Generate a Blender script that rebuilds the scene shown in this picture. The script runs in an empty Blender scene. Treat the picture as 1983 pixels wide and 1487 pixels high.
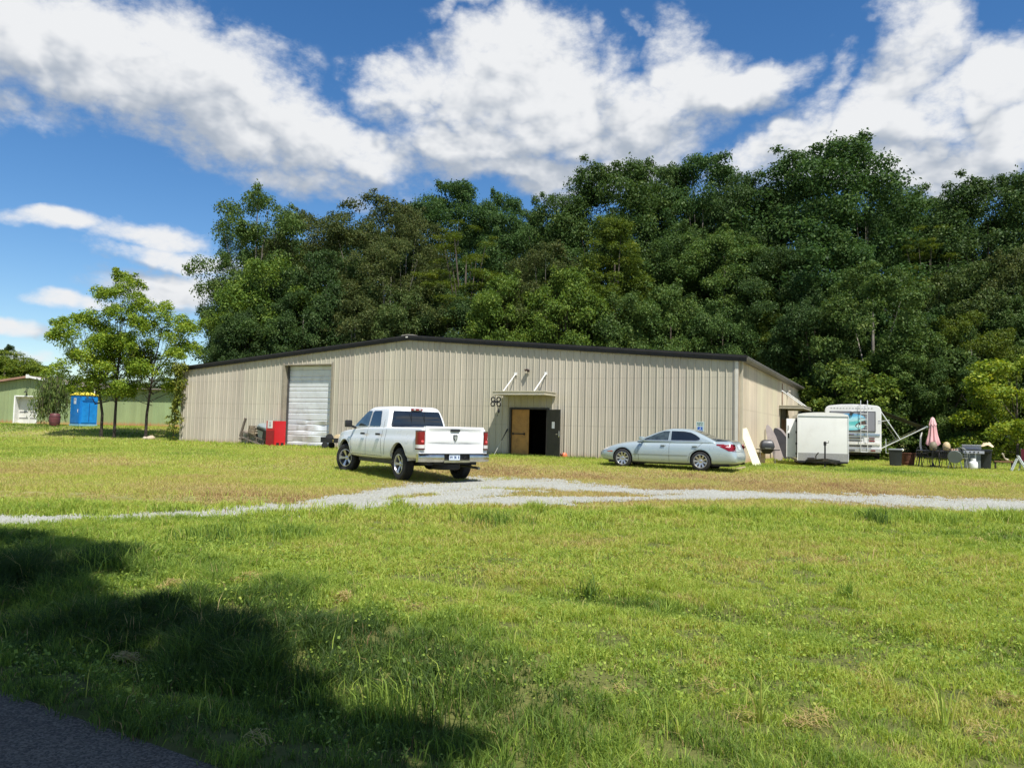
import bpy, bmesh, math, random
import numpy as np
from math import radians as R, sin, cos, pi
from mathutils import Vector, Matrix
from mathutils.bvhtree import BVHTree
from mathutils.geometry import delaunay_2d_cdt

SC = bpy.context.scene
COL = SC.collection
# ------------------------------------------------------------------ camera
CZ = 1.5
PITCH, ROLL, FPX = 0.0581449, 0.024027, 1475.35
cam_d = bpy.data.cameras.new('camera')
cam = bpy.data.objects.new('camera', cam_d)
COL.objects.link(cam)
SC.camera = cam
cam_d.sensor_width = 36.0
cam_d.lens = FPX / 1983.0 * 36.0
cam_d.clip_start = 0.05
cam_d.clip_end = 3000
cam.matrix_world = (Matrix.Translation((0, 0, CZ)) @ Matrix.Rotation(pi / 2 + PITCH, 4, 'X')
                    @ Matrix.Rotation(ROLL, 4, 'Z'))
# ------------------------------------------------------------------ sun
SUNV = Vector((0.254, -0.519, 1.0)).normalized()
sun_el = math.asin(SUNV.z)
sun_az = math.atan2(SUNV.x, SUNV.y)          # clockwise from +Y
sd = bpy.data.lights.new('sun', 'SUN')
sd.energy = 5.0
sd.angle = R(0.53)
sd.color = (1.0, 0.955, 0.88)
sun = bpy.data.objects.new('sun', sd)
COL.objects.link(sun)
sun.rotation_euler = (-SUNV).to_track_quat('-Z', 'Y').to_euler()
# ------------------------------------------------------------------ view
SC.view_settings.view_transform = 'Standard'
SC.view_settings.look = 'None'
SC.view_settings.exposure = 0.42
SC.view_settings.gamma = 1.0
SC.cycles.max_bounces = 8
SC.cycles.transparent_max_bounces = 8
SC.cycles.sample_clamp_indirect = 6.0
# ------------------------------------------------------------------ world: Nishita sky with clouds laid out by direction
W = bpy.data.worlds.new('World')
SC.world = W
W.use_nodes = True
nt = W.node_tree
nt.nodes.clear()
def N(t, typ, **kw):
    n = t.nodes.new(typ)
    for k, v in kw.items():
        if k == 'inp':
            for i, val in v.items():
                n.inputs[i].default_value = val
        else:
            setattr(n, k, v)
    return n
def M(t, op, a, b=None, c=None):
    n = t.nodes.new('ShaderNodeMath'); n.operation = op
    for i, v in enumerate((a, b, c)):
        if v is None: continue
        if isinstance(v, (int, float)): n.inputs[i].default_value = v
        else: t.links.new(v, n.inputs[i])
    return n.outputs[0]
def VM(t, op, a, b=None, s=None):
    n = t.nodes.new('ShaderNodeVectorMath'); n.operation = op
    for i, v in enumerate((a, b)):
        if v is None: continue
        if isinstance(v, (tuple, list)): n.inputs[i].default_value = v
        else: t.links.new(v, n.inputs[i])
    if s is not None: n.inputs['Scale'].default_value = s
    return n.outputs['Value'] if op in ('LENGTH', 'DOT_PRODUCT') else n.outputs[0]
def MR(t, v, a, b, c=0.0, d=1.0, smooth=True):
    n = t.nodes.new('ShaderNodeMapRange')
    if smooth: n.interpolation_type = 'SMOOTHSTEP'
    t.links.new(v, n.inputs[0])
    for i, x in zip((1, 2, 3, 4), (a, b, c, d)): n.inputs[i].default_value = x
    return n.outputs[0]
def NOISE(t, vec, scale, detail=5, rough=.55, lac=2.0, dist=0.0, dim='3D'):
    n = t.nodes.new('ShaderNodeTexNoise'); n.noise_dimensions = dim
    if vec is not None: t.links.new(vec, n.inputs['Vector'])
    n.inputs['Scale'].default_value = scale; n.inputs['Detail'].default_value = detail
    n.inputs['Roughness'].default_value = rough; n.inputs['Lacunarity'].default_value = lac
    n.inputs['Distortion'].default_value = dist
    return n.outputs[0]
L = nt.links
tc = N(nt, 'ShaderNodeTexCoord')
sx = N(nt, 'ShaderNodeSeparateXYZ'); L.new(tc.outputs['Generated'], sx.inputs[0])
az = M(nt, 'ARCTAN2', sx.outputs[0], sx.outputs[1])
el = M(nt, 'ARCSINE', sx.outputs[2])
cb = N(nt, 'ShaderNodeCombineXYZ'); L.new(az, cb.inputs[0]); L.new(el, cb.inputs[1])
P0 = cb.outputs[0]
# (azimuth, elevation, radius across, radius up, tilt in degrees, weight) of every cloud mass
CLOUDS = [(-0.594, 0.416, 0.158, 0.068, 0, 1), (-0.496, 0.415, 0.161, 0.078, -8, 1), (-0.386, 0.387, 0.147, 0.07, -18, 1), (-0.279, 0.371, 0.139, 0.065, -20, 1), (-0.206, 0.345, 0.098, 0.05, -10, 0.9), (-0.27, 0.311, 0.12, 0.029, -4, 0.75), (-0.23, 0.29, 0.058, 0.02, -20, 0.6), (-0.58, 0.343, 0.073, 0.029, 0, 0.55), (-0.039, 0.445, 0.129, 0.068, 12, 1), (0.039, 0.406, 0.115, 0.068, -10, 1), (-0.051, 0.38, 0.129, 0.054, 0, 0.95), (0.006, 0.338, 0.115, 0.037, 0, 0.9), (-0.12, 0.406, 0.074, 0.04, 0, 0.7), (0.034, 0.31, 0.068, 0.024, 0, 0.65), (0.189, 0.414, 0.111, 0.063, 10, 1), (0.268, 0.424, 0.12, 0.039, 12, 0.95), (0.208, 0.47, 0.039, 0.06, 15, 0.62), (0.092, 0.478, 0.02, 0.034, 0, 0.38), (0.17, 0.349, 0.112, 0.04, 20, 0.9), (0.135, 0.417, 0.073, 0.067, 0, 0.85), (0.142, 0.381, 0.08, 0.047, 0, 0.8), (0.35, 0.367, 0.078, 0.038, 20, 0.8), (0.386, 0.403, 0.052, 0.028, 25, 0.55), (-0.142, 0.422, 0.08, 0.047, -10, 0.75), (0.123, 0.326, 0.073, 0.02, 15, 0.7), (0.415, 0.36, 0.136, 0.037, 24, 0.95), (0.499, 0.36, 0.105, 0.048, 10, 0.85), (0.5, 0.439, 0.052, 0.066, -5, 0.72), (0.576, 0.378, 0.058, 0.063, 0, 1), (0.58, 0.325, 0.095, 0.04, 0, 0.95), (0.449, 0.31, 0.143, 0.031, 6, 0.85), (0.319, 0.341, 0.086, 0.032, 20, 0.85), (0.392, 0.316, 0.116, 0.028, 5, 0.85), (0.53, 0.294, 0.081, 0.023, 8, 0.7), (-0.548, 0.221, 0.06, 0.012, 2, 0.8), (-0.447, 0.215, 0.083, 0.018, -2, 0.85), (-0.423, 0.194, 0.096, 0.017, -2, 0.85), (-0.427, 0.159, 0.085, 0.027, 0, 0.95), (-0.523, 0.134, 0.049, 0.011, 0, 0.75), (-0.586, 0.098, 0.04, 0.011, -4, 0.85), (-0.568, 0.071, 0.039, 0.008, 0, 0.6), (-0.507, 0.218, 0.047, 0.007, 0, 0.5), (-0.069, 0.52, 0.061, 0.014, 0, 0.55), (-0.102, 0.477, 0.027, 0.012, 0, 0.45), (0.167, 0.511, 0.026, 0.013, 0, 0.35)]
nz = N(nt, 'ShaderNodeTexNoise', inp={'Scale': 8.0, 'Detail': 4.0, 'Roughness': .55})
L.new(P0, nz.inputs['Vector'])
off = VM(nt, 'SUBTRACT', nz.outputs['Color'], (.5, .5, .5))
offm = M(nt, 'ADD', .045, M(nt, 'MULTIPLY', MR(nt, el, .22, .34), .105))
cbo = N(nt, 'ShaderNodeCombineXYZ')
for i_ in range(3): L.new(offm, cbo.inputs[i_])
offs = VM(nt, 'MULTIPLY', off, cbo.outputs[0])
P = VM(nt, 'ADD', P0, offs)
def cloud_mask(P):
    acc = None
    for (a, e, ra, re, tl, w) in CLOUDS:
        mp = N(nt, 'ShaderNodeMapping', vector_type='TEXTURE')
        mp.inputs['Location'].default_value = (a, e, 0)
        mp.inputs['Rotation'].default_value = (0, 0, R(tl))
        mp.inputs['Scale'].default_value = (ra, re, 1)
        L.new(P, mp.inputs[0])
        m = MR(nt, VM(nt, 'LENGTH', mp.outputs[0]), 1.42, 0.25, 0, w)
        acc = m if acc is None else M(nt, 'MAXIMUM', acc, m)
    return acc
acc = cloud_mask(P)
acc_up = cloud_mask(VM(nt, 'ADD', P, (.012, .040, 0)))
acc_c = acc
# some ordinary cloud behind and beside the view
wild = NOISE(nt, tc.outputs['Generated'], 2.2, 4, .6)
side = M(nt, 'GREATER_THAN', M(nt, 'ABSOLUTE', az), .78)
hi = M(nt, 'GREATER_THAN', el, .60)
outv = M(nt, 'MAXIMUM', side, hi)
wildm = M(nt, 'MULTIPLY', MR(nt, wild, .48, .66, 0, .8), outv)
acc = M(nt, 'MAXIMUM', acc, wildm)
sp = N(nt, 'ShaderNodeMapping'); sp.inputs['Scale'].default_value = (1.0, 1.55, 1); sp.inputs['Rotation'].default_value = (0, 0, R(14))
L.new(P0, sp.inputs[0])
fb = NOISE(nt, sp.outputs[0], 8.0, 10, .60, 2.1, .25)
# billows: folded noise gives rounded heads with sharp creases
bl1 = M(nt, 'ABSOLUTE', M(nt, 'SUBTRACT', NOISE(nt, sp.outputs[0], 13.0, 4, .55, 2.2), .5))
bl2 = M(nt, 'ABSOLUTE', M(nt, 'SUBTRACT', NOISE(nt, sp.outputs[0], 31.0, 4, .6, 2.2), .5))
bil = M(nt, 'ADD', M(nt, 'MULTIPLY', bl1, 1.0), M(nt, 'MULTIPLY', bl2, .55))
den = M(nt, 'ADD', M(nt, 'ADD', acc, .13), M(nt, 'MULTIPLY', M(nt, 'SUBTRACT', fb, .5), 1.6))
den = M(nt, 'ADD', den, M(nt, 'MULTIPLY', M(nt, 'SUBTRACT', bil, .17), 1.15))
cover = MR(nt, den, .14, .90)
cover = M(nt, 'MULTIPLY', cover, MR(nt, acc, .0, .14))
# relief: billow creases darker, undersides of each mass greyer than its sunlit tops
sh = VM(nt, 'ADD', sp.outputs[0], (.006, .022, 0))
bu = M(nt, 'ABSOLUTE', M(nt, 'SUBTRACT', NOISE(nt, sh, 13.0, 3, .5, 2.2), .5))
b0 = M(nt, 'ABSOLUTE', M(nt, 'SUBTRACT', NOISE(nt, sp.outputs[0], 13.0, 3, .5, 2.2), .5))
rel = M(nt, 'MULTIPLY', M(nt, 'SUBTRACT', b0, bu), 1.3)
big = M(nt, 'MULTIPLY', M(nt, 'SUBTRACT', NOISE(nt, sp.outputs[0], 4.5, 3, .5), .5), .75)
under = M(nt, 'MULTIPLY', M(nt, 'SUBTRACT', acc_c, acc_up), 1.0)
lum = M(nt, 'ADD', M(nt, 'ADD', rel, big), M(nt, 'ADD', under, .40))
mx = N(nt, 'ShaderNodeMix', data_type='RGBA')
mx.inputs[6].default_value = (.46, .52, .61, 1); mx.inputs[7].default_value = (.93, .945, .965, 1)
L.new(MR(nt, lum, .02, .70, 0, 1), mx.inputs[0])
sky = N(nt, 'ShaderNodeTexSky', sky_type='NISHITA')
sky.sun_disc = False
sky.sun_elevation = sun_el
sky.sun_rotation = sun_az
sky.altitude = 200; sky.air_density = 1.0; sky.dust_density = .35; sky.ozone_density = 2.2
skyc = N(nt, 'ShaderNodeHueSaturation', inp={'Hue': .503, 'Saturation': 1.30, 'Value': .97}); L.new(sky.outputs[0], skyc.inputs['Color'])
SKY_STR = 0.105
bg1 = N(nt, 'ShaderNodeBackground'); bg1.inputs['Strength'].default_value = SKY_STR; L.new(skyc.outputs[0], bg1.inputs[0])
bg2 = N(nt, 'ShaderNodeBackground'); bg2.inputs['Strength'].default_value = 0.69; L.new(mx.outputs[2], bg2.inputs[0])
ms = N(nt, 'ShaderNodeMixShader'); L.new(cover, ms.inputs[0]); L.new(bg1.outputs[0], ms.inputs[1]); L.new(bg2.outputs[0], ms.inputs[2])
wo = N(nt, 'ShaderNodeOutputWorld'); L.new(ms.outputs[0], wo.inputs[0])

# ------------------------------------------------------------------ helpers
rnd = random.Random(7)
def tag(o, label=None, cat=None, group=None, kind=None):
    if label: o['label'] = label
    if cat: o['category'] = cat
    if group: o['group'] = group
    if kind: o['kind'] = kind
    return o
def empty(name, loc, rz=0, label=None, cat=None, group=None, rot=None):
    o = bpy.data.objects.new(name, None); COL.objects.link(o)
    o.location = loc; o.rotation_euler = rot or (0, 0, rz)
    return tag(o, label, cat, group)
def link(name, me, mats, parent=None):
    o = bpy.data.objects.new(name, me); COL.objects.link(o)
    if not isinstance(mats, (list, tuple)): mats = [mats]
    if not me.materials:
        for m in mats: me.materials.append(m)
    if parent: o.parent = parent
    return o
class MB:
    """collects faces; build() links them as one mesh object"""
    def __init__(s): s.v = []; s.f = []; s.m = []
    def add(s, vs, fs, T=None, mi=0):
        b = len(s.v)
        s.v += [tuple((T @ Vector(p)) if T else p) for p in vs]
        s.f += [tuple(b + i for i in f) for f in fs]; s.m += [mi] * len(fs)
        return s
    def box(s, a, b, T=None, mi=0, ch=0.0):
        x0, y0, z0 = [min(p, q) for p, q in zip(a, b)]; x1, y1, z1 = [max(p, q) for p, q in zip(a, b)]
        if ch <= 0:
            vs = [(x0,y0,z0),(x1,y0,z0),(x1,y1,z0),(x0,y1,z0),(x0,y0,z1),(x1,y0,z1),(x1,y1,z1),(x0,y1,z1)]
            fs = [(3,2,1,0),(4,5,6,7),(0,1,5,4),(1,2,6,5),(2,3,7,6),(3,0,4,7)]
            return s.add(vs, fs, T, mi)
        bm = bmesh.new(); bmesh.ops.create_cube(bm, size=1)
        for v in bm.verts: v.co = Vector(((x0+x1)/2+v.co.x*(x1-x0), (y0+y1)/2+v.co.y*(y1-y0), (z0+z1)/2+v.co.z*(z1-z0)))
        bmesh.ops.bevel(bm, geom=list(bm.edges), offset=ch, segments=2, affect='EDGES', profile=.7)
        return s.bm(bm, T, mi)
    def bm(s, bm, T=None, mi=0):
        bm.verts.index_update()
        s.add([v.co.copy() for v in bm.verts], [tuple(v.index for v in f.verts) for f in bm.faces], T, mi); bm.free(); return s
    def tube(s, pts, r, n=8, T=None, mi=0, cap=True):
        pts = [Vector(p) for p in pts]; rs = r if isinstance(r, (list, tuple)) else [r] * len(pts)
        vs = []; fs = []
        ref = None
        for i, p in enumerate(pts):
            d = (pts[min(i+1, len(pts)-1)] - pts[max(i-1, 0)]).normalized()
            if ref is None: ref = d.orthogonal().normalized()
            u = (ref - d * ref.dot(d)).normalized(); w = d.cross(u); ref = u
            for k in range(n):
                a = 2*pi*k/n; vs.append(p + (u*cos(a) + w*sin(a)) * rs[i])
        for i in range(len(pts)-1):
            for k in range(n):
                a = i*n+k; b = i*n+(k+1) % n; fs.append((a, b, b+n, a+n))
        if cap: fs.append(tuple(range(n))[::-1]); fs.append(tuple(range((len(pts)-1)*n, len(pts)*n)))
        return s.add(vs, fs, T, mi)
    def bar(s, a, b, w, h=None, T=None, mi=0):
        """rectangular bar from a to b"""
        a, b = Vector(a), Vector(b); h = h or w; d = (b-a); ln = d.length
        q = d.to_track_quat('X', 'Z').to_matrix().to_4x4()
        T2 = Matrix.Translation(a) @ q
        if T: T2 = T @ T2
        return s.box((0, -w/2, -h/2), (ln, w/2, h/2), T2, mi)
    def lathe(s, prof, n=20, T=None, mi=0, sy=1.0, closed=True):
        vs = []; fs = []
        for (r, z) in prof:
            for k in range(n):
                a = 2*pi*k/n; vs.append((r*cos(a), r*sin(a)*sy, z))
        for i in range(len(prof)-1):
            for k in range(n):
                a = i*n+k; b = i*n+(k+1) % n; fs.append((a, b, b+n, a+n))
        if closed:
            if prof[0][0] > 1e-4: fs.append(tuple(range(n))[::-1])
            if prof[-1][0] > 1e-4: fs.append(tuple(range((len(prof)-1)*n, len(prof)*n)))
        return s.add(vs, fs, T, mi)
    def prism(s, poly, y0, y1, T=None, mi=0, ax='y'):
        """polygon given in (x,z) extruded along y (ax='y'), or (x,y) along z (ax='z'), or (y,z) along x"""
        def p3(p, t): return (p[0], t, p[1]) if ax == 'y' else ((p[0], p[1], t) if ax == 'z' else (t, p[0], p[1]))
        n = len(poly); vs = [p3(p, y0) for p in poly] + [p3(p, y1) for p in poly]
        fs = [tuple(range(n)), tuple(range(2*n-1, n-1, -1))] + [(i, i+n, (i+1) % n+n, (i+1) % n) for i in range(n)]
        return s.add(vs, fs, T, mi)
    def sph(s, c, r, T=None, mi=0, u=14, v=9):
        r = r if isinstance(r, (tuple, list)) else (r, r, r)
        bm = bmesh.new(); bmesh.ops.create_uvsphere(bm, u_segments=u, v_segments=v, radius=1)
        for q in bm.verts: q.co = Vector((c[0]+q.co.x*r[0], c[1]+q.co.y*r[1], c[2]+q.co.z*r[2]))
        return s.bm(bm, T, mi)
    def build(s, name, mats, parent=None, smooth=None, bevel=0, fix=True):
        me = bpy.data.meshes.new(name); me.from_pydata(s.v, [], s.f)
        if not isinstance(mats, (list, tuple)): mats = [mats]
        for m in mats: me.materials.append(m)
        if len(mats) > 1: me.polygons.foreach_set('material_index', s.m)
        if fix:
            bm = bmesh.new(); bm.from_mesh(me); bmesh.ops.recalc_face_normals(bm, faces=bm.faces)
            if bevel:
                bmesh.ops.bevel(bm, geom=[e for e in bm.edges if len(e.link_faces) == 2 and e.calc_face_angle(0) > .5], offset=bevel, segments=2, affect='EDGES', clamp_overlap=True)
            bm.to_mesh(me); bm.free()
        if smooth:
            me.polygons.foreach_set('use_smooth', [True]*len(me.polygons)); me.set_sharp_from_angle(angle=R(smooth))
        me.update()
        return link(name, me, mats, parent)
def TR(x=0, y=0, z=0, rx=0, ry=0, rz=0, s=1):
    return Matrix.Translation((x, y, z)) @ Matrix.Rotation(rz, 4, 'Z') @ Matrix.Rotation(ry, 4, 'Y') @ Matrix.Rotation(rx, 4, 'X') @ Matrix.Scale(s, 4)
def mesh_np(name, V, F, attr=None, attrs=None):
    """V (n,3), F (m,k) of equal sized faces; attr -> float per face/point"""
    me = bpy.data.meshes.new(name); V = np.ascontiguousarray(V, dtype=np.float32); F = np.ascontiguousarray(F, dtype=np.int32)
    k = F.shape[1]
    me.vertices.add(len(V)); me.vertices.foreach_set('co', V.ravel())
    me.loops.add(F.size); me.loops.foreach_set('vertex_index', F.ravel())
    me.polygons.add(len(F)); me.polygons.foreach_set('loop_start', np.arange(0, F.size, k, dtype=np.int32))
    me.update(calc_edges=True)
    for nm, dom, a in (attrs or []):
        at = me.attributes.new(nm, 'FLOAT', dom); at.data.foreach_set('value', np.ascontiguousarray(a, dtype=np.float32))
    return me
def explode(o):
    """each separate piece of a mesh becomes a part of its own"""
    me = o.data; adj = {}
    par = list(range(len(me.vertices)))
    def fd(i):
        while par[i] != i: par[i] = par[par[i]]; i = par[i]
        return i
    for e in me.edges:
        a, b = fd(e.vertices[0]), fd(e.vertices[1])
        if a != b: par[a] = b
    for p in me.polygons: adj.setdefault(fd(p.vertices[0]), []).append(p)
    if len(adj) < 2: return
    new = []
    for ps in adj.values():
        ids = sorted({v for p in ps for v in p.vertices}); ix = {v: i for i, v in enumerate(ids)}
        m2 = bpy.data.meshes.new(o.name.split('.')[0]); m2.from_pydata([me.vertices[v].co[:] for v in ids], [], [[ix[v] for v in p.vertices] for p in ps])
        for m in me.materials: m2.materials.append(m)
        new.append(m2)
    o.data = new[0]
    for m2 in new[1:]:
        c = o.copy(); c.data = m2; COL.objects.link(c)
def copy_tree(o, parent=None):
    c = o.copy(); COL.objects.link(c)
    if parent: c.parent = parent
    for ch in list(o.children): copy_tree(ch, c)
    return c
# value noise on the plane
class VN:
    def __init__(s, seed): s.g = np.random.default_rng(seed).random((256, 256))
    def __call__(s, x, y):
        x = np.asarray(x, float); y = np.asarray(y, float)
        xi = np.floor(x).astype(int); yi = np.floor(y).astype(int); fx = x-xi; fy = y-yi
        fx = fx*fx*(3-2*fx); fy = fy*fy*(3-2*fy); g = s.g
        a = g[xi % 256, yi % 256]; b = g[(xi+1) % 256, yi % 256]; c = g[xi % 256, (yi+1) % 256]; d = g[(xi+1) % 256, (yi+1) % 256]
        return a*(1-fx)*(1-fy)+b*fx*(1-fy)+c*(1-fx)*fy+d*fx*fy
def fbm(n, x, y, o=3):
    s = 0; w = 1; t = 0
    for i in range(o):
        s = s + w*n(np.asarray(x)*2**i+17*i, np.asarray(y)*2**i+5*i); t += w; w *= .5
    return s/t
def sst(a, b, t):
    t = np.clip((np.asarray(t, float)-a)/(b-a), 0, 1); return t*t*(3-2*t)

# ------------------------------------------------------------------ materials
MATS = {}
def mat(name, col, rough=.6, metal=0.0, var=.12, vs=3.0, bump=0.0, bs=20.0, coat=0.0, spec=.5, dirt=None, dirt_z=None, sheen=0.0):
    if name in MATS: return MATS[name]
    m = bpy.data.materials.new(name); m.use_nodes = True; t = m.node_tree; b = t.nodes['Principled BSDF']
    tcn = t.nodes.new('ShaderNodeTexCoord'); oc = tcn.outputs['Object']
    n1 = NOISE(t, oc, vs, 5, .6)
    mixn = t.nodes.new('ShaderNodeMix'); mixn.data_type = 'RGBA'
    c0 = tuple(max(0, c*(1-var)) for c in col); c1 = tuple(min(1, c*(1+var)) for c in col)
    mixn.inputs[6].default_value = (*c0, 1); mixn.inputs[7].default_value = (*c1, 1)
    t.links.new(MR(t, n1, .3, .7), mixn.inputs[0]); out = mixn.outputs[2]
    if dirt:
        n2 = NOISE(t, oc, vs*1.7, 6, .7)
        f = MR(t, n2, .48, .72, 0, dirt[1])
        if dirt_z is not None:      # splash dirt on the lowest part, with a noisy edge
            sz_ = t.nodes.new('ShaderNodeSeparateXYZ'); t.links.new(oc, sz_.inputs[0])
            zz = M(t, 'ADD', sz_.outputs[2], M(t, 'MULTIPLY', M(t, 'SUBTRACT', n2, .5), dirt_z*1.2))
            f = M(t, 'MULTIPLY', MR(t, zz, dirt_z, 0, 0, 1), dirt[1])
        m2 = t.nodes.new('ShaderNodeMix'); m2.data_type = 'RGBA'; t.links.new(f, m2.inputs[0]); t.links.new(out, m2.inputs[6]); m2.inputs[7].default_value = (*dirt[0], 1); out = m2.outputs[2]
    t.links.new(out, b.inputs['Base Color'])
    b.inputs['Metallic'].default_value = metal
    b.inputs['Specular IOR Level'].default_value = spec
    rr = MR(t, NOISE(t, oc, vs*2.3, 4, .6), .3, .7, max(.02, rough*.85), min(1, rough*1.15)); t.links.new(rr, b.inputs['Roughness'])
    if coat: b.inputs['Coat Weight'].default_value = coat; b.inputs['Coat Roughness'].default_value = .05
    if bump:
        bn = t.nodes.new('ShaderNodeBump'); bn.inputs['Strength'].default_value = bump; bn.inputs['Distance'].default_value = .01
        t.links.new(NOISE(t, oc, bs, 5, .6), bn.inputs['Height']); t.links.new(bn.outputs[0], b.inputs['Normal'])
    MATS[name] = m; return m
def wallmat(name, col, stain, zs, zb=.35, lines=(), streak=.16):
    """painted ribbed steel: vertical streaks, screw lines at the girts, splash stain at the foot"""
    m = bpy.data.materials.new(name); m.use_nodes = True; t = m.node_tree; b = t.nodes['Principled BSDF']
    tcn = t.nodes.new('ShaderNodeTexCoord'); oc = tcn.outputs['Object']
    mp = t.nodes.new('ShaderNodeMapping'); mp.inputs['Scale'].default_value = (3.2, 3.2, .16); t.links.new(oc, mp.inputs[0])
    n1 = NOISE(t, mp.outputs[0], 1.0, 6, .65)
    n2 = NOISE(t, oc, .35, 4, .55)
    mixn = t.nodes.new('ShaderNodeMix'); mixn.data_type = 'RGBA'
    mixn.inputs[6].default_value = (*[c*(1-streak) for c in col], 1); mixn.inputs[7].default_value = (*[min(1, c*(1+streak*.7)) for c in col], 1)
    t.links.new(MR(t, M(t, 'ADD', M(t, 'MULTIPLY', n1, .6), M(t, 'MULTIPLY', n2, .4)), .35, .65), mixn.inputs[0])
    sz_ = t.nodes.new('ShaderNodeSeparateXYZ'); t.links.new(oc, sz_.inputs[0])
    out = mixn.outputs[2]
    n3 = NOISE(t, mp.outputs[0], 2.0, 5, .7)
    zz = M(t, 'ADD', sz_.outputs[2], M(t, 'MULTIPLY', M(t, 'SUBTRACT', n3, .5), zs*1.5))
    m2 = t.nodes.new('ShaderNodeMix'); m2.data_type = 'RGBA'; t.links.new(MR(t, zz, zs, 0, 0, zb), m2.inputs[0]); t.links.new(out, m2.inputs[6]); m2.inputs[7].default_value = (*stain, 1); out = m2.outputs[2]
    fl = M(t, 'FLOOR', M(t, 'DIVIDE', M(t, 'SUBTRACT', sepx.outputs[0], .15), .9144)) if (sepx := sz_) else None
    wn = t.nodes.new('ShaderNodeTexWhiteNoise'); wn.noise_dimensions = '1D'; t.links.new(fl, wn.inputs['W'])
    pv = t.nodes.new('ShaderNodeHueSaturation'); t.links.new(out, pv.inputs['Color']); t.links.new(MR(t, wn.outputs['Value'], 0, 1, .93, 1.06, False), pv.inputs['Value'])
    wn2 = t.nodes.new('ShaderNodeTexWhiteNoise'); wn2.noise_dimensions = '1D'; t.links.new(M(t, 'ADD', fl, 37.3), wn2.inputs['W']); t.links.new(MR(t, wn2.outputs['Value'], 0, 1, .490, .512, False), pv.inputs['Hue']); out = pv.outputs[0]
    for z in lines:
        d = M(t, 'ABSOLUTE', M(t, 'SUBTRACT', sz_.outputs[2], z))
        m3 = t.nodes.new('ShaderNodeMix'); m3.data_type = 'RGBA'; t.links.new(M(t, 'MULTIPLY', MR(t, d, .05, .0, 0, .30), MR(t, n3, .35, .6)), m3.inputs[0]); t.links.new(out, m3.inputs[6])
        m3.inputs[7].default_value = (col[0]*.5, col[1]*.48, col[2]*.45, 1); out = m3.outputs[2]
    t.links.new(out, b.inputs['Base Color']); b.inputs['Roughness'].default_value = .48; b.inputs['Specular IOR Level'].default_value = .35
    bn = t.nodes.new('ShaderNodeBump'); bn.inputs['Strength'].default_value = .35; bn.inputs['Distance'].default_value = .02
    mp2 = t.nodes.new('ShaderNodeMapping'); mp2.inputs['Scale'].default_value = (1.3, 1.3, .5); t.links.new(oc, mp2.inputs[0])
    t.links.new(NOISE(t, mp2.outputs[0], 1.6, 3, .5), bn.inputs['Height']); t.links.new(bn.outputs[0], b.inputs['Normal'])
    MATS[name] = m; return m
def leafmat(name, stops, trans=.3, rough=.5, gloss=.25, objcol=True, hue_noise=0.0):
    """leaf or grass surface: colour from the per-leaf attribute 'tone', tinted per tree by the object colour"""
    m = bpy.data.materials.new(name); m.use_nodes = True; t = m.node_tree; t.nodes.clear()
    at = t.nodes.new('ShaderNodeAttribute'); at.attribute_name = 'tone'
    cr = t.nodes.new('ShaderNodeValToRGB'); e = cr.color_ramp.elements
    e[0].position = stops[0][0]; e[0].color = (*stops[0][1], 1); e[1].position = stops[-1][0]; e[1].color = (*stops[-1][1], 1)
    for p, c in stops[1:-1]:
        k = e.new(p); k.color = (*c, 1)
    t.links.new(at.outputs['Fac'], cr.inputs[0]); col = cr.outputs[0]
    if objcol:
        oi = t.nodes.new('ShaderNodeObjectInfo'); mm = t.nodes.new('ShaderNodeMix'); mm.data_type = 'RGBA'; mm.blend_type = 'MULTIPLY'; mm.inputs[0].default_value = 1
        t.links.new(col, mm.inputs[6]); t.links.new(oi.outputs['Color'], mm.inputs[7]); col = mm.outputs[2]
    pb = t.nodes.new('ShaderNodeBsdfPrincipled'); t.links.new(col, pb.inputs['Base Color']); pb.inputs['Roughness'].default_value = rough; pb.inputs['Specular IOR Level'].default_value = gloss
    tr = t.nodes.new('ShaderNodeBsdfTranslucent')
    hs = t.nodes.new('ShaderNodeHueSaturation'); hs.inputs['Hue'].default_value = .485; hs.inputs['Saturation'].default_value = 1.1; hs.inputs['Value'].default_value = 1.5; t.links.new(col, hs.inputs['Color']); t.links.new(hs.outputs[0], tr.inputs[0])
    mx_ = t.nodes.new('ShaderNodeMixShader'); mx_.inputs[0].default_value = trans; t.links.new(pb.outputs[0], mx_.inputs[1]); t.links.new(tr.outputs[0], mx_.inputs[2])
    o = t.nodes.new('ShaderNodeOutputMaterial'); t.links.new(mx_.outputs[0], o.inputs[0])
    MATS[name] = m; return m
BLACK = mat('black_plastic', (.012, .012, .013), .5, var=.2)
RUBBER = mat('tyre_rubber', (.018, .018, .019), .85, var=.25, vs=8, bump=.2)
DARKMETAL = mat('dark_metal', (.02, .02, .022), .45, .3)
CHROME = mat('bright_steel', (.55, .55, .54), .22, 1.0, var=.08, vs=6)
ALU = mat('aluminium', (.62, .63, .64), .35, .9, var=.1)
RIM = mat('alloy', (.58, .58, .60), .32, .85, var=.08)
WHITE = mat('white_paint', (.78, .79, .79), .35, var=.04, vs=1.5, coat=.3)
GALV = mat('galvanised_steel', (.33, .34, .35), .45, .6, var=.15, vs=6)
REDLENS = mat('red_lens', (.20, .005, .010), .12, var=.15, vs=30, coat=.6)
CLEARLENS = mat('clear_lens', (.6, .58, .56), .1, var=.1, coat=.6)
ORANGELENS = mat('orange_lens', (.45, .10, .02), .15, coat=.5)
GLASS = mat('dark_glass', (.012, .015, .017), .04, var=.2, vs=2, coat=.5, spec=.8)
GLASSL = mat('tinted_glass', (.045, .06, .062), .05, var=.5, vs=5, coat=.5, spec=.8)
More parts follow.
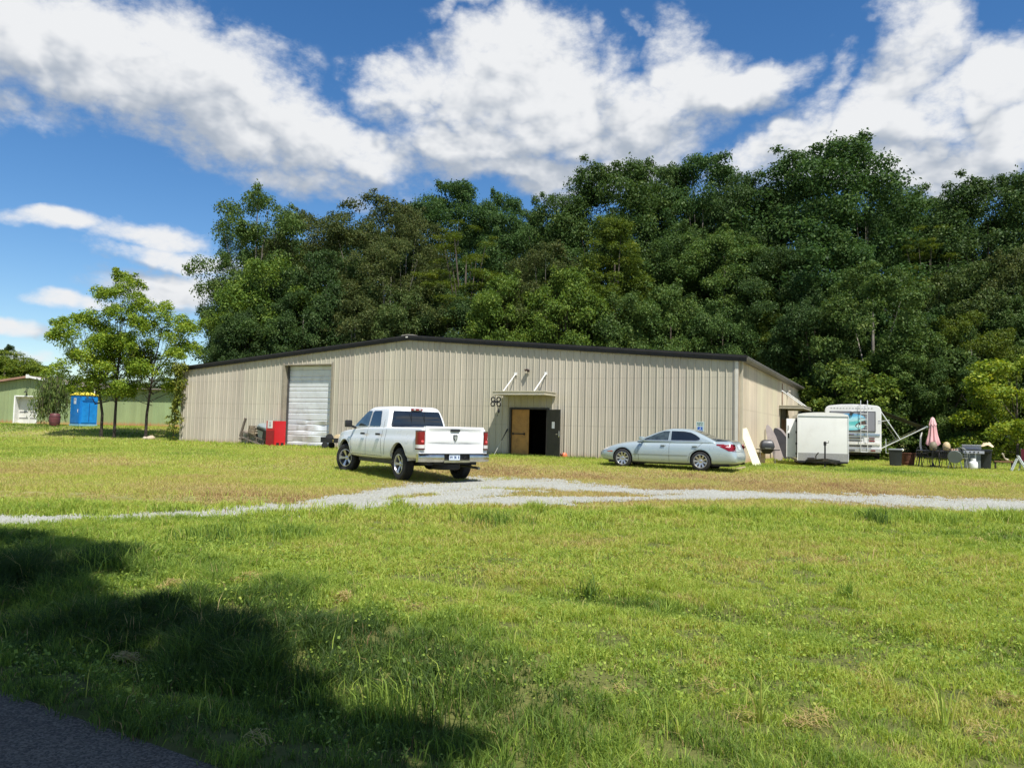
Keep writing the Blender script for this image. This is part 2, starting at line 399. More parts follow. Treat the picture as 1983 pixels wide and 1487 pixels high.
WOODP = mat('pale_timber', (.56, .47, .30), .75, var=.14, vs=5, bump=.3, bs=40)
WOODB = mat('brown_timber', (.20, .105, .05), .75, var=.3, vs=6, bump=.3, bs=40)
WOODG = mat('grey_timber', (.17, .14, .115), .85, var=.3, vs=6, bump=.4, bs=40)
RUST = mat('rusty_steel', (.14, .055, .03), .85, var=.4, vs=6, bump=.4, bs=30)

# ------------------------------------------------------------------ terrain
nA, nB, nC, nD = VN(1), VN(2), VN(3), VN(4)
def zgn(x, y):
    x = np.asarray(x, float); y = np.asarray(y, float)
    z = .10*sst(3, 14, y)+.22*sst(18, 31, y)
    z = z+.65*sst(41, 51, y)*(1-sst(-24, -14, x))
    # road edge line and the shallow ditch that follows it
    d = ((x+1.96)*.566+(y-3.82))/1.149          # distance from the road edge into the grass
    z = z-.10*np.exp(-((d-.95)/.45)**2)*sst(-14, -9, x)*sst(0, .3, d)
    z = z+.05*(fbm(nA, x*.5, y*.5, 3)-.5)*sst(.4, 1.4, d)*(1-sst(18, 30, y))
    # tyre rut across the lawn
    d2 = ((x-1.89)*.425+(y-6.18))/1.087
    z = z-.10*np.exp(-((d2)/.20)**2)*sst(-1.5, .2, x)
    return z
def zg(x, y): return float(zgn(x, y))
def droad(x, y): return ((x+1.96)*.566+(y-3.82))/1.149 + .16*(fbm(nB, x*1.6, y*1.6, 3)-.5)
def seg_d(x, y, pts):
    best = np.full(np.shape(x), 1e9)
    for (a, b) in zip(pts[:-1], pts[1:]):
        ax, ay, aw = a; bx, by, bw = b; dx, dy = bx-ax, by-ay
        t = np.clip(((x-ax)*dx+(y-ay)*dy)/(dx*dx+dy*dy), 0, 1)
        best = np.minimum(best, np.hypot(x-ax-t*dx, y-ay-t*dy)/(aw+(bw-aw)*t))
    return best
TRK = [[(-24, 2.6, .8), (-12, 7.6, .75), (-7, 10.4, .62), (-5, 11.35, .55), (-3.2, 12.9, .95), (-1.2, 14.1, .9), (.6, 15.0, .85), (2.6, 15.9, .5), (4.6, 16.8, .8)],
       [(-3.4, 13.6, .5), (-2.2, 16.0, .7), (-1.2, 18.1, 1.6), (-.2, 19.1, 2.1), (.9, 19.0, 1.9), (2.0, 18.4, 1.0), (3.2, 17.8, .45), (4.8, 18.0, .7)],
       [(-1.5, 14.4, .7), (-.3, 17.2, .7)],
       [(3.4, 17.6, 1.0), (6.6, 17.4, 1.5), (9.5, 16.4, 1.9), (12.5, 16.4, 1.8), (20, 17.5, 1.8), (34, 20, 1.8)]]
def gmask(x, y):
    d = np.minimum.reduce([seg_d(x, y, p) for p in TRK])
    n = fbm(nC, x*1.1, y*1.1, 3); n2 = fbm(nD, x*5, y*5, 3)
    m = 1.22-d+(n-.5)*.85+(n2-.5)*.95
    return m
# ground sheet
def axis(lo, hi, f0, f1, fine, grow):
    a = list(np.arange(f0, f1+1e-6, fine)); st = fine
    while a[-1] < hi: st *= grow; a.append(a[-1]+st)
    st = fine; b = []
    p = f0
    while p > lo: st *= grow; p -= st; b.append(p)
    return np.array(b[::-1]+a)
gx = axis(-700, 700, -9, 9, .18, 1.14); gy = axis(-120, 1100, 1, 16, .18, 1.11)
XX, YY = np.meshgrid(gx, gy); ZZ = zgn(XX, YY)
ZZ = np.where(droad(XX, YY) < -.02, -.045, ZZ)
nx, ny = len(gx), len(gy)
I = np.arange(nx*ny).reshape(ny, nx)
F = np.stack([I[:-1, :-1], I[:-1, 1:], I[1:, 1:], I[1:, :-1]], -1).reshape(-1, 4)
gm = bpy.data.materials.new('turf_soil'); gm.use_nodes = True; t = gm.node_tree; b = t.nodes['Principled BSDF']
tcn = t.nodes.new('ShaderNodeTexCoord'); oc = tcn.outputs['Object']
n1 = NOISE(t, oc, .35, 6, .6); n2 = NOISE(t, oc, 9, 6, .7)
cr = t.nodes.new('ShaderNodeValToRGB'); cr.color_ramp.elements[0].position = .3; cr.color_ramp.elements[0].color = (.060, .078, .022, 1); cr.color_ramp.elements[1].position = .7; cr.color_ramp.elements[1].color = (.18, .18, .06, 1)
t.links.new(M(t, 'ADD', M(t, 'MULTIPLY', n1, .55), M(t, 'MULTIPLY', n2, .45)), cr.inputs[0])
# nearer than the track the turf is green with dark soil; beyond it drier and paler
sz_ = t.nodes.new('ShaderNodeSeparateXYZ'); t.links.new(oc, sz_.inputs[0])
m2 = t.nodes.new('ShaderNodeMix'); m2.data_type = 'RGBA'; t.links.new(MR(t, M(t, 'ADD', sz_.outputs[1], M(t, 'MULTIPLY', n1, 4)), 13.5, 17, 0, 1), m2.inputs[0])
t.links.new(cr.outputs[0], m2.inputs[6])
cr2 = t.nodes.new('ShaderNodeValToRGB'); cr2.color_ramp.elements[0].position = .35; cr2.color_ramp.elements[0].color = (.19, .20, .06, 1); cr2.color_ramp.elements[1].position = .65; cr2.color_ramp.elements[1].color = (.36, .31, .13, 1)
t.links.new(M(t, 'ADD', M(t, 'MULTIPLY', n1, .6), M(t, 'MULTIPLY', n2, .4)), cr2.inputs[0]); t.links.new(cr2.outputs[0], m2.inputs[7])
t.links.new(m2.outputs[2], b.inputs['Base Color']); b.inputs['Roughness'].default_value = 1; b.inputs['Specular IOR Level'].default_value = .1
bn = t.nodes.new('ShaderNodeBump'); bn.inputs['Strength'].default_value = .8; bn.inputs['Distance'].default_value = .04; t.links.new(n2, bn.inputs['Height']); t.links.new(bn.outputs[0], b.inputs['Normal'])
g = link('ground', mesh_np('ground', np.stack([XX, YY, ZZ], -1).reshape(-1, 3), F), gm); tag(g, kind='structure')
g.data.polygons.foreach_set('use_smooth', [True]*len(F))
# asphalt lane in the near corner
rx = np.arange(-16, 8.01, .12); rv = np.arange(0, 1.001, .02)
V = []; 
for x in rx:
    ye = 3.82-(x+1.96)*.566
    for k in rv: V.append((x-.492*0, ye-k*7.0, 0))
V = np.array(V); V[:, 2] = .0+.012*(fbm(nA, V[:, 0]*2, V[:, 1]*2, 3)-.5)
nr, nv = len(rx), len(rv); I = np.arange(nr*nv).reshape(nr, nv)
F = np.stack([I[:-1, :-1], I[:-1, 1:], I[1:, 1:], I[1:, :-1]], -1).reshape(-1, 4)
keep = droad(V[:, 0], V[:, 1]) < .06
F = F[keep[F].all(1)][:, ::-1]
asph = bpy.data.materials.new('asphalt'); asph.use_nodes = True; t = asph.node_tree; b = t.nodes['Principled BSDF']
tcn = t.nodes.new('ShaderNodeTexCoord'); oc = tcn.outputs['Object']
vo = t.nodes.new('ShaderNodeTexVoronoi'); vo.inputs['Scale'].default_value = 105; t.links.new(oc, vo.inputs['Vector'])
n1 = NOISE(t, oc, 60, 6, .7); n2 = NOISE(t, oc, 1.5, 4, .6)
cr = t.nodes.new('ShaderNodeValToRGB'); cr.color_ramp.elements[0].position = .3; cr.color_ramp.elements[0].color = (.085, .070, .055, 1); cr.color_ramp.elements[1].position = .8; cr.color_ramp.elements[1].color = (.27, .225, .175, 1)
sc_ = t.nodes.new('ShaderNodeSeparateColor'); t.links.new(vo.outputs['Color'], sc_.inputs[0])
t.links.new(M(t, 'ADD', M(t, 'MULTIPLY', sc_.outputs[0], .55), M(t, 'MULTIPLY', n2, .45)), cr.inputs[0]); t.links.new(cr.outputs[0], b.inputs['Base Color']); b.inputs['Roughness'].default_value = .95
bn = t.nodes.new('ShaderNodeBump'); bn.inputs['Strength'].default_value = 1; bn.inputs['Distance'].default_value = .02
t.links.new(M(t, 'ADD', M(t, 'MULTIPLY', vo.outputs['Distance'], -.7), n1), bn.inputs['Height']); t.links.new(bn.outputs[0], b.inputs['Normal'])
tag(link('road', mesh_np('road', V, F), asph), kind='structure')
# gravel track: broken-edged sheet plus loose stones in the same mesh
gx2 = np.arange(-20, 30, .11); gy2 = np.arange(4, 22.5, .11)
X2, Y2 = np.meshgrid(gx2, gy2); m_ = gmask(X2, Y2)
Z2 = zgn(X2, Y2)+.014+.02*(fbm(nA, X2*4, Y2*4, 3)-.4)
I = np.arange(X2.size).reshape(X2.shape)
F = np.stack([I[:-1, :-1], I[:-1, 1:], I[1:, 1:], I[1:, :-1]], -1).reshape(-1, 4)
mk = (m_.ravel() > .36)[F].all(1)
V = np.stack([X2, Y2, Z2], -1).reshape(-1, 3); F = F[mk]
Ft = np.concatenate([F[:, [0, 1, 2]], F[:, [0, 2, 3]]])
rg = np.random.default_rng(3)
n = 900000; px = rg.uniform(-19, 26, n); py = rg.uniform(5, 22.3, n)
pr = np.clip((gmask(px, py)-.22)*1.6, 0, 1); ok = (rg.random(n) < pr) & (np.abs(px) < .75*py+1.5)
px, py = px[ok], py[ok]; n = len(px); s = rg.uniform(.010, .026, n)*np.where(rg.random(n) < .06, 1.6, 1)
pz = zgn(px, py)+.014
tv = np.array([[1, 0, -.2], [-.5, .87, -.2], [-.5, -.87, -.2], [.1, 0, .75]])
ang = rg.uniform(0, 2*pi, n); ca, sa = np.cos(ang), np.sin(ang)
q = tv[None]*s[:, None, None]*rg.uniform(.7, 1.3, (n, 4, 1))
SV = np.stack([q[..., 0]*ca[:, None]-q[..., 1]*sa[:, None]+px[:, None], q[..., 0]*sa[:, None]+q[..., 1]*ca[:, None]+py[:, None], q[..., 2]+pz[:, None]], -1).reshape(-1, 3)
bI = (np.arange(n)*4)[:, None, None]+len(V)
SF = (bI+np.array([[0, 1, 3], [1, 2, 3], [2, 0, 3]])[None]).reshape(-1, 3)
tone = np.concatenate([np.full(len(Ft), .45), np.repeat(rg.random(n), 3)])
grm = bpy.data.materials.new('crushed_stone'); grm.use_nodes = True; t = grm.node_tree; b = t.nodes['Principled BSDF']
at = t.nodes.new('ShaderNodeAttribute'); at.attribute_name = 'tone'; tcn = t.nodes.new('ShaderNodeTexCoord')
n1 = NOISE(t, tcn.outputs['Object'], 22, 5, .8); n2 = NOISE(t, tcn.outputs['Object'], .9, 4, .6)
cr = t.nodes.new('ShaderNodeValToRGB'); cr.color_ramp.elements[0].position = .15; cr.color_ramp.elements[0].color = (.20, .20, .165, 1); cr.color_ramp.elements[1].position = .85; cr.color_ramp.elements[1].color = (.40, .41, .375, 1)
t.links.new(M(t, 'ADD', M(t, 'MULTIPLY', at.outputs['Fac'], .45), M(t, 'ADD', M(t, 'MULTIPLY', n1, .35), M(t, 'MULTIPLY', n2, .25))), cr.inputs[0])
t.links.new(cr.outputs[0], b.inputs['Base Color']); b.inputs['Roughness'].default_value = .95
tag(link('gravel_drive', mesh_np('gravel_drive', np.concatenate([V, SV]), np.concatenate([Ft, SF]), attrs=[('tone', 'FACE', tone)]), grm), kind='structure')

# ------------------------------------------------------------------ ribbed steel wall
def ribwall(u0, u1, ztop, openings=(), zb=0.0, phase=.183, pitch=.3048, dep=.040, minor=.008):
    """sheet in local x (u), outward is -y. openings: (ua, ub, z_from, z_to)"""
    pr = [(-.033, 0), (-.0125, dep), (.0125, dep), (.033, 0), (.095, 0), (.105, minor), (.125, minor), (.135, 0), (.17, 0), (.18, minor), (.20, minor), (.21, 0)]
    if pitch != .3048: pr = [(a*pitch/.3048, b) for a, b in pr]
    us = {}
    k0 = int((u0-phase)/pitch)-1
    for k in range(k0, k0+int((u1-u0)/pitch)+4):
        for a, b in pr:
            u = phase+k*pitch+a
            if u0 < u < u1: us[round(u, 4)] = b
    for u in [u0, u1]+[o[0] for o in openings]+[o[1] for o in openings]+[ (u0+u1)/2 ]:
        us.setdefault(round(u, 4), 0.0)
    ks = sorted(us); mb = MB()
    for a, b in zip(ks[:-1], ks[1:]):
        mid = (a+b)/2; cuts = [(zb, None)]
        for (oa, ob, za, zc) in openings:
            if oa < mid < ob: cuts = ([(zb, za)] if za > zb else [])+[(zc, None)]
        for (c0, c1) in cuts:
            t0 = ztop(a) if c1 is None else c1; t1 = ztop(b) if c1 is None else c1
            mb.add([(a, -us[a], c0), (b, -us[b], c0), (b, -us[b], t1), (a, -us[a], t0)], [(0, 1, 2, 3)])
    return mb
TH = 0.4658
BLD = empty('metal_building', (-18.559, 42.910, .32), -TH, 'long beige ribbed metal building with dark roof trim, low gable to the lawn', 'building')
BW, BD = 30.48, 30.48
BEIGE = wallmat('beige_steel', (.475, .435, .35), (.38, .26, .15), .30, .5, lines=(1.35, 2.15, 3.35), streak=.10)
BEIGE_LIT = wallmat('sunlit_beige_steel', (.55, .485, .36), (.36, .22, .12), .35, .6, lines=(2.15, 3.4), streak=.12)  # paler, warmer copy of the beige: sunlight mixed into the side wall
TRIMD = mat('dark_bronze_trim', (.025, .022, .021), .45, .2, var=.2)
TRIMB = mat('beige_trim', (.50, .46, .35), .45, var=.06)
ROOFM = mat('weathered_galvalume', (.24, .24, .23), .45, .5, var=.2, vs=1.2, dirt=((.12, .09, .07), .5))
def zt(u): return 4.14+(15.24-abs(u-15.24))/12.0
RD = (7.53, 10.67, 0, 4.18); MD = (20.75, 22.53, 0, 2.06)
ribwall(0.0, BW, zt, [RD, MD]).build('wall', BEIGE, BLD, fix=False)
# right-hand side wall, its own sheet: local frame turned 90 degrees
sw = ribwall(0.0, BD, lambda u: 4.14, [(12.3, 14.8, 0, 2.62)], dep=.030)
o = sw.build('wall', BEIGE_LIT, BLD, fix=False); o.location = (BW, 0, 0); o.rotation_euler = (0, 0, pi/2); tag(o, 'right-hand side wall, beige with its sunlight put into a paler colour')
o = ribwall(0.0, BD, lambda u: 4.14).build('wall', BEIGE, BLD, fix=False); o.location = (0, BD, 0); o.rotation_euler = (0, 0, -pi/2); tag(o, 'far side wall behind the trees')
o = ribwall(0.0, BW, zt).build('wall', BEIGE, BLD, fix=False); o.location = (BW, BD, 0); o.rotation_euler = (0, 0, pi); tag(o, 'back gable wall')
# roof: two ribbed slopes, ridge cap
mb = MB(); sl = math.atan(1/12); ln = 15.24/cos(sl)+.32
for sgn in (-1, 1):
    T = Matrix.Translation((15.24, -.12, 5.44)) @ Matrix.Rotation(0 if sgn > 0 else pi, 4, 'Z') @ Matrix.Rotation(sl, 4, 'Y')
    y0, y1 = (0, BD+.24) if sgn > 0 else (-(BD+.24), 0)
    mb.box((0, y0, -.05), (ln, y1, 0), T)
    k = 0
    yy = y0+.15
    while yy < y1: mb.prism([(yy-.035, 0), (yy-.012, .035), (yy+.012, .035), (yy+.035, 0)], 0.0, ln, T, ax='x'); yy += .6096
mb.build('roof', ROOFM, BLD)
mb = MB()
for sgn in (-1, 1):
    T = Matrix.Translation((15.24, -.145, 5.50)) @ Matrix.Rotation(0 if sgn > 0 else pi, 4, 'Z') @ Matrix.Rotation(sl, 4, 'Y')
    mb.box((-.02, 0 if sgn > 0 else -(BD+.28), -.02), (.35, (BD+.28) if sgn > 0 else 0, .012), T)
mb.build('ridge_cap', mat('pale_flashing', (.45, .42, .35), .6, .2, dirt=((.2, .09, .04), .7)), BLD)
# sculptured rake trim along the front gable (dark, stepped)
mb = MB()
for sgn in (-1, 1):
    T = Matrix.Translation((15.24, 0, 5.44)) @ Matrix.Rotation(0 if sgn > 0 else pi, 4, 'Z') @ Matrix.Rotation(sl, 4, 'Y')
    f = 1 if sgn > 0 else -1
    ln2 = 15.24/cos(sl)+.36
    mb.box((0, -.20*f, -.075), (ln2, -.125*f, .015), T); mb.box((0, -.165*f, -.155), (ln2, -.10*f, -.075), T); mb.box((0, -.13*f, -.20), (ln2, -.02*f, -.155), T)
    mb.box((0, -.125*f, -.02), (ln2, .1*f, .04), T)
mb.build('rake_trim', TRIMD, BLD, bevel=.008)
# eave gutters
for x, f, nm in ((BW, 1, 'gutter'), (0, -1, 'gutter')):
    mb = MB(); mb.prism([(x+.02*f, 4.02), (x+.02*f, 4.19), (x+.30*f, 4.19), (x+.33*f, 4.15), (x+.31*f, 4.06), (x+.22*f, 4.01)], -.10, BD+.1)
    mb.build(nm, mat('grey_bronze_gutter', (.16, .15, .13), .5, .3, var=.15), BLD)
# corner trims, one painted shadow strip, and downspouts
def strip(a, b, name, m, bev=.006): return MB().box(a, b).build(name, m, BLD, bevel=bev)
strip((BW-.10, -.052, 0), (BW+.036, -.040, 4.12), 'corner_trim', mat('white_trim', (.60, .57, .50), .45, var=.05)); strip((BW-.185, -.018, 0), (BW-.10, -.002, 4.12), 'corner_trim', mat('trim_shadow_grey', (.30, .29, .27), .45, var=.05))  # the grey strip is no trim: it paints the shadow beside the white one
strip((BW+.036, -.050, 0), (BW+.050, .14, 4.10), 'corner_trim', mat('tan_trim', (.40, .31, .21), .5, var=.1))
strip((-.036, -.050, 0), (.14, -.036, 4.12), 'corner_trim', TRIMB)
strip((BW+.05, .20, 0), (BW+.15, .30, 4.05), 'downspout', TRIMB)
strip((BW+.05, BD-.25, 0), (BW+.17, BD-.11, 4.05), 'downspout', mat('brown_downspout', (.20, .10, .06), .6))
# roll-up door, recessed in a framed opening
door = mat('rolled_steel_white', (.66, .69, .70), .35, .1, var=.06, vs=1.2, bump=.25, bs=3, dirt=((.35, .33, .30), .35))
mb = MB(); dz = 4.12; k = 0; z = 0.03; u0, u1 = 7.53, 10.67; hs = [.40, .22]
rngd = np.random.default_rng(5)
xs = np.linspace(u0, u1, 41)
zs = []; zz = .02; i = 0
while zz < dz:
    h = .34 if i % 2 else .22
    zs += [(zz, 0), (zz+.03, .022), (zz+h-.045, .026), (zz+h-.015, .004)]; zz += h; i += 1
def dent(x, z):
    d = 0
    for (cx_, cz_, r_, a_) in ((8.6, .95, .35, .10), (9.9, 1.05, .28, .12), (9.2, .55, .4, -.07), (8.3, .35, .3, .08), (10.1, .40, .35, .06), (9.0, 1.25, .25, .05)):
        d += a_*math.exp(-(((x-cx_)/r_)**2+((z-cz_)/(r_*.45))**2))
    return d
vs = [(x, .30-b+dent(x, z_), z_) for (z_, b) in zs for x in xs]; nn = len(xs)
fs = [(r*nn+c, r*nn+c+1, (r+1)*nn+c+1, (r+1)*nn+c) for r in range(len(zs)-1) for c in range(nn-1)]
rdo = empty('rolling_door', (0, 0, 0)); rdo.parent = BLD
MB().add(vs, fs).build('door_curtain', door, rdo, smooth=25)
JB = mat('dark_jamb', (.11, .095, .08), .6, .2, var=.15)
mb = MB(); mb.box((u0-.02, -.045, 0), (u0+.03, .34, 4.2)); mb.box((u1-.03, -.045, 0), (u1+.02, .34, 4.2)); mb.box((u0-.02, -.047, 4.15), (u1+.02, .34, 4.21))
mb.box((u0-.10, -.052, 0), (u0-.02, -.036, 4.28)); mb.box((u1+.02, -.052, 0), (u1+.10, -.036, 4.28)); mb.build('door_jamb', mat('beige_jamb', (.28, .25, .19), .5), rdo, bevel=.005)
mb = MB(); mb.box((u1-.17, .20, 0), (u1-.03, .28, 4.15)); mb.box((u0+.03, .20, 0), (u0+.12, .28, 4.15)); mb.build('door_track', mat('grey_track', (.10, .10, .10), .5, .5), rdo)
MB().box((u0+.1, .20, .02), (u1-.1, .27, .10)).build('bottom_bar', GALV, rdo, bevel=.01)
# interior box behind the open leaf so the doorway reads as a dark room
INT = mat('dark_room', (.06, .055, .05), .9)
mb = MB(); mb.box((20.2, .12, -.02), (23.2, .13, 2.06)) if False else None
mb.add([(19.5, 5.0, 0), (24.5, 5.0, 0), (24.5, 5.0, 3), (19.5, 5.0, 3), (19.5, .06, 0), (24.5, .06, 0), (24.5, .06, 3), (19.5, .06, 3)], [(0, 1, 2, 3), (4, 0, 3, 7), (1, 5, 6, 2), (3, 2, 6, 7), (0, 1, 5, 4)])
mb.build('room', INT, BLD, fix=False)
# double entrance doors
de = empty('entrance_door', (0, 0, 0)); de.parent = BLD
DOORD = mat('dark_green_black_door', (.022, .022, .018), .45, var=.2)
DOORT = mat('tan_door', (.40, .20, .045), .55, var=.15, vs=2, dirt=((.16, .08, .02), .5))
mb = MB(); mb.box((20.70, -.055, 0), (20.79, .12, 2.10)); mb.box((22.49, -.055, 0), (22.58, .12, 2.10)); mb.box((20.79, -.053, 2.02), (22.49, .12, 2.10)); mb.build('door_frame', mat('brown_black_frame', (.03, .025, .02), .5), de, bevel=.004)
lf = MB().box((20.80, .02, .02), (21.63, .065, 2.01)).build('door_leaf', DOORT, de, bevel=.004); tag(lf, 'tan inside face of the left door')
mb = MB(); mb.box((20.86, -.03, .93), (21.45, .0, .965)); mb.box((20.86, -.03, .90), (20.90, .02, 1.0)); mb.box((21.41, -.03, .90), (21.45, .02, 1.0)); mb.build('push_bar', DARKMETAL, lf)
al = R(30)
rl = MB().box((0, -.022, .02), (.88, .022, 2.02)).build('door_leaf', DOORD, de, bevel=.004); rl.location = (22.56, -.06, 0); rl.rotation_euler = (0, 0, -al); tag(rl, 'dark door standing open with a white notice')
MB().box((.34, -.030, 1.22), (.52, -.023, 1.50)).build('paper_notice', mat('paper', (.70, .72, .74), .8), rl)
mb = MB(); mb.bar((.80, -.022, .98), (.80, -.08, .98), .02); mb.box((.72, -.095, .97), (.84, -.08, .99)); mb.tube([(.86, -.05, .86), (.90, -.06, .9), (.90, -.06, 1.10), (.86, -.05, 1.13)], .018); mb.build('handle', CHROME, rl)
# canopy over the entrance
def canopy(parent, T, w, name_lab, chan=TRIMB, dep=1.2):
    c = empty('canopy', (0, 0, 0)); c.parent = parent; c.matrix_local = T; tag(c, name_lab)
    mb = MB()
    mb.box((0, -dep, 0), (w, -dep+.05, .16)); mb.box((0, -dep+.05, 0), (.05, .002, .16)); mb.box((w-.05, -dep+.05, 0), (w, .002, .16))
    mb.box((-.012, -dep-.03, .125), (w+.012, -dep, .165)); mb.box((-.012, -dep-.03, -.005), (w+.012, -dep, .045))
    mb.box((-.03, -dep-.012, .125), (0, -.04, .165)); mb.box((w, -dep-.012, .125), (w+.03, -.04, .165)); mb.box((w, -dep-.012, -.005), (w+.03, -.04, .045)); mb.box((-.03, -dep-.012, -.005), (0, -.04, .045))
    mb.build('fascia', chan, c, bevel=.004)
    mb = MB(); mb.box((.05, -dep+.05, .05), (w-.05, .004, .07));     mb.build('soffit', mat('canopy_deck', (.30, .29, .21), .6), c)
    for x in (w*.20, w*.80):
        mb = MB(); mb.tube([(x-.02, -dep+.08, .15), (x+.02, -.04, .98)], .026, 8); mb.box((x-.05, -.06, .92), (x+.09, -.035, 1.04)); mb.build('brace', mat('white_pipe', (.74, .74, .70), .4), c)
    return c
canopy(BLD, Matrix.Translation((20.46, 0, 2.60)), 2.42, 'flat beige canopy over the double door')
canopy(BLD, Matrix.Translation((BW, 11.63, 2.55)) @ Matrix.Rotation(pi/2, 4, 'Z'), 3.9, 'flat canopy over the side doorway')
# lamps, cable
def wall_lamp(loc, rz=0, m=BLACK):
    w = empty('wall_lamp', loc, rz); w.parent = BLD
    mb = MB(); mb.lathe([(.05, 0), (.05, .04)], 12, TR(0, -.04, 0, rx=pi/2)); mb.tube([(0, -.05, 0), (0, -.12, .03)], .02); mb.build('bracket', m, w)
    for s in (-1, 1):
        mb = MB(); T = TR(.07*s, -.14, .0, rx=R(60), ry=R(28)*s)
        mb.lathe([(.015, .03), (.035, .02), (.055, -.06), (.062, -.11), (.055, -.105)], 12, T); mb.build('lamp_head', m, w, smooth=40)
    MB().box((-.055, -.16, -.16), (.035, -.06, -.06)).build('sensor', mat('tan_plastic', (.45, .40, .30), .5), w, bevel=.01)
wall_lamp((21.55, -.035, 3.74), 0, mat('rusty_brown_metal', (.05, .03, .025), .6))
wall_lamp((BW+.035, 14.9, 3.62), pi/2, mat('pale_lamp_metal', (.5, .46, .38), .5))
# side door leaf standing half open, brown
sdl = empty('side_door', (BW, 12.3, 0), pi/2); sdl.parent = BLD
lf = MB().box((0, .02, 0), (2.50, .07, 2.02)).build('door_leaf', mat('brown_door', (.22, .10, .04), .6, var=.25, vs=2.5), sdl, bevel=.004)
mb = MB(); mb.box((.1, -.02, .98), (1.1, .02, 1.02)); mb.build('push_bar', DARKMETAL, lf)
mb = MB(); mb.box((-.05, -.05, 0), (0, .36, 2.62)); mb.box((2.5, -.05, 0), (2.55, .36, 2.62)); mb.box((-.05, -.05, 2.62), (2.55, .36, 2.67)); mb.build('door_frame', mat('dark_tan_jamb', (.10, .085, .06), .6), sdl)
MB().box((0, .03, 2.02), (2.5, .36, 2.62)).build('canopy_shadow_panel', mat('canopy_shadow_grey', (.13, .125, .10), .6), sdl)  # dark panel stands in for the canopy's shadow above the side door
MB().box((12.62, 0, 0), (12.63, .01, .01))
# electrical conduit and rusty mark plate on the side wall
mb = MB(); mb.tube([(BW+.06, 12.6, 3.9), (BW+.06, 12.6, 2.75)], .018); mb.build('conduit', mat('rusty_conduit', (.25, .12, .06), .7), BLD)
mb = MB(); mb.box((15.18, -.215, 5.34), (15.30, -.205, 5.40)); mb.build('ridge_fitting', mat('white_fitting', (.7, .68, .62), .5), BLD)

# ------------------------------------------------------------------ green shed far left
GREEN = wallmat('green_steel', (.27, .34, .17), (.45, .20, .08), .40, .9, streak=.14)
SH = empty('green_shed', (-37.6, 54.0, .93), 0, 'pale green ribbed metal shed with white door and low roof, far left', 'shed')
GW = 6.9; zt2 = lambda u: 2.68+(GW/2-abs(u-GW/2))*.19
ribwall(0, GW, zt2, [(2.42, 4.02, 0, 1.98)], pitch=.25, dep=.025).build('wall', GREEN, SH, fix=False)
wg = ribwall(0, 13.2, lambda u: 2.68, pitch=.25, dep=.025).build('wall', GREEN, SH, fix=False); wg.location = (GW, 1.8, .04); wg.rotation_euler = (0, 0, R(-6)); tag(wg, 'long side wall with a rust-red foot')
sx_ = ribwall(0, 1.8, lambda u: 2.52, pitch=.25, dep=.025).build('wall', GREEN, SH, fix=False); sx_.location = (GW, 0, 0); sx_.rotation_euler = (0, 0, pi/2)
mb = MB()
for s in (-1, 1):
    T = Matrix.Translation((GW/2, -.30, 3.42)) @ Matrix.Rotation(0 if s > 0 else pi, 4, 'Z') @ Matrix.Rotation(math.atan(.175), 4, 'Y')
    mb.box((0, 0 if s > 0 else -9, -.03), (GW/2+.35, 9 if s > 0 else 0, .03), T)
mb.build('roof', mat('rusted_shed_roof', (.30, .24, .20), .7, .2, var=.25, dirt=((.25, .10, .05), .8)), SH)
for s in (-1, 1):
    T = Matrix.Translation((GW/2, -.34, 3.42)) @ Matrix.Rotation(0 if s > 0 else pi, 4, 'Z') @ Matrix.Rotation(math.atan(.175), 4, 'Y')
    f = s
    MB().box((.02, -.03*f, -.09), (GW/2+.38, .03*f, .05), T).build('rake_trim', mat('white_fascia', (.72, .72, .70), .5) if s > 0 else mat('brown_fascia', (.28, .16, .11), .6), SH)
MB().box((GW/2-.12, -.40, 3.28), (GW/2+.10, -.33, 3.54)).build('gable_vent', mat('white_vent', (.7, .7, .68), .5), SH, bevel=.01)
wr = MB().box((-.2, -.45, 2.70), (13.4, 5, 2.78)).build('roof', mat('weathered_shed_roof', (.33, .30, .27), .7, .2, var=.2, dirt=((.25, .12, .07), .8)), SH); wr.location = (GW, 1.8, .04); wr.rotation_euler = (0, 0, R(-6)); tag(wr, 'pale low roof edge over the long side')
sdo = empty('shed_door', (2.42, 0, 0)); sdo.parent = SH
WSD = mat('white_shed_door', (.66, .66, .62), .5, var=.08, dirt=((.45, .38, .28), .4))
mb = MB(); mb.box((0, .45, 0), (1.6, .50, 1.98)); 
for zz in (.42, .84, 1.26, 1.68): mb.box((.05, .436, zz-.02), (1.55, .449, zz+.02))
mb.box((.76, .43, 0), (.84, .449, 1.98)); mb.build('door_leaf', WSD, sdo, bevel=.005)
mb = MB()
for zz in (.43, .86): mb.box((.10, .425, zz+.02), (.72, .435, zz+.07)); mb.box((.88, .425, zz+.02), (1.45, .435, zz+.07))
mb.build('door_seam', mat('grey_seam', (.12, .12, .12), .6), sdo)
mb = MB(); mb.box((-.04, -.04, 0), (.05, .45, 2.0)); mb.box((1.55, -.04, 0), (1.64, .45, 2.0)); mb.box((-.04, -.04, 1.98), (1.64, .45, 2.06)); mb.build('door_frame', mat('white_door_frame', (.78, .78, .76), .5), sdo)
mb = MB(); mb.tube([(1.75+2.42-.9, -.02, 2.45), (3.27, -.16, 2.48), (3.27, -.20, 2.36)], .025); mb.lathe([(.03, .06), (.11, .0), (.12, -.03)], 14, TR(3.27, -.20, 2.30)); mb.build('wall_lamp', BLACK, SH)
mb = MB(); mb.box((3.20, -.05, 2.06), (3.30, -.02, 2.2)); mb.build('junction_box', BLACK, SH)
MB().box((.03, .3, -.05), (GW-.03, 6, 2.05)).build('room', INT, SH) if False else None

